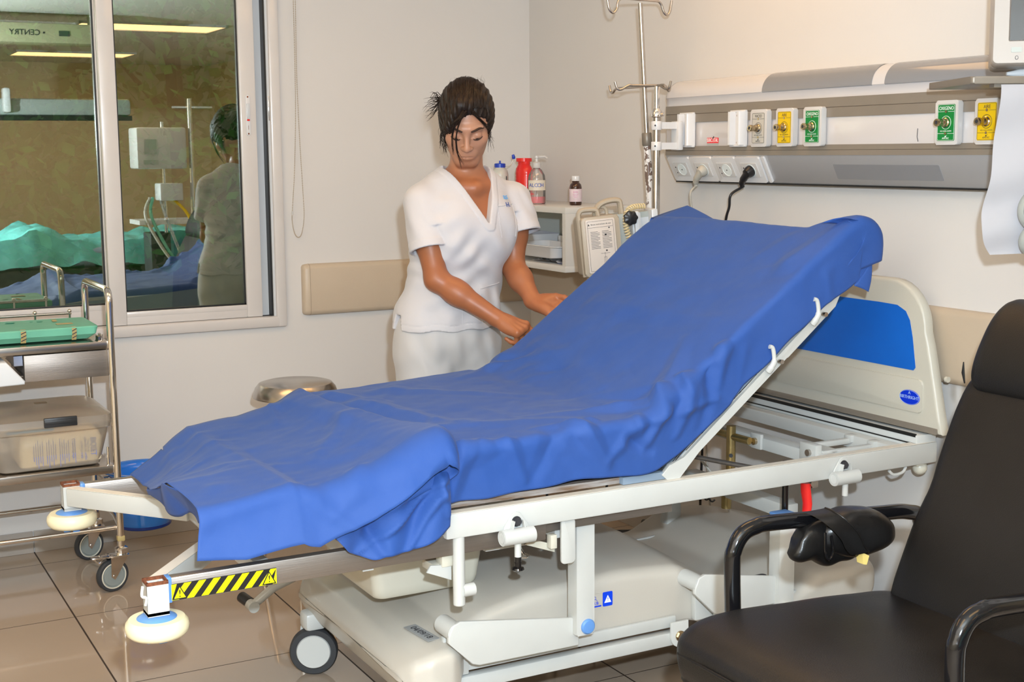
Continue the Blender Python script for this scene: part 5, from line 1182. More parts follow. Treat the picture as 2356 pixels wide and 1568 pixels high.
mb = MB(); mb.prism(rrect(2.545, 0.700, 2*2.99-2.545, 0.790, 0.014), HX-0.004, HX+0.004, axis='x', bev=0.003); part('raised_band', mb, M['hb'], hbp)
mb = MB(); rg = []
cy_, cz_ = 2.590, 0.738
for q, dx in ((1.0, -0.004), (0.98, -0.0052)): rg.append([(HX+dx, cy_+0.037*q*math.cos(a), cz_+0.0205*q*math.sin(a)) for a in np.linspace(0, 2*PI, 41)[:-1]])
mb.rings(rg); em = part('emblem', mb, mat('emblem blue', (0.0, 0.03, 0.60), 0.35), hbp, label='oval blue emblem')
mW = lambda y, z: Matrix(((0, 0, -1, HX-0.0056), (-1, 0, 0, y), (0, 1, 0, z), (0, 0, 0, 1)))
mb = MB(); mb.text('BIRTHRIGHT', 0.0125, mW(cy_, cz_), 0.0003, sx=0.98); mb.text('\u265C' if False else 'A', 0.012, mW(cy_, cz_+0.0125), 0.0003); mb.tube([(HX-0.0054, cy_+0.0355*math.cos(a), cz_+0.0190*math.sin(a)) for a in np.linspace(0, 2*PI, 41)[:-1]], 0.0005, n=4, closed=True)
part('lettering', mb, mat('emblem pale blue', (0.35, 0.50, 0.75), 0.4), em)
mb = MB(); mb.prism(rrect(YN-0.055, 0.652, 2.99*2-(YN-0.055), 0.668, 0.003), HX-0.003, HX+0.02, axis='x', bev=0.001); part('bottom_trim', mb, M['rail'], hbp)
mb = MB(); mb.cyl((HX+0.02, YN-0.058, 0.80), (HX+0.02, YN-0.066, 0.80), 0.008, n=12); part('screw', mb, M['hb'], hbp)
# ================================================================== THE BLUE SHEET
def sheet_mat():
    m, nt, b = new_mat('blue nonwoven sheet')
    tc = nt.nodes.new('ShaderNodeTexCoord')
    n = nt.nodes.new('ShaderNodeTexNoise'); n.inputs['Scale'].default_value = 5.0; n.inputs['Detail'].default_value = 6; n.inputs['Roughness'].default_value = 0.65; nt.links.new(tc.outputs['Object'], n.inputs['Vector'])
    r = nt.nodes.new('ShaderNodeValToRGB'); r.color_ramp.elements[0].position = 0.35; r.color_ramp.elements[1].position = 0.65
    r.color_ramp.elements[0].color = (0.024, 0.078, 0.305, 1); r.color_ramp.elements[1].color = (0.032, 0.087, 0.315, 1)
    nt.links.new(n.outputs['Fac'], r.inputs[0]); nt.links.new(r.outputs[0], b.inputs['Base Color'])
    b.inputs['Roughness'].default_value = 0.66; b.inputs['Specular IOR Level'].default_value = 0.22
    b.inputs['Sheen Weight'].default_value = 0.07; b.inputs['Sheen Roughness'].default_value = 0.45; b.inputs['Sheen Tint'].default_value = (0.85, 0.82, 0.90, 1)
    n2 = nt.nodes.new('ShaderNodeTexNoise'); n2.inputs['Scale'].default_value = 320; n2.inputs['Detail'].default_value = 3; nt.links.new(tc.outputs['Object'], n2.inputs['Vector'])
    bp = nt.nodes.new('ShaderNodeBump'); bp.inputs['Strength'].default_value = 0.35; bp.inputs['Distance'].default_value = 0.0008; nt.links.new(n2.outputs['Fac'], bp.inputs['Height']); nt.links.new(bp.outputs[0], b.inputs['Normal'])
    return m
M['sheet'] = sheet_mat()
PX = [0.60, 0.717, 0.849, 0.883, 1.01, 1.10, 1.18, 1.33, 1.43, 1.65, 1.718, 1.797, 1.862, 1.957, 2.146, 2.300, 2.345, 2.385, 2.402]
PZ = [0.50, 0.586, 0.684, 0.697, 0.707, 0.725, 0.757, 0.765, 0.768, 0.776, 0.783, 0.818, 0.858, 0.935, 1.074, 1.182, 1.196, 1.165, 1.110]
_pp = catmull([(x, 0, z) for x, z in zip(PX, PZ)], 24)
_S = np.concatenate([[0], np.cumsum([(_pp[i+1]-_pp[i]).length for i in range(len(_pp)-1)])])
_X = np.array([p.x for p in _pp]); _Z = np.array([p.z for p in _pp])
def s_of_x(x): return float(np.interp(x, _X, _S))
def prof_at(s):
    e = 0.02; x, z = np.interp(s, _S, _X), np.interp(s, _S, _Z)
    x0, z0 = np.interp(s-e, _S, _X), np.interp(s-e, _S, _Z); x1, z1 = np.interp(s+e, _S, _X), np.interp(s+e, _S, _Z)
    t = Vector((x1-x0, 0, z1-z0)).normalized()
    return Vector((x, 0, z)), Vector((-t.z, 0, t.x)), t
YTF, YTN = 3.360, 2.553; WT = YTF-YTN
def cross(s, a, near_out=0.0, far_out=0.0, rc=0.016, k=1.0):
    """point and normal of the drape at length s along the bed and arc distance a from the far top edge"""
    p, n, t = prof_at(s)
    if a < 0:
        d = -a; th = min(1.0, d/(rc*PI/2))*PI/2
        if th < PI/2: y = YTF+rc*math.sin(th); h = -rc*(1-math.cos(th)); nn = n*math.cos(th)+Vector((0, math.sin(th), 0))
        else: y = YTF+rc+far_out*(d-rc*PI/2); h = -rc-(d-rc*PI/2); nn = Vector((0, 1, 0))
    elif a > WT:
        d = a-WT; th = min(1.0, d/(rc*PI/2))*PI/2
        if th < PI/2: y = YTN-rc*math.sin(th); h = -rc*(1-math.cos(th)); nn = n*math.cos(th)+Vector((0, -math.sin(th), 0))
        else: y = YTN-rc-near_out*(d-rc*PI/2); h = -rc-(d-rc*PI/2); nn = Vector((0, -1, 0))
    else: y = YTF-a; h = 0; nn = n
    # the hanging sides fall straight down on the flat part, square to the slope on the backrest
    q_ = max(0.0, min(1.0, (p.x-1.76)/0.12)); q_ = q_*q_*(3-2*q_); dn = Vector((0, 0, h))*(1-q_)+n*h*q_
    return Vector((p.x, y, p.z))+dn, nn
def ridge(px_, py_, ax, ay, bx, by, w, A, sharp=1.0):
    """height of a pressed crease along a segment"""
    dx, dy = bx-ax, by-ay; L2 = dx*dx+dy*dy
    t = max(0, min(1, ((px_-ax)*dx+(py_-ay)*dy)/L2)); qx, qy = ax+t*dx-px_, ay+t*dy-py_
    d = math.sqrt(qx*qx+qy*qy)/(w*(1.0-0.5*t))
    return A*(1-0.75*t)*max(0.0, 1-d)**sharp if d < 1 else 0.0
# creases in (s, a) coordinates: x position is converted to s
CR = []
def cr(x0, a0_, x1, a1_, w, A, sharp=1.0): CR.append((s_of_x(x0), a0_, s_of_x(x1), a1_, w, A*1.35, sharp))
W0 = WT
# knee area radiating folds near side
cr(1.80, W0-0.03, 1.66, W0-0.12, 0.05, 0.014); cr(1.80, W0-0.02, 1.72, W0+0.08, 0.035, 0.016); cr(1.86, W0-0.01, 1.80, W0+0.10, 0.03, 0.015)
cr(1.84, W0-0.05, 1.95, W0-0.14, 0.05, 0.012); cr(1.78, W0-0.06, 1.74, W0-0.20, 0.05, -0.010); cr(1.70, W0+0.02, 1.62, W0+0.09, 0.03, 0.012)
cr(1.55, W0-0.01, 1.62, W0+0.10, 0.035, 0.013); cr(1.48, W0+0.01, 1.42, W0+0.11, 0.04, -0.010); cr(1.60, W0-0.03, 1.45, W0-0.04, 0.03, 0.010)
cr(1.36, W0+0.01, 1.40, W0+0.10, 0.03, 0.010); cr(1.25, W0+0.00, 1.21, W0+0.14, 0.04, 0.014); cr(1.30, W0+0.00, 1.24, W0+0.05, 0.05, 0.010)
cr(1.72, W0-0.10, 1.50, W0-0.16, 0.05, 0.008); cr(1.90, W0+0.02, 1.84, W0+0.12, 0.03, -0.012); cr(1.95, W0+0.01, 1.90, W0+0.07, 0.03, 0.010)
cr(1.78, W0+0.03, 1.70, W0+0.02, 0.02, 0.010); cr(1.68, W0+0.05, 1.74, W0+0.10, 0.025, -0.012); cr(1.82, W0+0.05, 1.88, W0+0.09, 0.02, 0.010)
# bunched corner below the fold
cr(1.19, W0+0.06, 0.99, W0+0.14, 0.018, 0.016); cr(1.18, W0+0.09, 1.08, W0+0.19, 0.020, 0.014); cr(1.17, W0+0.02, 1.20, W0+0.14, 0.018, 0.016); cr(1.02, W0+0.10, 1.06, W0+0.19, 0.022, -0.012); cr(1.11, W0+0.05, 1.00, W0+0.09, 0.015, 0.012)
# far side and middle of the knee
cr(1.74, 0.05, 1.86, 0.25, 0.06, 0.008); cr(1.80, 0.30, 1.70, 0.50, 0.07, -0.008); cr(1.78, 0.02, 1.60, 0.10, 0.05, 0.010); cr(1.72, 0.00, 1.82, 0.12, 0.04, -0.012)
cr(1.85, 0.10, 1.78, 0.55, 0.05, 0.007); cr(1.76, 0.20, 1.64, 0.45, 0.05, 0.007)
# long gentle folds over seat
cr(1.35, 0.12, 1.62, 0.40, 0.05, 0.006); cr(1.24, 0.25, 1.34, 0.62, 0.06, 0.012); cr(1.28, 0.62, 1.60, 0.74, 0.06, 0.006); cr(1.45, 0.05, 1.25, 0.30, 0.05, 0.006); cr(1.22, 0.10, 1.30, 0.28, 0.05, 0.010)
# backrest
cr(2.00, 0.15, 2.02, 0.70, 0.05, 0.0045); cr(2.12, 0.10, 2.10, 0.45, 0.045, 0.0045); cr(1.96, 0.35, 1.98, 0.60, 0.05, -0.004); cr(2.20, 0.75, 2.33, 0.80, 0.05, 0.008); cr(2.28, 0.66, 2.20, 0.60, 0.04, 0.004)
_R = random.Random(5)
for k in range(12):
    x0 = _R.uniform(1.2, 2.25); a0_ = _R.uniform(W0-0.02, W0+0.07); cr(x0, a0_, x0+_R.uniform(-0.07, 0.07), a0_+_R.uniform(0.03, 0.09), _R.uniform(0.012, 0.032), _R.uniform(-0.006, 0.008), 1.0)
for k in range(30):
    x0 = _R.uniform(1.2, 2.25); a0_ = _R.uniform(0.05, W0-0.1); th = _R.uniform(0, PI); L = _R.uniform(0.08, 0.25); cr(x0, a0_, x0+L*math.cos(th)*0.8, a0_+L*math.sin(th), _R.uniform(0.02, 0.05), _R.uniform(-0.003, 0.0035), 1.3)
def wr(s, a):
    h = sum(ridge(s, a, *c) for c in CR if abs(s-(c[0]+c[2])/2) < 0.35)
    q = Vector((s*3.1, a*3.1, 1.7)); h += 0.008*noise.noise(q)+0.0035*noise.noise(q*3.2)+0.0012*noise.noise(q*9)
    return h
bedsheet = MB()
s0, s1 = s_of_x(0.94), _S[-1]
NS, NA = 300, 150
P = []
for i in range(NS):
    s = s0+(s1-s0)*i/(NS-1); x_ = float(np.interp(s, _S, _X)); zt_ = float(np.interp(s, _S, _Z))
    # bottom edge of the near side
    if x_ < 1.205:
        zb = float(np.interp(x_, [0.94, 0.97, 1.02, 1.08, 1.12, 1.17, 1.203], [0.605, 0.572, 0.552, 0.550, 0.556, 0.573, 0.590])); hang = zt_-zb; out = 0.20
    else:
        q = min(1, (x_-1.205)/0.006)
        hang = (1-q)*(zt_-0.59)+q*float(np.interp(x_, [1.205, 1.33, 1.45, 1.62, 1.70, 1.76, 1.80, 1.86, 1.93, 2.1, 2.28, 2.36, 2.41], [0.128, 0.125, 0.126, 0.130, 0.140, 0.150, 0.150, 0.134, 0.128, 0.124, 0.136, 0.15, 0.12])); out = 0.20*(1-q)-0.02*q
    hang += 0.003*math.sin(s*17)+0.002*math.sin(s*41+1)
    far = 0.14
    row = []
    for j in range(NA):
        # denser near the near edge
        u = j/(NA-1); a = -far+(WT+far+hang)*(u+0.10*math.sin(PI*u)*u)/(1.0)
        a = min(a, WT+hang)
        if j == NA-1: a = WT+hang
        p, n_ = cross(s, a, out)
        edge = max(0, (s-s_of_x(2.2))/(_S[-1]-s_of_x(2.2)))
        h = wr(s, a)*(1.0 if a < WT else 1.0)
        if x_ < 1.205 and a > WT: h += 0.010*math.sin((x_-0.94)*52+a*22)+0.012*noise.noise(Vector((x_*16, a*14, 4)))
        p = p+n_*(h+0.004)
        # puffed near corner at the head end
        k1 = max(0, 1-((s-s_of_x(2.345))/0.13)**2)*max(0, 1-((a-(WT-0.0))/0.13)**2)
        p = p+Vector((0.045, -0.006, 0.030))*k1
        if edge > 0.55 and a > WT: p.x += 0.035*(edge-0.55)/0.45
        row.append(p)
    P.append(row)
bedsheet.grid(P)
# pointed corners standing off the mattress end
def tri_patch(A, B, C, bow, n=10):
    A, B, C, bow = Vector(A), Vector(B), Vector(C), Vector(bow); rows = []
    for i in range(n+1):
        u = i/n; row = []
        for j in range(n+1):
            v = j/n; p = (A.lerp(B, v)).lerp(C, u*0.999); w = 4*u*(1-u)*0.5+2*v*(1-v)*(1-u)
            row.append(p+bow*w)
        rows.append(row)
    bedsheet.grid(rows)
tri_patch((2.325, 3.40, 1.195), (2.405, 3.10, 1.165), (2.44, 3.37, 1.231), (0.012, 0.0, 0.004))
tri_patch((2.31, 3.40, 1.12), (2.325, 3.40, 1.195), (2.44, 3.37, 1.231), (0.0, 0.012, 0.0))
tri_patch((2.335, 2.545, 1.222), (2.405, 2.56, 1.150), (2.428, 2.535, 1.182), (0.004, -0.012, 0.008))
tri_patch((2.30, 2.60, 1.215), (2.345, 2.535, 1.225), (2.428, 2.535, 1.182), (0.010, 0.0, 0.016))
tri_patch((2.415, 2.54, 1.125), (2.352, 2.533, 1.058), (2.398, 2.530, 1.040), (0.006, -0.006, 0.0))
tri_patch((2.400, 2.55, 1.17), (2.415, 2.54, 1.125), (2.352, 2.533, 1.058), (0.012, -0.004, 0.0))
# folded-over foot part: a second layer whose right hand edge is a roll that opens towards the near side
FCR = []
_R2 = random.Random(11)
for a_ in ((0.80, 0.10, 0.76, 0.30, 0.035, 0.008, 1.2), (0.86, 0.12, 0.82, 0.55, 0.045, 0.008, 1.2), (1.08, 0.03, 1.04, 0.20, 0.03, 0.012, 1.2), (1.12, 0.05, 1.16, 0.55, 0.05, 0.010, 1.2),
           (1.15, 0.40, 0.98, 0.62, 0.05, 0.012, 1.2), (0.72, 0.45, 0.95, 0.60, 0.05, 0.006, 1.2), (0.90, 0.82, 0.99, 0.90, 0.03, 0.010, 1.2), (1.02, 0.80, 0.93, 0.86, 0.03, 0.010, 1.2), (0.68, 0.84, 0.92, 0.80, 0.03, 0.006, 1.2)): FCR.append(a_)
for k in range(16):
    x0 = _R2.uniform(0.7, 1.15); a0_ = _R2.uniform(0.05, 0.85); th = _R2.uniform(0, PI); L = _R2.uniform(0.06, 0.2); FCR.append((x0, a0_, x0+L*math.cos(th), a0_+L*math.sin(th), _R2.uniform(0.015, 0.04), _R2.uniform(-0.003, 0.004), 1.3))
P = []
NV, NT = 120, 150
for i in range(NV):
    v = i/(NV-1)
    row = []
    for j in range(NT):
        u = j/(NT-1)
        # hang length of the flap depends on x, so work from the target x first
        fold_r = 0.007+0.019*max(0, (v-0.45)/0.55)**1.5
        xl = 0.718-0.070*v+0.012*math.sin(v*9)
        xr = 1.205-0.03*(1-v)-0.010*math.sin(v*5)+(0.0 if v < 0.9 else -0.25*(v-0.9))
        xlen = xr-xl; arc_ = PI*fold_r; back = 0.22
        tot = xlen+arc_+back; q = u*tot
        if q < xlen: x_ = xl+q; off = 2*fold_r*min(1, q/xlen*1.2)**2 if q > xlen*0.45 else 2*fold_r*(q/xlen*1.2)**2; 
        elif q < xlen+arc_:
            th = (q-xlen)/fold_r; x_ = xr+fold_r*math.sin(th); off = fold_r+fold_r*math.cos(th)
        else: x_ = xr-(q-xlen-arc_); off = 0.0
        under = 0.0 if q < xlen else min(1.0, (q-xlen)/arc_)
        hangx = float(np.interp(x_, [0.60, 0.66, 0.75, 0.88, 0.935, 1.02, 1.105, 1.15, 1.20], [0.095, 0.102, 0.118, 0.108, 0.090, 0.068, 0.038, 0.030, 0.022]))+0.052*under*(1 if q < xlen+arc_ else max(0, 1-(q-xlen-arc_)/back*1.1))
        zt_ = float(np.interp(x_, _X, _Z))
        a = -0.10*max(0, 1-v*14)*(x_ > 0.8)+v*(WT+hangx)
        s = s_of_x(x_)
        # the near end of the foot part stays high: lift the low end of the profile towards the near side
        p, n_ = cross(s, a, 0.28)
        lift = max(0, (0.90-x_))*0.66*max(0, min(1, (v-0.15)/0.5))
        p.z += lift
        qv = Vector((x_*4.0, a*4.0, 7.3))
        h = 0.010*noise.noise(qv)+0.004*noise.noise(qv*3)+0.0012*noise.noise(qv*8)
        for c in FCR: h += ridge(x_, a, *c)
        p = p+n_*(h*(1 if off > 0.001 or q < xlen else 0.4)+off+0.009)
        row.append(p)
    P.append(row)
bedsheet.grid(P)
# the free foot end of the sheet droops between the rails
edge_ = [P[i][0] for i in range(int(NV*0.22), int(NV*0.845))]
dro = []
for k in range(12):
    w = k/11
    dro.append([p+Vector((0.045*w*math.sin(PI*0.5*i/len(edge_))+0.008*math.sin(w*3+i*0.21), 0.0, -w*0.075*min(1, (i/len(edge_))*1.6)*(1-0.5*max(0, i/len(edge_)-0.8)/0.2)-0.004*w*math.sin(i*0.33))) for i, p in enumerate(edge_)])
bedsheet.grid(dro)
me_mat = M['sheet']
sh = solo('bed_sheet', bedsheet, me_mat, 'blue disposable sheet draped over the raised backrest, folded back on itself at the foot', 'sheet', (1.5, 3.0, 0.65), ang=80)
so = sh.modifiers.new('t', 'SOLIDIFY'); so.thickness = 0.0012; so.offset = 0
# ================================================================== BLACK RECLINER CHAIR
ch = thing('recliner_chair', 'black vinyl high-backed chair with tubular arms in the right foreground', 'chair', (1.75, 1.75, 0))
CY0, CY1 = 1.455, 2.045      # near and far sides
def cushion(name, sec, y0, y1, rr, mat_=None, crown=0.012, parent=ch):
    """sec: outline in x,z (closed); puffed across y with rounded sides"""
    cx_ = sum(p[0] for p in sec)/len(sec); cz_ = sum(p[1] for p in sec)/len(sec)
    rg = []
    n = 18
    for i in range(n+1):
        u = i/n; y = y0+(y1-y0)*u; e = min(y-y0, y1-y); e = max(0.0, e)
        k = math.sqrt(max(0, 1-(1-min(1, e/rr))**2)) if e < rr else 1.0
        ins = rr*(1-k)
        ring = []
        for x, z in sec:
            dx, dz = x-cx_, z-cz_; L = math.hypot(dx, dz); f = max(0.2, (L-ins)/L); c = 1+crown*math.sin(PI*u)/L
            ring.append((cx_+dx*f*c, y, cz_+dz*f*c))
        rg.append(ring)
    # finer rings near both ends
    ys_ = [0, .004, .010, .018, .030, .05]; rg = []
    W_ = y1-y0
    st_ = [y0+q for q in ys_ if q < rr*1.2]+list(np.linspace(y0+rr*1.1, y1-rr*1.1, 12))+[y1-q for q in reversed(ys_) if q < rr*1.2]
    for y in st_:
        e = max(0, min(y-y0, y1-y)); k = math.sqrt(max(0, 1-(1-min(1, e/rr))**2)); ins = rr*(1-k); u = (y-y0)/W_
        rg.append([(cx_+(x-cx_)*max(0.2, (math.hypot(x-cx_, z-cz_)-ins)/math.hypot(x-cx_, z-cz_))*(1+crown*math.sin(PI*u)), y, cz_+(z-cz_)*max(0.2, (math.hypot(x-cx_, z-cz_)-ins)/math.hypot(x-cx_, z-cz_))*(1+crown*math.sin(PI*u))) for x, z in sec])
    mb = MB(); mb.rings(rg); o = part(name, mb, mat_ or M['leather'], parent, ang=70)
    return o
seat_sec = [(p.x, p.z) for p in catmull([(1.425, 0, 0.462), (1.435, 0, 0.405), (1.47, 0, 0.392), (1.75, 0, 0.392), (2.0, 0, 0.40), (2.02, 0, 0.44), (1.99, 0, 0.478), (1.90, 0, 0.490), (1.75, 0, 0.505), (1.60, 0, 0.512), (1.50, 0, 0.508), (1.448, 0, 0.492)], 5, closed=True)]
sc_ = cushion('seat', seat_sec, CY0+0.01, CY1-0.035, 0.035, mat('black vinyl seat', (0.009, 0.0078, 0.007), 0.36, spec=0.42, bump=0.3, bscale=420, vary=0.35, vscale=5), 0.0)
mb = MB(); mb.tube(catmull([(1.428, CY0+0.03, 0.452), (1.422, 1.6, 0.455), (1.422, 1.85, 0.455), (1.428, CY1-0.06, 0.452)], 8), 0.0035, n=8)
mb.tube(catmull([(1.45, CY1-0.045, 0.450), (1.60, CY1-0.037, 0.452), (1.80, CY1-0.037, 0.45), (1.95, CY1-0.04, 0.45)], 8), 0.003, n=8)
part('piping', mb, M['leather'], sc_)
# leaning back: straight slab from the seat up, then the headrest pillow
bk0, bk1 = Vector((1.95, 0, 0.46)), Vector((2.165, 0, 0.920))
dB = (bk1-bk0).normalized(); nB = Vector((dB.z, 0, -dB.x))
def bp_(u, w): p = bk0+dB*u+nB*w; return (p.x, p.z)
L_ = (bk1-bk0).length
back_sec = [bp_(u, w) for u, w in ((0.0, 0.0), (0.08, -0.010), (0.2, -0.016), (0.35, -0.012), (L_-0.02, -0.006), (L_+0.03, 0.02), (L_+0.03, 0.07), (L_-0.02, 0.085), (0.25, 0.085), (0.0, 0.08), (-0.03, 0.04))]
back_sec = [(p.x, p.z) for p in catmull([(a, 0, b_) for a, b_ in back_sec], 5, closed=True)]
cushion('backrest', back_sec, CY0+0.03, CY1-0.065, 0.032, None, 0.01)
hp0 = bk1+dB*(-0.010); 
def hp_(u, w): p = hp0+dB*u+nB*w; return (p.x, p.z)
head_sec = [hp_(u, w) for u, w in ((-0.02, 0.012), (0.00, -0.022), (0.06, -0.036), (0.13, -0.030), (0.185, -0.004), (0.205, 0.035), (0.19, 0.075), (0.12, 0.095), (0.03, 0.095), (-0.015, 0.07))]
head_sec = [(p.x, p.z) for p in catmull([(a, 0, b_) for a, b_ in head_sec], 5, closed=True)]
hr = cushion('headrest', head_sec, CY0+0.045, CY1-0.075, 0.038, None, 0.012)
# gathered pleats under the headrest
mb = MB()
for k in range(15):
    y = CY0+0.07+k*0.032; a = hp0+dB*(-0.006)+nB*(-0.012); b_ = hp0+dB*0.035+nB*(-0.030)
    mb.tube([(a.x, y, a.z), ((a.x+b_.x)/2-0.002, y+0.004, (a.z+b_.z)/2), (b_.x, y+0.006, b_.z)], [0.0015, 0.0035, 0.0012], n=6)
part('pleat', mb, M['leather'], hr)
# tubular arm frames
def arm_frame(y, xo, zo):
    mb = MB(); r = 0.0165
    P_ = [(1.60+xo, y, 0.10), (1.598+xo, y, 0.40), (1.592+xo, y, 0.58+zo), (1.597+xo, y, 0.618+zo), (1.615+xo, y, 0.645+zo), (1.645+xo, y, 0.656+zo), (1.70+xo, y, 0.658+zo), (1.95+xo, y, 0.640+zo), (2.06+xo, y, 0.63+zo), (2.10+xo, y, 0.60+zo), (2.12+xo, y, 0.45), (2.14+xo, y, 0.10)]
    mb.tube(catmull(P_, 8), r, n=22); f = part('arm_frame', mb, M['blackgloss'], ch); return f
fa = arm_frame(2.035, 0.0, 0.0); na = arm_frame(1.470, 0.012, -0.004)
mb = MB(); mb.tube([(1.60, 2.035, 0.115), (1.60, 1.47, 0.115)], 0.0165, n=16); mb.tube([(2.14, 2.035, 0.115), (2.14, 1.47, 0.115)], 0.0165, n=16); part('cross_tube', mb, M['blackgloss'], ch)
for x in (1.60, 2.14):
    for y in (1.47, 2.035):
        mb = MB(); mb.tube([(x, y, 0.12), (x, y, 0.085)], 0.014, n=14); mb.cyl((x-0.012, y-0.012, 0.045), (x+0.012, y-0.012, 0.045), 0.045, n=28); part('castor', mb, M['black'], ch)
mb = MB(); mb.box2((1.50, 1.50, 0.36), (1.98, 1.98, 0.39)); part('seat_base', mb, M['black'], ch)
# torn padded sleeve on the far arm
def pad(y, x0, x1, zt, parent, near=False):
    rg = []
    st_ = list(np.linspace(0, 1, 22))
    for u in st_:
        x = x0+(x1-x0)*u; e = math.sin(PI*min(1, max(0, u)))**0.35 if 0 < u < 1 else 0.25
        top = zt+0.022*e+0.004*math.sin(u*7)-0.020*u; low = zt-0.075-0.030*math.sin(PI*u*0.8)-0.01*math.sin(u*11); w = 0.040*e+0.006
        ring = []
        for k in range(28):
            a = 2*PI*k/28; cz_ = (top+low)/2; hz2 = (top-low)/2
            r_ = 1+0.06*noise.noise(Vector((u*5, math.cos(a)*1.5, math.sin(a)*1.5+3)))
            sa = math.sin(a); ca = math.cos(a)
            yy = y+w*r_*ca*(1.0 if sa > -0.3 else 0.75); zz = cz_+hz2*r_*sa
            ring.append((x, yy, zz))
        rg.append(ring)
    mb = MB(); mb.rings(rg); return part('arm_pad', mb, M['leather'], parent, ang=80)
M['leathers'] = mat('soft black vinyl', (0.007, 0.0065, 0.0065), 0.30, spec=0.45, bump=0.35, bscale=60)
rg = []
def sq_(c, e=0.72): return math.copysign(abs(c)**e, c)
for i in range(40):   # upper padded roll, fat end towards the backrest
    u = i/39; x = 1.790+0.200*u; e = max(0.10, min(1, (math.sin(PI*u)+0.02))**0.32)
    cz_ = 0.624-0.014*u; rz = (0.046+0.004*math.sin(PI*u))*e; ry = 0.052*e
    ring = []
    for k in range(40):
        a = 2*PI*k/40; q = 1+0.025*math.sin(3*a+u*5)+0.02*math.sin(u*14+a*2)
        ring.append((x+0.012*math.sin(a)*(0.5-u), 2.020+ry*sq_(math.cos(a))*q, cz_+rz*sq_(math.sin(a))*q))
    rg.append(ring)
mb = MB(); mb.rings(rg); ap = part('arm_pad', mb, M['leathers'], ch, ang=80)
rg = []
for i in range(40):   # loose cover hanging below the tube
    u = i/39; x = 1.742+0.215*u; e = max(0.15, min(1, math.sin(PI*min(1, u*0.96+0.02)))**0.28)
    top = 0.664-0.022*u; low = 0.556+0.006*math.sin(u*9)+0.012*u*u-0.004*math.sin(u*21)
    cz_ = (top+low)/2; rz = (top-low)/2; ry = 0.034*e*(1-0.2*u)
    ring = []
    for k in range(40):
        a = 2*PI*k/40; q = 1+0.07*math.sin(4*a+u*7)*(math.sin(a) < 0.2)
        sl = (0.016*(1-u))*(-math.sin(a)); ring.append((x-sl*0.9, 2.024+ry*sq_(math.cos(a), 0.85)*q, cz_+rz*sq_(math.sin(a), 0.6)*(e if i not in (0, 39) else e*0.9)))
    rg.append(ring)
mb = MB(); mb.rings(rg); sk = part('pad_cover', mb, M['leathers'], ch, ang=80)
mb = MB(); mb.prism([(1.868, 0.588), (1.888, 0.578), (1.882, 0.560), (1.873, 0.562)], 1.966, 1.985, axis='y'); part('exposed_foam', mb, M['foam'], ap, label='yellow foam showing through the tear')
mb = MB()   # stitched flap wrapping the front of the sleeve
P = []
for i in range(18):
    u = i/17; row = []
    for j in range(24):
        v = j/23; a = PI*(0.5+0.60*v)
        x = 1.755+0.060*u+0.070*v*v+0.012*v*(1-u); y = 2.020+0.0585*sq_(math.cos(a)); z = 0.622+0.0535*sq_(math.sin(a))-0.012*v*v
        row.append((x, y-0.002*math.sin(u*PI), z))
    P.append(row)
mb.grid(P); mb.tube(P[-1], 0.0022, n=6); part('cover_flap', mb, M['leathers'], ap, ang=80)
mb = MB(); mb.tube(catmull([(1.778, 1.976, 0.640), (1.776, 1.972, 0.60), (1.784, 1.970, 0.585), (1.795, 1.972, 0.600), (1.792, 1.974, 0.632)], 6), 0.0028, n=8); part('wire_loop', mb, M['blackgloss'], fa)
mb = MB(); mb.tube(catmull([(1.775, 1.452, 0.62), (1.77, 1.448, 0.575), (1.785, 1.446, 0.552), (1.81, 1.448, 0.56), (1.815, 1.45, 0.60)], 6), 0.003, n=8); part('wire_loop', mb, M['blackgloss'], na)

# ================================================================== STEEL TROLLEY
tr = thing('steel_trolley', 'stainless steel instrument trolley on castors at the left edge', 'trolley', (0.55, 4.46, 0))
TX0, TX1, TF, TB = 0.08, 0.868, 4.285, 4.675
def end_frame(x):
    mb = MB(); r = 0.0115
    zt_ = 0.985
    P_ = [(x, TF, 0.13), (x, TF, 0.50), (x, TF, zt_-0.05)]+[tuple(p) for p in arc((x, TF+0.035, zt_-0.045), 0.035, PI, PI/2, 6, 'yz')]+[tuple(p) for p in arc((x, TB-0.035, zt_-0.045+0.0), 0.035, PI/2, 0, 6, 'yz')]+[(x, TB, zt_-0.06), (x, TB, 0.13)]
    mb.tube(P_, r, n=18); part('end_frame', mb, M['chrome'], tr)
    mb = MB(); mb.tube([(x, TF, 0.205), (x, TF+0.08, 0.225), (x, TB-0.08, 0.225), (x, TB, 0.205)], 0.007, n=12); part('lower_brace', mb, M['chrome'], tr)
end_frame(TX1); end_frame(TX0)
for y in (TF+0.012, TB-0.012):
    mb = MB(); mb.cyl((TX0, y, 0.203), (TX1, y, 0.203), 0.0075, n=14); part('lower_rail', mb, M['chrome'], tr)
mb = MB(); mb.box2((TX0+0.01, TF+0.0, 0.790), (TX1-0.008, TB-0.005, 0.815), bev=0.002); part('top_tray', mb, M['steel'], tr)
mb = MB(); mb.box2((TX0+0.01, TF+0.0, 0.386), (TX1-0.008, TB-0.005, 0.412), bev=0.002); part('lower_tray', mb, M['steel'], tr)
mb = MB(); mb.cyl((TX0, TB-0.012, 0.868), (TX1-0.05, TB-0.012, 0.868), 0.005, n=12)
for x in (0.34, 0.52, 0.70, 0.812): mb.cyl((x, TB-0.012, 0.815), (x, TB-0.012, 0.872), 0.0045, n=10); mb.sphere((x, TB-0.012, 0.875), 0.0075, n=8)
part('gallery_rail', mb, M['chrome'], tr)
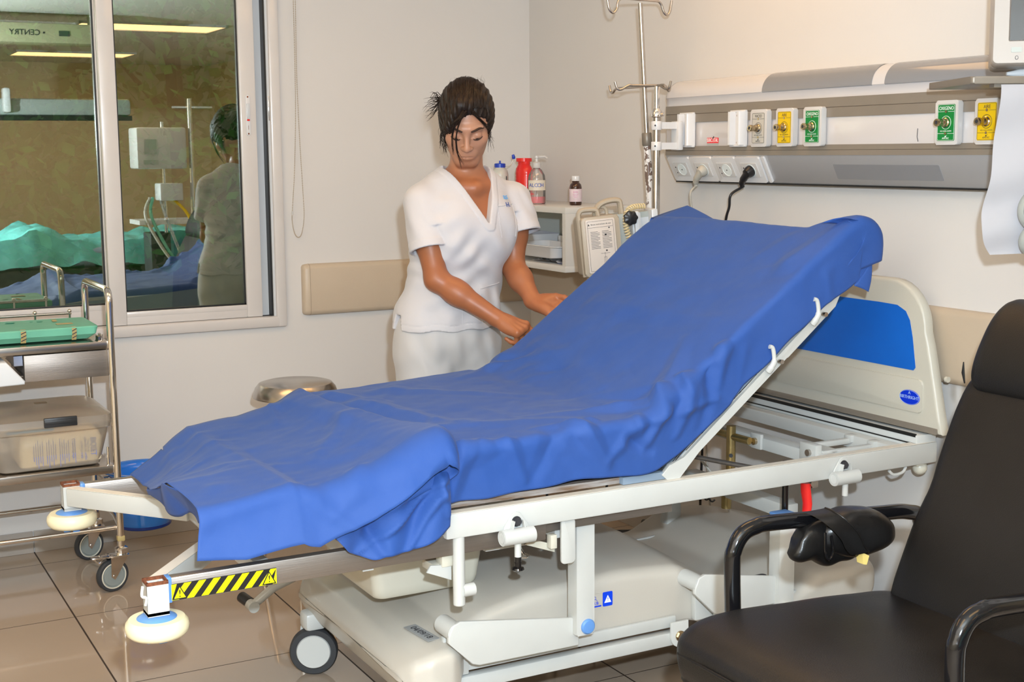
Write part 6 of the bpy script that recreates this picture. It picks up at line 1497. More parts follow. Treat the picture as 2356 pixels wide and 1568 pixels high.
mb = MB(); mb.box2((TX1-0.035, TF+0.02, 0.812), (TX1-0.028, TF+0.06, 0.828)); mb.cyl((TX1-0.020, TF+0.04, 0.815), (TX1-0.020, TF+0.04, 0.832), 0.004); mb.cyl((TX1-0.020, TF+0.075, 0.815), (TX1-0.020, TF+0.075, 0.832), 0.004); part('fixing', mb, M['chrome'], tr)
dr = MB(); dr.box2((0.604, TF+0.006, 0.703), (0.858, TF+0.30, 0.786), bev=0.0015); part('drawer', dr, M['steelb'], tr)
mb = MB(); mb.box2((0.575, TF+0.012, 0.755), (0.601, TF+0.28, 0.786)); mb.box2((0.586, TF+0.012, 0.72), (0.600, TF+0.28, 0.724)); part('drawer_runner', mb, M['chrome'], tr)
def trolley_castor(x, y, rot):
    r = 0.053; c = Vector((x-0.035*math.cos(rot), y-0.035*math.sin(rot), r)); ax = Vector((-math.sin(rot), math.cos(rot), 0))
    B = basis_from(ax); w = 0.022
    mb = MB(); mb.lathe([(r-0.011, -w/2), (r-0.003, -w/2), (r, -w/2+0.004), (r, w/2-0.004), (r-0.003, w/2), (r-0.011, w/2), (r-0.011, -w/2)], c, 40, B=B, cap=False); cs = part('castor', mb, M['tyre'], tr)
    mb = MB(); mb.lathe([(0, -w/2-0.001), (r-0.020, -w/2-0.001), (r-0.018, -w/2+0.002), (r-0.0145, -w/2+0.002), (r-0.0105, -w/2), (r-0.0105, w/2), (r-0.0145, w/2-0.002), (r-0.018, w/2-0.002), (r-0.020, w/2+0.001), (0, w/2+0.001)], c, 36, B=B); wd = part('wheel_disc', mb, M['wheelg'], cs)
    mb = MB(); mb.tube([c-ax*(w/2+0.0005)+B @ Vector(((r-0.0125)*math.cos(a), (r-0.0125)*math.sin(a), 0)) for a in np.linspace(0, 2*PI, 41)[:-1]], 0.0022, n=6, closed=True); part('wheel_ring', mb, M['cream'], cs)
    mb = MB(); up = Vector((0, 0, 1)); fw = Vector((math.cos(rot), math.sin(rot), 0))
    for sg in (-1, 1):
        q = c+ax*sg*(w/2+0.005)
        P_ = [q-fw*0.010+up*0.062, q-fw*0.012-up*0.0, q-up*0.012, q+fw*0.010, q+fw*0.050+up*0.062]
        mb.rings([P_, [p+ax*sg*0.0018 for p in P_]])
    mb.box(tuple(c+fw*0.02+up*0.064), (0.07, 0.045, 0.005), m=None, bev=0.001)
    mb.lathe([(0.020, 0.0), (0.021, 0.004), (0.021, 0.020), (0.016, 0.024), (0.011, 0.026)], (x, y, 0.118), 28)
    mb.cyl(tuple(c-ax*(w/2+0.009)), tuple(c+ax*(w/2+0.009)), 0.006, n=16)
    part('fork', mb, M['chrome'], cs)
    mb = MB(); mb.box(tuple(c-fw*0.040+up*0.068), (0.055, 0.03, 0.006), bev=0.002); mb.tube([c-fw*0.02+up*0.060, c-fw*0.045+up*0.048, c-fw*0.06+up*0.066], 0.005, n=8); part('brake_tab', mb, M['chrome'], cs)
trolley_castor(TX1, TF, math.radians(15)); trolley_castor(TX1, TB, math.radians(20)); trolley_castor(TX0, TF, 0.4); trolley_castor(TX0, TB, 0.8)
mb = MB(); mb.box((TX1, TF, 0.17), (0.0238, 0.0238, 0.018), bev=0.003); part('band', mb, M['tapey'], tr)
# blue bucket in its ring
bx, by = 1.000, 4.53
bu = thing('blue_bucket', 'blue plastic bucket hanging in a ring behind the steel trolley', 'bucket', (bx, by, 0.13))
prof = [(0.0, 0.138), (0.086, 0.140), (0.090, 0.144), (0.090, 0.160), (0.096, 0.19), (0.105, 0.315), (0.118, 0.325), (0.128, 0.332), (0.128, 0.338), (0.118, 0.338), (0.106, 0.328), (0.100, 0.31), (0.092, 0.18), (0.084, 0.165), (0.0, 0.165)]
mb = MB(); mb.lathe(prof, (bx, by, 0), 56); part('body', mb, M['bluepl'], bu, ang=60)
mb = MB(); mb.lathe([(0.0875, 0.136), (0.091, 0.139), (0.091, 0.147), (0.088, 0.149)], (bx, by, 0), 48, cap=False); part('base_ring', mb, mat('dark blue plastic', (0.005, 0.03, 0.22), 0.25), bu)
mb = MB(); mb.lathe([(0.1085, 0.312), (0.1125, 0.312), (0.1125, 0.318), (0.1085, 0.318), (0.1085, 0.312)], (bx, by, 0), 48, cap=False); mb.cyl((bx-0.11, by, 0.315), (TX1, by, 0.315), 0.005, n=10); mb.cyl((TX1, TF, 0.315), (TX1, TB, 0.315), 0.005, n=10); part('bucket_ring', mb, M['chrome'], tr)

# things on the trolley
g = thing('wrapped_set', 'green paper-wrapped sterile set with striped tape on the trolley top', 'package', (0.68, 4.47, 0.815))
rg = []
cx_, cy_ = 0.660, 4.455; hx, hy = 0.182, 0.145
for k, (z, q) in enumerate(((0.819, 0.72), (0.822, 0.86), (0.840, 0.985), (0.858, 1.0), (0.862, 0.985))):
    ring = []
    for i, (u, v) in enumerate(rrect(-hx*q, -hy*q, hx*q, hy*q, 0.012, 4)):
        nn = noise.noise(Vector((u*22, v*22, z*40)))
        ring.append((cx_+u+0.05*v+nn*0.004, cy_+v+nn*0.003, z+0.003*nn))
    rg.append(ring)
mb = MB(); mb.rings(rg); part('wrap', mb, M['teal'], g, ang=25)
yfr = cy_-hy
def tape_on(x, w):
    mb = MB(); mb.rings([[(x-w/2, yfr+0.012, 0.8215), (x+w/2, yfr+0.012, 0.8215)], [(x-w/2, yfr-0.0025, 0.843), (x+w/2, yfr-0.0025, 0.843)], [(x-w/2, yfr-0.0025, 0.858), (x+w/2, yfr-0.0025, 0.858)], [(x-w/2, yfr+0.010, 0.8642), (x+w/2, yfr+0.010, 0.8642)]], closed=False)
    tpe = part('tape', mb, M['tapey'], g)
    mb = MB()
    for k in range(3): z = 0.828+k*0.011; mb.prism([(x-w/2, z), (x+w/2, z+0.007), (x+w/2, z+0.010), (x-w/2, z+0.003)], yfr-0.0042, yfr-0.0034, axis='y')
    part('stripe', mb, M['ink'], tpe)
tape_on(0.610, 0.016); tape_on(0.762, 0.014)
mb = MB()
for (u, v) in ((0.735, 4.50), (0.738, 4.53)): mb.box((u, v, 0.8638), (0.014, 0.022, 0.001), bev=0.0003)
mb.box((0.750, 4.41, 0.8642), (0.05, 0.03, 0.001)); part('tape', mb, M['tapey'], g)
mb = MB()
for (u, v, w_) in ((0.60, 4.52, 0.016), (0.69, 4.51, 0.010), (0.665, 4.515, 0.005)): mb.rings([[(u+w_*math.cos(a), v+w_*0.6*math.sin(a), 0.8632) for a in np.linspace(0, 2*PI, 17)[:-1]], [(u+w_*0.9*math.cos(a), v+w_*0.55*math.sin(a), 0.8642) for a in np.linspace(0, 2*PI, 17)[:-1]]])
part('stain', mb, mat('wet green spot', (0.0, 0.22, 0.14), 0.3), g)
pk = thing('polythene_pack', 'crumpled clear and purple polythene pack at the left end of the trolley top', 'package', (0.47, 4.40, 0.815))
P = []
for i in range(30):
    P.append([(0.40+0.13*i/29, 4.32+0.20*j/25, 0.818+0.030*math.sin(PI*i/29)*math.sin(PI*j/25)+0.010*abs(noise.noise(Vector((i*0.55, j*0.6, 1))))) for j in range(26)])
mb = MB(); mb.grid(P); part('wrapper', mb, mat('violet film', (0.40, 0.40, 0.62), 0.12, coat=0.5, col2=(0.08, 0.10, 0.42), vscale=26), pk)
# plastic box with bag
bxo = thing('storage_box', 'translucent plastic storage box with a dark clip on the lower trolley shelf', 'box', (0.68, 4.46, 0.412))
rg = []
cx_, cy_ = 0.670, 4.455
def rr_(z, hx, hy, r): return [(cx_+u, cy_+v, z) for u, v in rrect(-hx, -hy, hx, hy, r, 6)]
mb = MB(); mb.rings([rr_(0.416, 0.150, 0.140, 0.03), rr_(0.42, 0.156, 0.146, 0.03), rr_(0.535, 0.184, 0.165, 0.035), rr_(0.540, 0.190, 0.172, 0.035), rr_(0.560, 0.194, 0.176, 0.035)], cap=False)
mb.rings([rr_(0.4165, 0.150, 0.140, 0.03), rr_(0.416, 0.02, 0.02, 0.01)], cap=False)
part('tub', mb, M['tub'], bxo)
mb = MB(); mb.rings([rr_(0.556, 0.194, 0.175, 0.035), rr_(0.580, 0.192, 0.173, 0.035), rr_(0.586, 0.180, 0.160, 0.035), rr_(0.596, 0.165, 0.140, 0.04), rr_(0.603, 0.12, 0.10, 0.04), rr_(0.606, 0.02, 0.02, 0.01)], cap=False); part('lid', mb, M['tub'], bxo)
mb = MB(); mb.box((0.700, cy_-0.180, 0.572), (0.100, 0.010, 0.030), bev=0.002); mb.box((0.700, cy_-0.186, 0.574), (0.098, 0.004, 0.012), bev=0.001); part('clip', mb, mat('charcoal plastic', (0.02, 0.022, 0.025), 0.4), bxo, label='dark clip')
mb = MB(); mb.box((0.58, cy_+0.178, 0.578), (0.100, 0.010, 0.022), bev=0.002); part('clip', mb, bpy.data.materials['charcoal plastic'], bxo)
mb = MB(); mb.box2((0.54, cy_-0.17, 0.545), (0.68, cy_-0.15, 0.55)); part('coloured_contents', mb, mat('blue contents', (0.15, 0.30, 0.42), 0.5), bxo)
bg_ = thing('supply_bag', 'cream plastic bag printed BIOSET inside the storage box', 'bag', (0.70, 4.45, 0.42))
rg = []
for z, q in ((0.422, 0.90), (0.430, 0.98), (0.48, 1.0), (0.505, 1.0), (0.525, 0.92), (0.535, 0.70)):
    rg.append([(0.705+(u)*q+0.004*noise.noise(Vector((u*15, v*15, z*30))), cy_+v*q+0.003*noise.noise(Vector((u*15, v*15, z*30+9))), z+0.012*u) for u, v in rrect(-0.128, -0.146, 0.128, 0.12, 0.02, 5)])
mb = MB(); mb.rings(rg); part('bag', mb, mat('cream bag film', (0.78, 0.70, 0.52), 0.35, bump=0.2, bscale=25), bg_, ang=40)
mB = lambda x, z, s=1: Matrix(((0, 1, 0, x), (0, 0, -1, cy_-0.1525), (-1, 0, 0, z), (0, 0, 0, 1)))
mb = MB(); mb.text('BIOSET', 0.026, mB(0.800, 0.478), 0.0003, sx=0.72); mb.text('GUANTES DE LATEX', 0.0085, mB(0.776, 0.475), 0.0003); mb.text('LATEX GLOVES', 0.008, mB(0.764, 0.47), 0.0003); mb.text('Esteril  Sterile', 0.006, mB(0.785, 0.48), 0.0003)
for k in range(20):
    x = 0.618+k*0.0066; L = 0.030+0.006*((k*7) % 5)
    if k % 6 == 5: continue
    mb.box2((x, cy_-0.1530, 0.478-L), (x+0.0016, cy_-0.1524, 0.478+L*0.65))
for k in range(5): mb.tube([(0.7395+0.0045*math.cos(a), cy_-0.1530, 0.505-k*0.013+0.0045*math.sin(a)) for a in np.linspace(0, 2*PI, 13)[:-1]], 0.0005, n=4, closed=True)
part('lettering', mb, mat('bag blue ink', (0.16, 0.20, 0.48), 0.5), bg_)
mb = MB(); mb.tube([(0.845, TF+0.02, 0.412), (0.846, TF+0.02, 0.47)], 0.004, n=8); part('corner_pin', mb, M['chrome'], tr)
# white bin edge at the left
wb = thing('plastic_basin', 'white plastic basin edge poking in under the trolley top at the left', 'basin', (0.45, 4.45, 0.70))
mb = MB(); mb.prism([(0.30, 0.775), (0.548, 0.775), (0.600, 0.712), (0.598, 0.702), (0.30, 0.695)], TF-0.03, TF+0.25, axis='y', bev=0.006); part('body', mb, mat('cool white plastic', (0.66, 0.70, 0.74), 0.3, coat=0.2), wb)
mb = MB(); mb.cyl((0.45, TF+0.02, 0.775), (0.45, TF+0.02, 0.79), 0.008); part('hanger', mb, M['chrome'], wb)

# ================================================================== STOOL
sx_, sy_, sz_ = 1.490, 4.33, 0.623
so_ = thing('stool', 'round stainless steel stool seat standing by the wall behind the bed', 'stool', (sx_, sy_, 0))
mb = MB(); mb.lathe([(0.0, sz_-0.001), (0.105, sz_), (0.125, sz_-0.005), (0.138, sz_-0.020), (0.145, sz_-0.042), (0.1465, sz_-0.047), (0.1465, sz_-0.051), (0.138, sz_-0.050), (0.0, sz_-0.045)], (sx_, sy_, 0), 64); part('seat', mb, M['steel'], so_, ang=30)
mb = MB(); mb.cyl((sx_, sy_, 0.12), (sx_, sy_, sz_-0.045), 0.014); part('spindle', mb, M['chrome'], so_)
for k in range(4):
    a = k*PI/2+0.5
    mb = MB(); mb.tube([(sx_+0.02*math.cos(a), sy_+0.02*math.sin(a), 0.40), (sx_+0.13*math.cos(a), sy_+0.13*math.sin(a), 0.34), (sx_+0.19*math.cos(a), sy_+0.19*math.sin(a), 0.01)], 0.011, n=12); mb.cyl((sx_+0.19*math.cos(a), sy_+0.19*math.sin(a), 0), (sx_+0.19*math.cos(a), sy_+0.19*math.sin(a), 0.025), 0.014); part('leg', mb, M['chrome'], so_)
# ================================================================== THE NURSE
class Field:
    """signed distance field on a rectilinear grid, turned into a mesh by surface nets"""
    def __init__(s, xs, ys, zs):
        s.x, s.y, s.z = [np.asarray(a, np.float32) for a in (xs, ys, zs)]
        s.f = np.full((len(xs), len(ys), len(zs)), 0.3, np.float32)
    def win(s, lo, hi):
        r = []
        for a, l, h in zip((s.x, s.y, s.z), lo, hi):
            i0 = max(0, int(np.searchsorted(a, l))-1); i1 = min(len(a), int(np.searchsorted(a, h))+1); r.append(slice(i0, max(i1, i0)))
        return tuple(r)
    def pts(s, w): return np.meshgrid(s.x[w[0]], s.y[w[1]], s.z[w[2]], indexing='ij', copy=False)
    def union(s, w, d, k):
        a = s.f[w]
        if k <= 0: s.f[w] = np.minimum(a, d); return
        h = np.clip(0.5+0.5*(a-d)/k, 0, 1); s.f[w] = a*(1-h)+d*h-k*h*(1-h)
    def cut(s, w, d, k):
        a = s.f[w]
        if k <= 0: s.f[w] = np.maximum(a, -d); return
        h = np.clip(0.5-0.5*(a+d)/k, 0, 1); s.f[w] = a*(1-h)-d*h+k*h*(1-h)
    def cap(s, p0, p1, r0, r1=None, k=0.02, sub=False, flat=None, R=None):
        r1 = r0 if r1 is None else r1; p0 = np.array(p0, float); p1 = np.array(p1, float); m = max(r0, r1)+k+0.012
        w = s.win(np.minimum(p0, p1)-m, np.maximum(p0, p1)+m); X, Y, Z = s.pts(w)
        if X.size == 0: return
        d = p1-p0; L = float(d@d)+1e-12; t = np.clip(((X-p0[0])*d[0]+(Y-p0[1])*d[1]+(Z-p0[2])*d[2])/L, 0, 1)
        q = np.sqrt((X-p0[0]-t*d[0])**2+(Y-p0[1]-t*d[1])**2+(Z-p0[2]-t*d[2])**2)-(r0+(r1-r0)*t)
        (s.cut if sub else s.union)(w, q.astype(np.float32), k)
    def ell(s, c, r, k=0.02, R=None, sub=False):
        c = np.array(c, float); r = np.array(r, float); m = r.max()+k+0.012
        w = s.win(c-m, c+m); X, Y, Z = s.pts(w)
        if X.size == 0: return
        P = np.stack([X-c[0], Y-c[1], Z-c[2]], -1)
        if R is not None: P = P @ np.array(R, np.float32)      # columns of R are the local axes
        k0 = np.sqrt(((P/r)**2).sum(-1)); k1 = np.sqrt(((P/(r*r))**2).sum(-1))+1e-9
        (s.cut if sub else s.union)(w, (k0*(k0-1)/k1).astype(np.float32), k)
    def mesh(s, name, material, offset=(0, 0, 0), smooth_it=1):
        f = s.f; ins = f < 0
        n = f.shape
        cnt = np.zeros((n[0]-1, n[1]-1, n[2]-1), np.float32); acc = np.zeros(cnt.shape+(3,), np.float32)
        gx, gy, gz = s.x, s.y, s.z
        def add(ax):
            sl0 = [slice(None)]*3; sl1 = [slice(None)]*3; sl0[ax] = slice(0, -1); sl1[ax] = slice(1, None)
            a = f[tuple(sl0)]; b_ = f[tuple(sl1)]; cr_ = (a < 0) != (b_ < 0)
            I = np.argwhere(cr_); av = a[cr_]; bv = b_[cr_]; t = av/(av-bv)
            P = np.empty((len(I), 3), np.float32)
            G = (gx, gy, gz)
            for d in range(3):
                g = G[d]
                P[:, d] = g[I[:, d]] if d != ax else g[I[:, d]]*(1-t)+g[I[:, d]+1]*t
            o = [d for d in range(3) if d != ax]
            for da in (0, -1):
                for db in (0, -1):
                    J = I.copy(); J[:, o[0]] += da; J[:, o[1]] += db
                    ok = (J[:, 0] >= 0) & (J[:, 1] >= 0) & (J[:, 2] >= 0) & (J[:, 0] < n[0]-1) & (J[:, 1] < n[1]-1) & (J[:, 2] < n[2]-1)
                    Jk = J[ok]; np.add.at(cnt, (Jk[:, 0], Jk[:, 1], Jk[:, 2]), 1); np.add.at(acc, (Jk[:, 0], Jk[:, 1], Jk[:, 2]), P[ok])
            return I, av < 0
        E_ = [add(0), add(1), add(2)]
        mask = cnt > 0; idx = -np.ones(cnt.shape, np.int64); idx[mask] = np.arange(mask.sum())
        V = acc[mask]/cnt[mask][:, None]
        F = []
        for ax, (I, neg) in enumerate(E_):
            o = [(ax+1) % 3, (ax+2) % 3]
            ok = (I[:, o[0]] > 0) & (I[:, o[1]] > 0) & (I[:, 0] < n[0]-1) & (I[:, 1] < n[1]-1) & (I[:, 2] < n[2]-1); I = I[ok]; ng = neg[ok]
            def q(a, b_): J = I.copy(); J[:, o[0]] -= a; J[:, o[1]] -= b_; return idx[J[:, 0], J[:, 1], J[:, 2]]
            Q = np.stack([q(1, 1), q(0, 1), q(0, 0), q(1, 0)], 1); Q[~ng] = Q[~ng][:, ::-1]; F.append(Q)
        F = np.concatenate(F); F = F[(F >= 0).all(1)]
        me = bpy.data.meshes.new(name); me.vertices.add(len(V)); me.vertices.foreach_set('co', (V-np.array(offset, np.float32)).astype(np.float32).ravel())
        me.loops.add(len(F)*4); me.loops.foreach_set('vertex_index', F.ravel().astype(np.int32))
        me.polygons.add(len(F)); me.polygons.foreach_set('loop_start', np.arange(0, len(F)*4, 4, dtype=np.int32)); me.polygons.foreach_set('loop_total', np.full(len(F), 4, np.int32))
        me.update(); me.validate(); me.polygons.foreach_set('use_smooth', np.ones(len(F), bool)); me.materials.append(material)
        return me
def sub_obj(name, me, parent, label=None, sm=0):
    o = bpy.data.objects.new(name, me); COL.objects.link(o); o.parent = parent
    if sm: md = o.modifiers.new('s', 'SMOOTH'); md.factor = 0.5; md.iterations = sm
    if label: o['label'] = label
    return o
NO = (1.80, 3.70, 0.0)
# skin with a deeper tan on arms and chest than on the face
def skin_mat():
    m, nt, b = new_mat('tanned skin')
    tc = nt.nodes.new('ShaderNodeTexCoord'); sx = nt.nodes.new('ShaderNodeSeparateXYZ'); nt.links.new(tc.outputs['Object'], sx.inputs[0])
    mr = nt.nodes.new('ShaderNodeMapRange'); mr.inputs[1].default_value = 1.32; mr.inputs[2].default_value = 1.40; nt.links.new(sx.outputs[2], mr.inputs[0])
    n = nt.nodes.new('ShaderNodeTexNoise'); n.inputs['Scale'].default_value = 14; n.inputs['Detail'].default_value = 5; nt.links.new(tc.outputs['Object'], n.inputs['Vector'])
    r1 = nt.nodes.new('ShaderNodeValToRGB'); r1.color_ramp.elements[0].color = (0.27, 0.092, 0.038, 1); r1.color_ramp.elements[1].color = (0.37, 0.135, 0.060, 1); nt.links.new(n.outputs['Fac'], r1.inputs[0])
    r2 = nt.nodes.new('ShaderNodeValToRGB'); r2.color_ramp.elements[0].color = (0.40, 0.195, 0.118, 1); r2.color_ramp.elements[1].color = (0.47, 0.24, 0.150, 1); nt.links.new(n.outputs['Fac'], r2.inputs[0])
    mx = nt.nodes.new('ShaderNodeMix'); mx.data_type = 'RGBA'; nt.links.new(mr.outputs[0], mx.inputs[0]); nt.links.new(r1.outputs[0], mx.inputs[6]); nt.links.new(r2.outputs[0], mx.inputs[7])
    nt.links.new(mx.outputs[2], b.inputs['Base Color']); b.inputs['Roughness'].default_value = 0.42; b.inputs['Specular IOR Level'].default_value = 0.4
    b.inputs['Subsurface Weight'].default_value = 0.12; b.inputs['Subsurface Radius'].default_value = (0.010, 0.004, 0.002); b.inputs['Subsurface Scale'].default_value = 1.0
    return m
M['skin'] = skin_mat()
nurse = bpy.data.objects.new('person', None); COL.objects.link(nurse); nurse.location = NO; nurse.empty_display_size = 0.05
tag(nurse, 'woman in a white V-neck tunic and trousers bending over the far side of the bed', 'person')

# head frame
HP = math.radians(31); az = Vector((-0.44, -0.898, 0)).normalized()
hf = Vector((az.x*math.cos(HP), az.y*math.cos(HP), -math.sin(HP))); hu = Vector((az.x*math.sin(HP), az.y*math.sin(HP), math.cos(HP))); hx_ = hu.cross(hf)
HO = Vector((1.822, 3.652, 1.492)); HS = 0.97
HR = np.array([[hx_.x, hf.x, hu.x], [hx_.y, hf.y, hu.y], [hx_.z, hf.z, hu.z]])
def hw(x, y, z): return tuple(HO+(hx_*x+hf*y+hu*z)*HS)
zs = np.concatenate([np.arange(-0.01, 0.60, 0.022), np.arange(0.60, 0.80, 0.008), np.arange(0.80, 1.0, 0.0026), np.arange(1.0, 1.335, 0.0045), np.arange(1.335, 1.63, 0.0021)])
B_ = Field(np.arange(1.56, 2.14, 0.0030), np.arange(3.36, 3.86, 0.0030), zs)
# trunk and legs
B_.ell((1.838, 3.715, 1.205), (0.150, 0.095, 0.150), 0.03); B_.ell((1.808, 3.725, 1.03), (0.125, 0.088, 0.16), 0.05); B_.ell((1.792, 3.745, 0.86), (0.158, 0.108, 0.13), 0.05)
for sg in (-1, 1):
    B_.ell((1.836+sg*0.066, 3.655, 1.165), (0.060, 0.048, 0.058), 0.04)
    B_.cap((1.79+sg*0.08, 3.745, 0.80), (1.79+sg*0.085, 3.735, 0.47), 0.082, 0.056, 0.03)
    B_.cap((1.79+sg*0.085, 3.735, 0.47), (1.79+sg*0.09, 3.77, 0.08), 0.054, 0.036, 0.02)
    B_.cap((1.79+sg*0.09, 3.785, 0.045), (1.79+sg*0.095, 3.63, 0.03), 0.035, 0.028, 0.02)
# neck, shoulders
NB = np.array((1.846, 3.700, 1.315))
B_.cap(NB+(0, 0.005, -0.03), hw(0, -0.035, -0.045), 0.052, 0.048, 0.03)
B_.cap(NB+(0.0, 0.012, -0.005), (1.72, 3.712, 1.258), 0.034, 0.034, 0.035); B_.cap(NB+(0, 0.012, -0.005), (1.970, 3.712, 1.258), 0.034, 0.034, 0.035)
B_.cap((1.835, 3.635, 1.292), (1.76, 3.665, 1.300), 0.012, 0.010, 0.03); B_.cap((1.855, 3.635, 1.292), (1.93, 3.665, 1.300), 0.012, 0.010, 0.03)  # collar bones
# arms
SR, ER, WR_ = np.array((1.690, 3.702, 1.252)), np.array((1.700, 3.622, 1.020)), np.array((1.850, 3.500, 0.900))
SL, EL, WL = np.array((2.018, 3.702, 1.258)), np.array((1.990, 3.672, 1.040)), np.array((2.000, 3.552, 0.940))
for S_, E2, W2 in ((SR, ER, WR_), (SL, EL, WL)):
    B_.cap(S_+(E2-S_)*0.06, S_+(E2-S_)*0.55, 0.041, 0.039, 0.03); B_.cap(S_+(E2-S_)*0.5, E2, 0.041, 0.034, 0.02)
    B_.cap(E2, E2+(W2-E2)*0.35, 0.034, 0.0365, 0.02); B_.cap(E2+(W2-E2)*0.30, W2, 0.0365, 0.0235, 0.02)
# hands
def hand(W, d, n, mirror, curls, thumb, prox=1.0):
    d = Vector(d).normalized(); n = Vector(n); n = (n-d*n.dot(d)).normalized(); l = d.cross(n)*mirror     # l points to the thumb side
    W = Vector(W)
    P = lambda a, b_, c: W+d*a+l*b_+n*c
    B_.cap(P(-0.012, 0, 0), P(0.03, 0.002, 0), 0.0235, 0.0235, 0.012)
    for q, off in ((0.028, 0.0), (0.010, 0.001), (-0.009, 0.001), (-0.026, -0.001)):
        B_.cap(P(0.018, q*0.55, 0), P(0.080-abs(q-0.008)*0.25, q, off), 0.0155, 0.0125, 0.012)
    B_.ell(tuple(P(0.036, 0.020, -0.010)), (0.026, 0.018, 0.014), 0.012, R=np.array([[d.x, l.x, n.x], [d.y, l.y, n.y], [d.z, l.z, n.z]]))
    B_.ell(tuple(P(0.040, -0.018, -0.008)), (0.028, 0.014, 0.012), 0.012, R=np.array([[d.x, l.x, n.x], [d.y, l.y, n.y], [d.z, l.z, n.z]]))
    for i, (q, c3) in enumerate(zip((0.029, 0.0100, -0.0095, -0.0275), curls)):
        L3 = ((0.040, 0.024, 0.019), (0.044, 0.027, 0.020), (0.041, 0.025, 0.019), (0.032, 0.019, 0.017))[i]; r3 = (0.0092, 0.0094, 0.0090, 0.0080)[i]
        p = P(0.080-abs(q-0.008)*0.25, q, 0.001); a = 0.0
        B_.cap(tuple(p+n*0.0035), tuple(p+n*0.0035), r3*1.10, r3*1.10, 0.004); B_.cap(tuple(P(0.010, q*0.4, 0.0155)), tuple(p+n*0.0075), 0.0042, 0.0048, 0.005)
        for L, c, rr in zip(L3, c3, (1.0, 0.93, 0.84)):
            a += math.radians(c); p2 = p+(d*math.cos(a)-n*math.sin(a)+l*(0.10 if q > 0 else -0.06)*0.5)*L
            B_.cap(tuple(p), tuple(p2), r3*rr, r3*rr*0.93, 0.0022); p = p2
    t0 = P(0.022, 0.022, -0.006); t1 = t0+(d*thumb[0][0]+l*thumb[0][1]+n*thumb[0][2]).normalized()*0.036; t2 = t1+(d*thumb[1][0]+l*thumb[1][1]+n*thumb[1][2]).normalized()*0.030; t3 = t2+(d*thumb[2][0]+l*thumb[2][1]+n*thumb[2][2]).normalized()*0.024
    B_.cap(tuple(t0), tuple(t1), 0.0145, 0.0115, 0.010); B_.cap(tuple(t1), tuple(t2), 0.0108, 0.0098, 0.003); B_.cap(tuple(t2), tuple(t3), 0.0100, 0.0080, 0.003)
    return P
# her right hand (left in the picture): back of the hand up, fingers closed on the mattress edge
PR = hand(WR_, (0.60, -0.66, -0.34), (-0.15, -0.42, 0.85), -1, ((34, 48, 22), (58, 72, 34), (74, 78, 38), (80, 80, 38)), ((0.8, 0.35, -0.5), (0.9, 0.0, -0.4), (0.9, -0.1, -0.3)))
# her left hand: palm turned up and towards the viewer, fingertips under the sheet
PL = hand(WL, (0.46, -0.86, -0.22), (0.25, 0.45, -0.80), 1, ((10, 18, 12), (12, 20, 14), (14, 22, 14), (16, 24, 14)), ((0.85, 0.5, -0.2), (0.95, 0.1, -0.1), (1, 0, 0.1)))
# skull and face, in the head's own frame
def he(c, r, k, sub=False): B_.ell(hw(*c), tuple(np.array(r)*HS), k, R=HR, sub=sub)
def hc(a, b_, r0, r1, k, sub=False): B_.cap(hw(*a), hw(*b_), r0*HS, r1*HS, k, sub=sub)
he((0, -0.018, 0.030), (0.0745, 0.094, 0.082), 0.02)
he((0, 0.030, -0.020), (0.062, 0.062, 0.080), 0.03)
he((0, 0.038, -0.066), (0.049, 0.050, 0.048), 0.025)
hc((-0.016, 0.070, -0.104), (0.016, 0.070, -0.104), 0.0150, 0.0150, 0.02)
for sg in (-1, 1):
    hc((sg*0.058, -0.008, -0.048), (sg*0.020, 0.060, -0.103), 0.015, 0.013, 0.022)
    he((sg*0.040, 0.056, -0.030), (0.024, 0.024, 0.022), 0.018)
    hc((sg*0.012, 0.086, 0.020), (sg*0.042, 0.074, 0.022), 0.010, 0.009, 0.016)
    he((sg*0.0305, 0.096, -0.002), (0.0165, 0.012, 0.0105), 0.010, sub=True)
    he((sg*0.0310, 0.0765, -0.0045), (0.0150, 0.0125, 0.0120), 0.0035)
    hc((sg*0.018, 0.089, -0.0105), (sg*0.044, 0.080, -0.0100), 0.0022, 0.0020, 0.002, )
    he((sg*0.0115, 0.0985, -0.0410), (0.0078, 0.0095, 0.0068), 0.006)
    he((sg*0.0072, 0.1030, -0.0490), (0.0034, 0.0050, 0.0026), 0.002, sub=True)
    he((sg*0.0735, -0.010, -0.012), (0.0065, 0.0165, 0.030), 0.005); he((sg*0.0795, -0.004, -0.010), (0.0035, 0.009, 0.019), 0.004, sub=True)
    hc((sg*0.0165, 0.088, -0.050), (sg*0.030, 0.078, -0.072), 0.0022, 0.0020, 0.006, sub=True)
hc((0, 0.0860, 0.012), (0, 0.1080, -0.032), 0.0062, 0.0090, 0.012); he((0, 0.1085, -0.0390), (0.0095, 0.0100, 0.0090), 0.006)
he((0, 0.0810, -0.070), (0.028, 0.017, 0.019), 0.014)
hc((-0.020, 0.0885, -0.0695), (0, 0.0935, -0.0675), 0.0030, 0.0042, 0.004); hc((0.020, 0.0885, -0.0695), (0, 0.0935, -0.0675), 0.0030, 0.0042, 0.004)
hc((-0.015, 0.0890, -0.0785), (0, 0.0915, -0.0795), 0.0038, 0.0050, 0.004); hc((0.015, 0.0890, -0.0785), (0, 0.0915, -0.0795), 0.0038, 0.0050, 0.004)
hc((-0.022, 0.0955, -0.0735), (0.022, 0.0955, -0.0735), 0.0016, 0.0016, 0.003, sub=True)
body = sub_obj('body', B_.mesh('body', M['skin'], NO), nurse, sm=2)

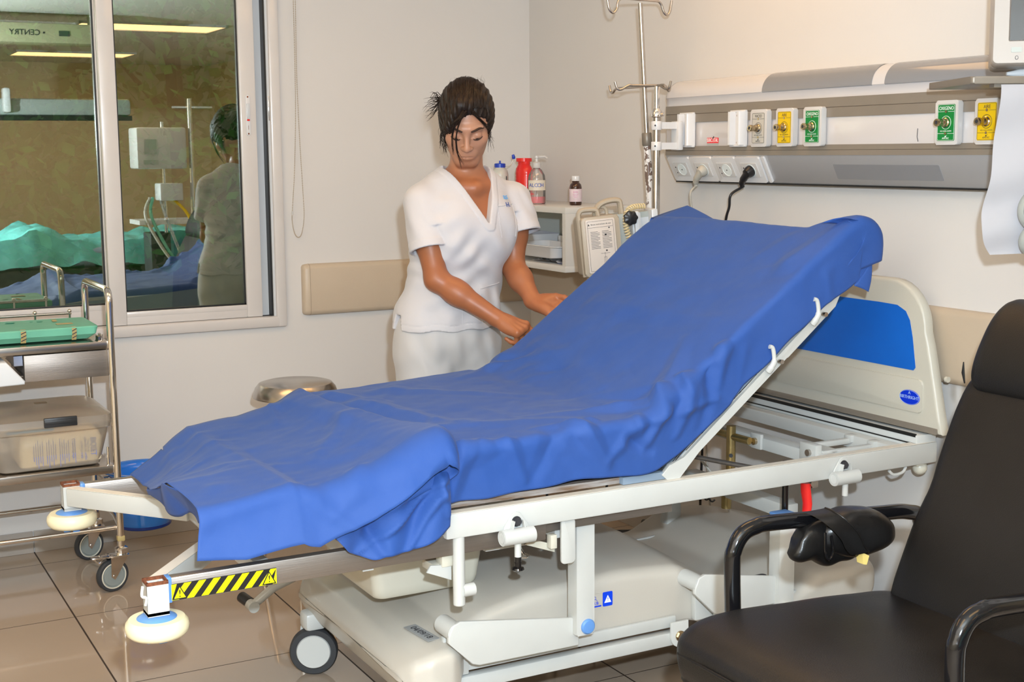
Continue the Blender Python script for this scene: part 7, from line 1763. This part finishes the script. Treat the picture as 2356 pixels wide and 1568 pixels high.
# white tunic ------------------------------------------------------
M['tunic'] = mat('white tunic cotton', (0.52, 0.505, 0.52), 0.72, sheen=0.2, bump=0.9, bscale=16)
Tn = Field(np.arange(1.56, 2.12, 0.0030), np.arange(3.52, 3.88, 0.0034), np.arange(0.83, 1.41, 0.0030))
Tn.ell((1.838, 3.715, 1.205), (0.166, 0.112, 0.168), 0.04); Tn.ell((1.815, 3.725, 1.04), (0.154, 0.112, 0.24), 0.06); Tn.ell((1.790, 3.742, 0.86), (0.178, 0.130, 0.18), 0.05)
for sg in (-1, 1): Tn.ell((1.836+sg*0.066, 3.650, 1.150), (0.070, 0.054, 0.085), 0.07)
Tn.cap(NB+(0.0, 0.012, -0.006), (1.712, 3.712, 1.255), 0.046, 0.046, 0.03); Tn.cap(NB+(0, 0.012, -0.006), (1.985, 3.712, 1.256), 0.046, 0.046, 0.03)
RS0, RS1 = np.array((1.690, 3.702, 1.248)), np.array((1.692, 3.650, 1.106)); LS0, LS1 = np.array((2.010, 3.702, 1.250)), np.array((2.022, 3.668, 1.145))
X, Y, Z = np.meshgrid(Tn.x, Tn.y, Tn.z, indexing='ij')
f = Tn.f; SLV = None
# cloth folds: soft diagonal drapes from bust and hip, crow's feet at the armpits
def fold(f, A, nx_, nz_, ph, cz, sz, cx, sx2): f -= (A*np.sin(X*nx_+Z*nz_+ph)*np.exp(-((Z-cz)/sz)**2-((X-cx)/sx2)**2)).astype(np.float32)
fold(f, 0.0060, 40, 62, 0.3, 1.04, 0.08, 1.86, 0.09); fold(f, 0.0060, -50, 70, 1.0, 0.99, 0.07, 1.76, 0.10); fold(f, 0.0055, 60, 24, 0.2, 1.13, 0.07, 1.93, 0.06); fold(f, 0.0050, 75, -60, 0.9, 1.10, 0.06, 1.78, 0.06); fold(f, 0.0045, 110, 30, 0.4, 0.94, 0.05, 1.90, 0.08); fold(f, 0.0040, 35, 120, 0.1, 1.06, 0.05, 1.69, 0.05)
fold(f, 0.0035, 30, -85, 0.5, 1.22, 0.05, 1.72, 0.05); fold(f, 0.0040, 70, 18, 2.0, 0.90, 0.05, 1.80, 0.16); fold(f, 0.003, 80, 45, 0.0, 1.18, 0.05, 1.69, 0.04)
f += (0.0025*np.sin(X*23+Y*31+Z*17)*np.sin(Z*29+X*13+1.0)).astype(np.float32)
# V neck
zV, zT = 1.182, 1.375
cxV = 1.862-0.030*(Z-zV)/(zT-zV); wV = np.maximum(0, (Z-zV))*0.435
gV = (np.abs(X-cxV)-wV)*0.915                          # outside distance to the V edges
gV = np.where(Z < zV, np.sqrt((X-cxV)**2+(Z-zV)**2), gV)
front = Y < 3.716
f -= np.where(front, 0.0026/(1+np.exp((gV-0.021)/0.0010)), 0).astype(np.float32)
f += np.where(front, 0.0016*np.exp(-((gV-0.0225)/0.0014)**2), 0).astype(np.float32)
f[:] = np.maximum(f, np.where(front, -gV, -1.0).astype(np.float32))
w_ = Tn.win((1.6, 3.5, 1.2), (2.1, 3.88, 1.42)); Tn.cap(NB+(-0.002, 0.004, 0.0), (1.836, 3.690, 1.45), 0.064, 0.082, 0.004, sub=True)
# hems
hemz = 0.858+0.10*np.clip(X-1.80, 0, 1)*0.3+0.003*np.sin(X*60)
f += (0.0016*np.exp(-((Z-hemz-0.020)/0.0015)**2)).astype(np.float32)
f[:] = np.maximum(f, (hemz-Z).astype(np.float32))
slit = np.maximum(np.abs(X-1.622)-0.02, np.maximum(np.abs(Y-3.735)-0.010-(0.92-Z)*0.25, Z-0.905)); f[:] = np.maximum(f, -slit.astype(np.float32))
for S0, S1, ra, rb in ((RS0, RS1, 0.055, 0.062), (LS0, LS1, 0.055, 0.060)):
    Sf = Field(Tn.x, Tn.y, Tn.z); Sf.cap(S0, S1+(S1-S0)*0.3, ra, rb, 0.06)
    d = (S1-S0)/np.linalg.norm(S1-S0); q = ((X-S1[0])*d[0]+(Y-S1[1])*d[1]+(Z-S1[2])*d[2]).astype(np.float32)
    rad = np.sqrt(np.maximum(0, (X-S0[0])**2+(Y-S0[1])**2+(Z-S0[2])**2-((X-S0[0])*d[0]+(Y-S0[1])*d[1]+(Z-S0[2])*d[2])**2)).astype(np.float32)
    g = Sf.f
    g -= (0.0030*np.sin(np.arctan2(Y-3.68, X-S0[0])*5+Z*60)*np.clip((q+0.16)*8, 0, 1)*np.clip(-q*14, 0.1, 1)).astype(np.float32)
    g -= np.where((q > -0.024), 0.0012, 0).astype(np.float32)
    g = np.maximum(g, q); g = np.where(q > -0.040, np.maximum(g, (rb-0.0090)-rad), g)
    k = 0.028; h = np.clip(0.5+0.5*(f-g)/k, 0, 1); k2 = np.where(q > -0.075, 0.0, 1.0)
    sm_ = f*(1-h)+g*h-k*h*(1-h); f[:] = np.where(q > -0.06, np.minimum(f, g), sm_)
# hollow at the waist hem
tunic = sub_obj('tunic', Tn.mesh('tunic', M['tunic'], NO), nurse, sm=2)
# trousers
Pn = Field(np.arange(1.58, 2.02, 0.0055), np.arange(3.58, 3.90, 0.0055), np.concatenate([np.arange(0.03, 0.6, 0.012), np.arange(0.6, 0.90, 0.0055)]))
Pn.ell((1.790, 3.742, 0.84), (0.170, 0.122, 0.14), 0.03)
for sg in (-1, 1):
    Pn.cap((1.79+sg*0.078, 3.740, 0.80), (1.79+sg*0.083, 3.735, 0.45), 0.096, 0.082, 0.03); Pn.cap((1.79+sg*0.083, 3.735, 0.45), (1.79+sg*0.090, 3.765, 0.07), 0.080, 0.078, 0.03)
X, Y, Z = np.meshgrid(Pn.x, Pn.y, Pn.z, indexing='ij'); f = Pn.f
f -= (0.0030*np.sin(Z*52+X*38+np.sin(X*60)*1.4)*np.exp(-((Z-0.77)/0.06)**2)).astype(np.float32); f -= (0.0028*np.sin(X*95+Z*12)*np.exp(-((Z-0.82)/0.04)**2)).astype(np.float32)
f -= (0.0025*np.sin(Z*34+X*20)).astype(np.float32)
f[:] = np.maximum(f, (0.06-Z).astype(np.float32))
sub_obj('trousers', Pn.mesh('trousers', mat('white trousers cotton', (0.47, 0.46, 0.46), 0.75, sheen=0.25), NO), nurse, sm=2)
for sg in (-1, 1):
    mb = MB(); x = 1.79+sg*0.094
    mb.rings([[(x+rx*math.cos(a), y0_+ry*math.sin(a), z) for a in np.linspace(0, 2*PI, 25)[:-1]] for z, rx, ry, y0_ in ((0.0, 0.045, 0.125, 3.71), (0.03, 0.047, 0.128, 3.71), (0.055, 0.042, 0.11, 3.725), (0.08, 0.036, 0.07, 3.765), (0.085, 0.02, 0.04, 3.775))]); part('shoe', mb, M['plasticw'], nurse)
# front hem edge line, pocket and stitched lettering found on the tunic surface
from mathutils.bvhtree import BVHTree
_me = tunic.data; _bv = BVHTree.FromPolygons([v.co+Vector(NO) for v in _me.vertices], [tuple(p.vertices) for p in _me.polygons])
def on_tunic(x, z, y0=3.40):
    h = _bv.ray_cast(Vector((x, y0, z)), Vector((0, 1, 0))); return (h[0], h[1]) if h[0] else (Vector((x, 3.65, z)), Vector((0, -1, 0)))
mb = MB()
pth = [(1.890, 1.170), (1.905, 1.172), (1.945, 1.176), (1.975, 1.178)]
def seam(mb, pts, r=0.0012):
    P_ = [on_tunic(x, z)[0]+Vector((0, -0.0006, 0)) for x, z in [(p.x, p.y) for p in catmull([(a, b_, 0) for a, b_ in pts], 5)]]; mb.tube(P_, r, n=6)
seam(mb, [(1.898, 1.235), (1.935, 1.238), (1.972, 1.240)]); seam(mb, [(1.898, 1.235), (1.902, 1.17), (1.905, 1.14)]); seam(mb, [(1.972, 1.240), (1.966, 1.17), (1.964, 1.14)])
part('chest_pocket', mb, M['tunic'], tunic)
mb = MB(); seam(mb, [(1.845, 0.985), (1.88, 0.990), (1.93, 0.996)], 0.0018); seam(mb, [(1.845, 0.985), (1.848, 0.93), (1.852, 0.88)]); seam(mb, [(1.70, 1.00), (1.72, 0.99), (1.78, 0.985)], 0.0018); seam(mb, [(1.78, 0.985), (1.782, 0.92), (1.784, 0.875)]); part('hip_pocket', mb, M['tunic'], tunic)
def cloth_text(s_, x, z, size, mt, nm):
    mb = MB(); p, n_ = on_tunic(x, z); n_ = Vector(n_); 
    if n_.y > 0: n_ = -n_
    n_ = Vector((n_.x*0.6, n_.y, n_.z*0.6)).normalized()
    up = Vector((0, 0, 1)); xx = up.cross(n_).normalized(); yy = n_.cross(xx); o = p+n_*0.0025
    m_ = Matrix(((xx.x, yy.x, n_.x, o.x), (xx.y, yy.y, n_.y, o.y), (xx.z, yy.z, n_.z, o.z), (0, 0, 0, 1))); mb.text(s_, size, m_, 0.0005); part(nm, mb, mt, tunic)
cloth_text('as', 1.938, 1.262, 0.026, mat('sky blue print', (0.10, 0.36, 0.72), 0.6), 'lettering')
cloth_text('H.', 1.940, 1.238, 0.021, mat('navy print on cloth', (0.03, 0.07, 0.30), 0.6), 'lettering')
mb = MB(); mb.sphere((1.863, 3.648, 1.186), 0.014, n=10, sc=(1.2, 0.5, 1)); part('undershirt', mb, M['black'], nurse)

# face details ------------------------------------------------------
M['hair'] = mat('dark brown hair', (0.009, 0.0055, 0.004), 0.45, spec=0.3, col2=(0.020, 0.010, 0.006), vscale=30, aniso=(4, 4, 0.6), bump=0.5, bscale=90)
M['brow'] = mat('eyebrow', (0.035, 0.015, 0.008), 0.6)
def hpath(P_, n=6): return [Vector(hw(p.x, p.y, p.z)) for p in catmull(P_, n)]
for sg in (-1, 1):
    mb = MB(); pth = hpath([(sg*0.0135, 0.0985, 0.0175), (sg*0.026, 0.0960, 0.0215), (sg*0.040, 0.0860, 0.0235), (sg*0.052, 0.0740, 0.0180)]); mb.tube(pth, [0.0022+0.0012*math.sin(PI*i/(len(pth)-1)) for i in range(len(pth))], n=8, flat=1.0); part('eyebrow', mb, M['brow'], nurse)
    mb = MB(); pth = hpath([(sg*0.0165, 0.0855, -0.0120), (sg*0.024, 0.0890, -0.0150), (sg*0.034, 0.0880, -0.0155), (sg*0.044, 0.0820, -0.0125), (sg*0.049, 0.0775, -0.0090)]); mb.tube(pth, [0.0008+0.0012*math.sin(PI*i/(len(pth)-1)) for i in range(len(pth))], n=8); part('eyelashes', mb, M['brow'], nurse)
    mb = MB(); mb.sphere(hw(sg*0.0310, 0.0752, -0.0085), 0.0108, n=12); ey_ = part('eye', mb, mat('eye white', (0.55, 0.50, 0.46), 0.2), nurse)
    mb = MB(); mb.sphere(hw(sg*0.0312, 0.0805, -0.0132), 0.0070, n=10); part('iris', mb, mat('dark iris', (0.02, 0.01, 0.006), 0.15), ey_)
    mb = MB(); mb.sphere(hw(sg*0.076, 0.000, -0.040), 0.0032, n=8); part('earring', mb, M['chrome'], nurse)
M['lip'] = mat('lips', (0.36, 0.115, 0.085), 0.40)
mb = MB(); pth = hpath([(-0.0215, 0.0895, -0.0715), (-0.010, 0.0945, -0.0695), (0, 0.0960, -0.0695), (0.010, 0.0945, -0.0695), (0.0215, 0.0895, -0.0715)]); mb.tube(pth, [0.0006+0.0016*math.sin(PI*i/(len(pth)-1)) for i in range(len(pth))], n=10)
pth = hpath([(-0.0200, 0.0890, -0.0755), (-0.009, 0.0935, -0.0775), (0, 0.0945, -0.0780), (0.009, 0.0935, -0.0775), (0.0200, 0.0890, -0.0755)]); mb.tube(pth, [0.0006+0.0022*math.sin(PI*i/(len(pth)-1)) for i in range(len(pth))], n=10); part('lips', mb, M['lip'], nurse)
# hair cap
Hf = Field(np.arange(1.70, 1.96, 0.0030), np.arange(3.52, 3.84, 0.0030), np.arange(1.36, 1.65, 0.0030))
Hf.ell(hw(0, -0.022, 0.036), tuple(np.array((0.084, 0.103, 0.090))*HS), 0.01, R=HR); Hf.ell(hw(0, -0.050, -0.005), tuple(np.array((0.076, 0.075, 0.075))*HS), 0.03, R=HR)
Hf.ell(hw(-0.052, 0.010, 0.004), tuple(np.array((0.031, 0.052, 0.060))*HS), 0.02, R=HR)
Hf.ell(hw(0.062, -0.016, 0.004), tuple(np.array((0.021, 0.045, 0.055))*HS), 0.02, R=HR)
Hf.cap(hw(-0.015, 0.055, 0.085), hw(-0.052, 0.066, 0.018), 0.026, 0.017, 0.02)
Hf.ell(hw(-0.03, -0.118, 0.02), (0.045, 0.035, 0.045), 0.02, R=HR)
X, Y, Z = np.meshgrid(Hf.x, Hf.y, Hf.z, indexing='ij'); Lc = np.stack([X-HO.x, Y-HO.y, Z-HO.z], -1) @ HR/HS
lx, ly, lz = Lc[..., 0], Lc[..., 1], Lc[..., 2]
Hf.f -= (0.0016*np.sin(np.arctan2(lx, lz+0.05)*46+ly*40)+0.001*np.sin(np.arctan2(lx+0.02, lz+0.05)*95)).astype(np.float32)
# face opening
hl = 0.064-0.30*np.abs(lx-0.010)-6.0*np.maximum(0, lx-0.010)**2
fo = np.maximum(np.maximum(lz-hl, 0.030-ly), np.where(lx > 0, lx-0.060, -lx-0.030-0.35*np.maximum(0, -lz)*1.0))
Hf.f = np.maximum(Hf.f, -fo.astype(np.float32)*HS)
Hf.f = np.maximum(Hf.f, (-0.050-lz+0.3*ly).astype(np.float32))
sub_obj('hair', Hf.mesh('hair', M['hair'], NO), nurse, sm=1)
Rh = random.Random(21)
mb = MB()
def strand(P_, r): mb.tube(hpath(P_, 5), [r*(1-0.85*i/((len(P_)-1)*5)) for i in range((len(P_)-1)*5+1)], n=5)
for k in range(46):   # curtain over her right cheek and temple
    t = Rh.random(); j = lambda s_=0.006: Rh.uniform(-s_, s_)
    strand([(-0.005+j(), 0.082+j(), 0.078+j()), (-0.034+j(), 0.094+j(0.004), 0.048+j()), (-0.058-0.014*t+j(), 0.070-0.03*t+j(), 0.002+j()), (-0.062-0.022*t+j(), 0.045-0.04*t+j(), -0.045+j(0.015)), (-0.058-0.02*t+j(0.012), 0.04-0.03*t+j(0.012), -0.080+j(0.025))], Rh.uniform(0.0010, 0.0024))
for k in range(12):   # strand group hanging in front of the face
    j = lambda s_=0.0025: Rh.uniform(-s_, s_)
    strand([(-0.010+j(), 0.088+j(), 0.074+j()), (-0.026+j(), 0.104+j(), 0.038+j()), (-0.0330+j(), 0.108+j(), -0.005+j()), (-0.029+j(), 0.112+j(), -0.045+j(0.006)), (-0.014+j(0.006), 0.108+j(0.004), -0.092+j(0.02))], Rh.uniform(0.0009, 0.0019))
for k in range(8):
    j = lambda s_=0.003: Rh.uniform(-s_, s_)
    strand([(-0.018+j(), 0.090+j(), 0.068+j()), (-0.040+j(), 0.098+j(), 0.028+j()), (-0.045+j(), 0.096+j(), -0.015+j()), (-0.042+j(), 0.092+j(), -0.058+j(0.01))], Rh.uniform(0.0010, 0.0020))
for k in range(22):   # left side wisps
    j = lambda s_=0.005: Rh.uniform(-s_, s_)
    strand([(0.020+j(), 0.080+j(), 0.075+j()), (0.048+j(), 0.074+j(), 0.040+j()), (0.066+j(), 0.040+j(0.012), 0.0+j()), (0.072+j(), 0.02+j(0.012), -0.040+j(0.01)), (0.076+j(0.012), 0.02+j(0.01), -0.078+j(0.025))], Rh.uniform(0.0006, 0.0016))
for k in range(44):   # spiky tied-up ends sticking out at the back, on her right
    j = lambda s_=0.010: Rh.uniform(-s_, s_)
    a = Rh.uniform(-0.9, 1.2); L = Rh.uniform(0.035, 0.062)
    strand([(-0.060+j(), -0.050+j(), 0.035+j()), (-0.080+j(0.006), -0.055+j(), 0.035+0.012*math.sin(a)+j()), (-0.075-L*math.cos(a)*0.7, -0.055+j(0.02), 0.025+L*math.sin(a)*0.8), (-0.078-L*math.cos(a), -0.050+j(0.02), 0.015+L*math.sin(a))], Rh.uniform(0.0008, 0.0020))
for k in range(150):   # combed surface strands over the crown
    x0 = Rh.uniform(-0.075, 0.070); j = lambda s_=0.003: Rh.uniform(-s_, s_)
    yf = 0.070-0.2*abs(x0); R_ = 1.012
    P_ = []
    for q in np.linspace(0.15, 2.5, 7):
        yy = -0.022+0.104*R_*math.cos(q)*math.sqrt(max(0.05, 1-(x0/0.085)**2)); zz = 0.036+0.0905*R_*math.sin(q)*math.sqrt(max(0.05, 1-(x0/0.085)**2)); P_.append((x0*(1-0.10*(q-0.5))+j(), yy+j(0.0015), zz+j(0.0015)))
    P_ = [p for p in P_ if not (p[1] > 0.05 and p[2] < 0.066)]
    if len(P_) > 3: strand(P_, Rh.uniform(0.0008, 0.0016))
for k in range(16):
    j = lambda s_=0.004: Rh.uniform(-s_, s_)
    x0 = Rh.uniform(-0.05, 0.05); strand([(x0, 0.0+j(), 0.120), (x0+j(0.01), -0.01+j(0.01), 0.132+j()), (x0+j(0.02), -0.03+j(0.01), 0.136+j())], 0.0005)
part('loose_strands', mb, M['hair'], nurse)
# the tape strip both hands hold along the mattress edge
tp = MB(); tp.box2((1.925, 3.405, 0.846), (2.10, 3.43, 0.862), bev=0.002); solo('fixing_strap', tp, M['alu'], 'pale flat strap held between both hands at the far edge of the bed', 'strap', (2.0, 3.42, 0.85))
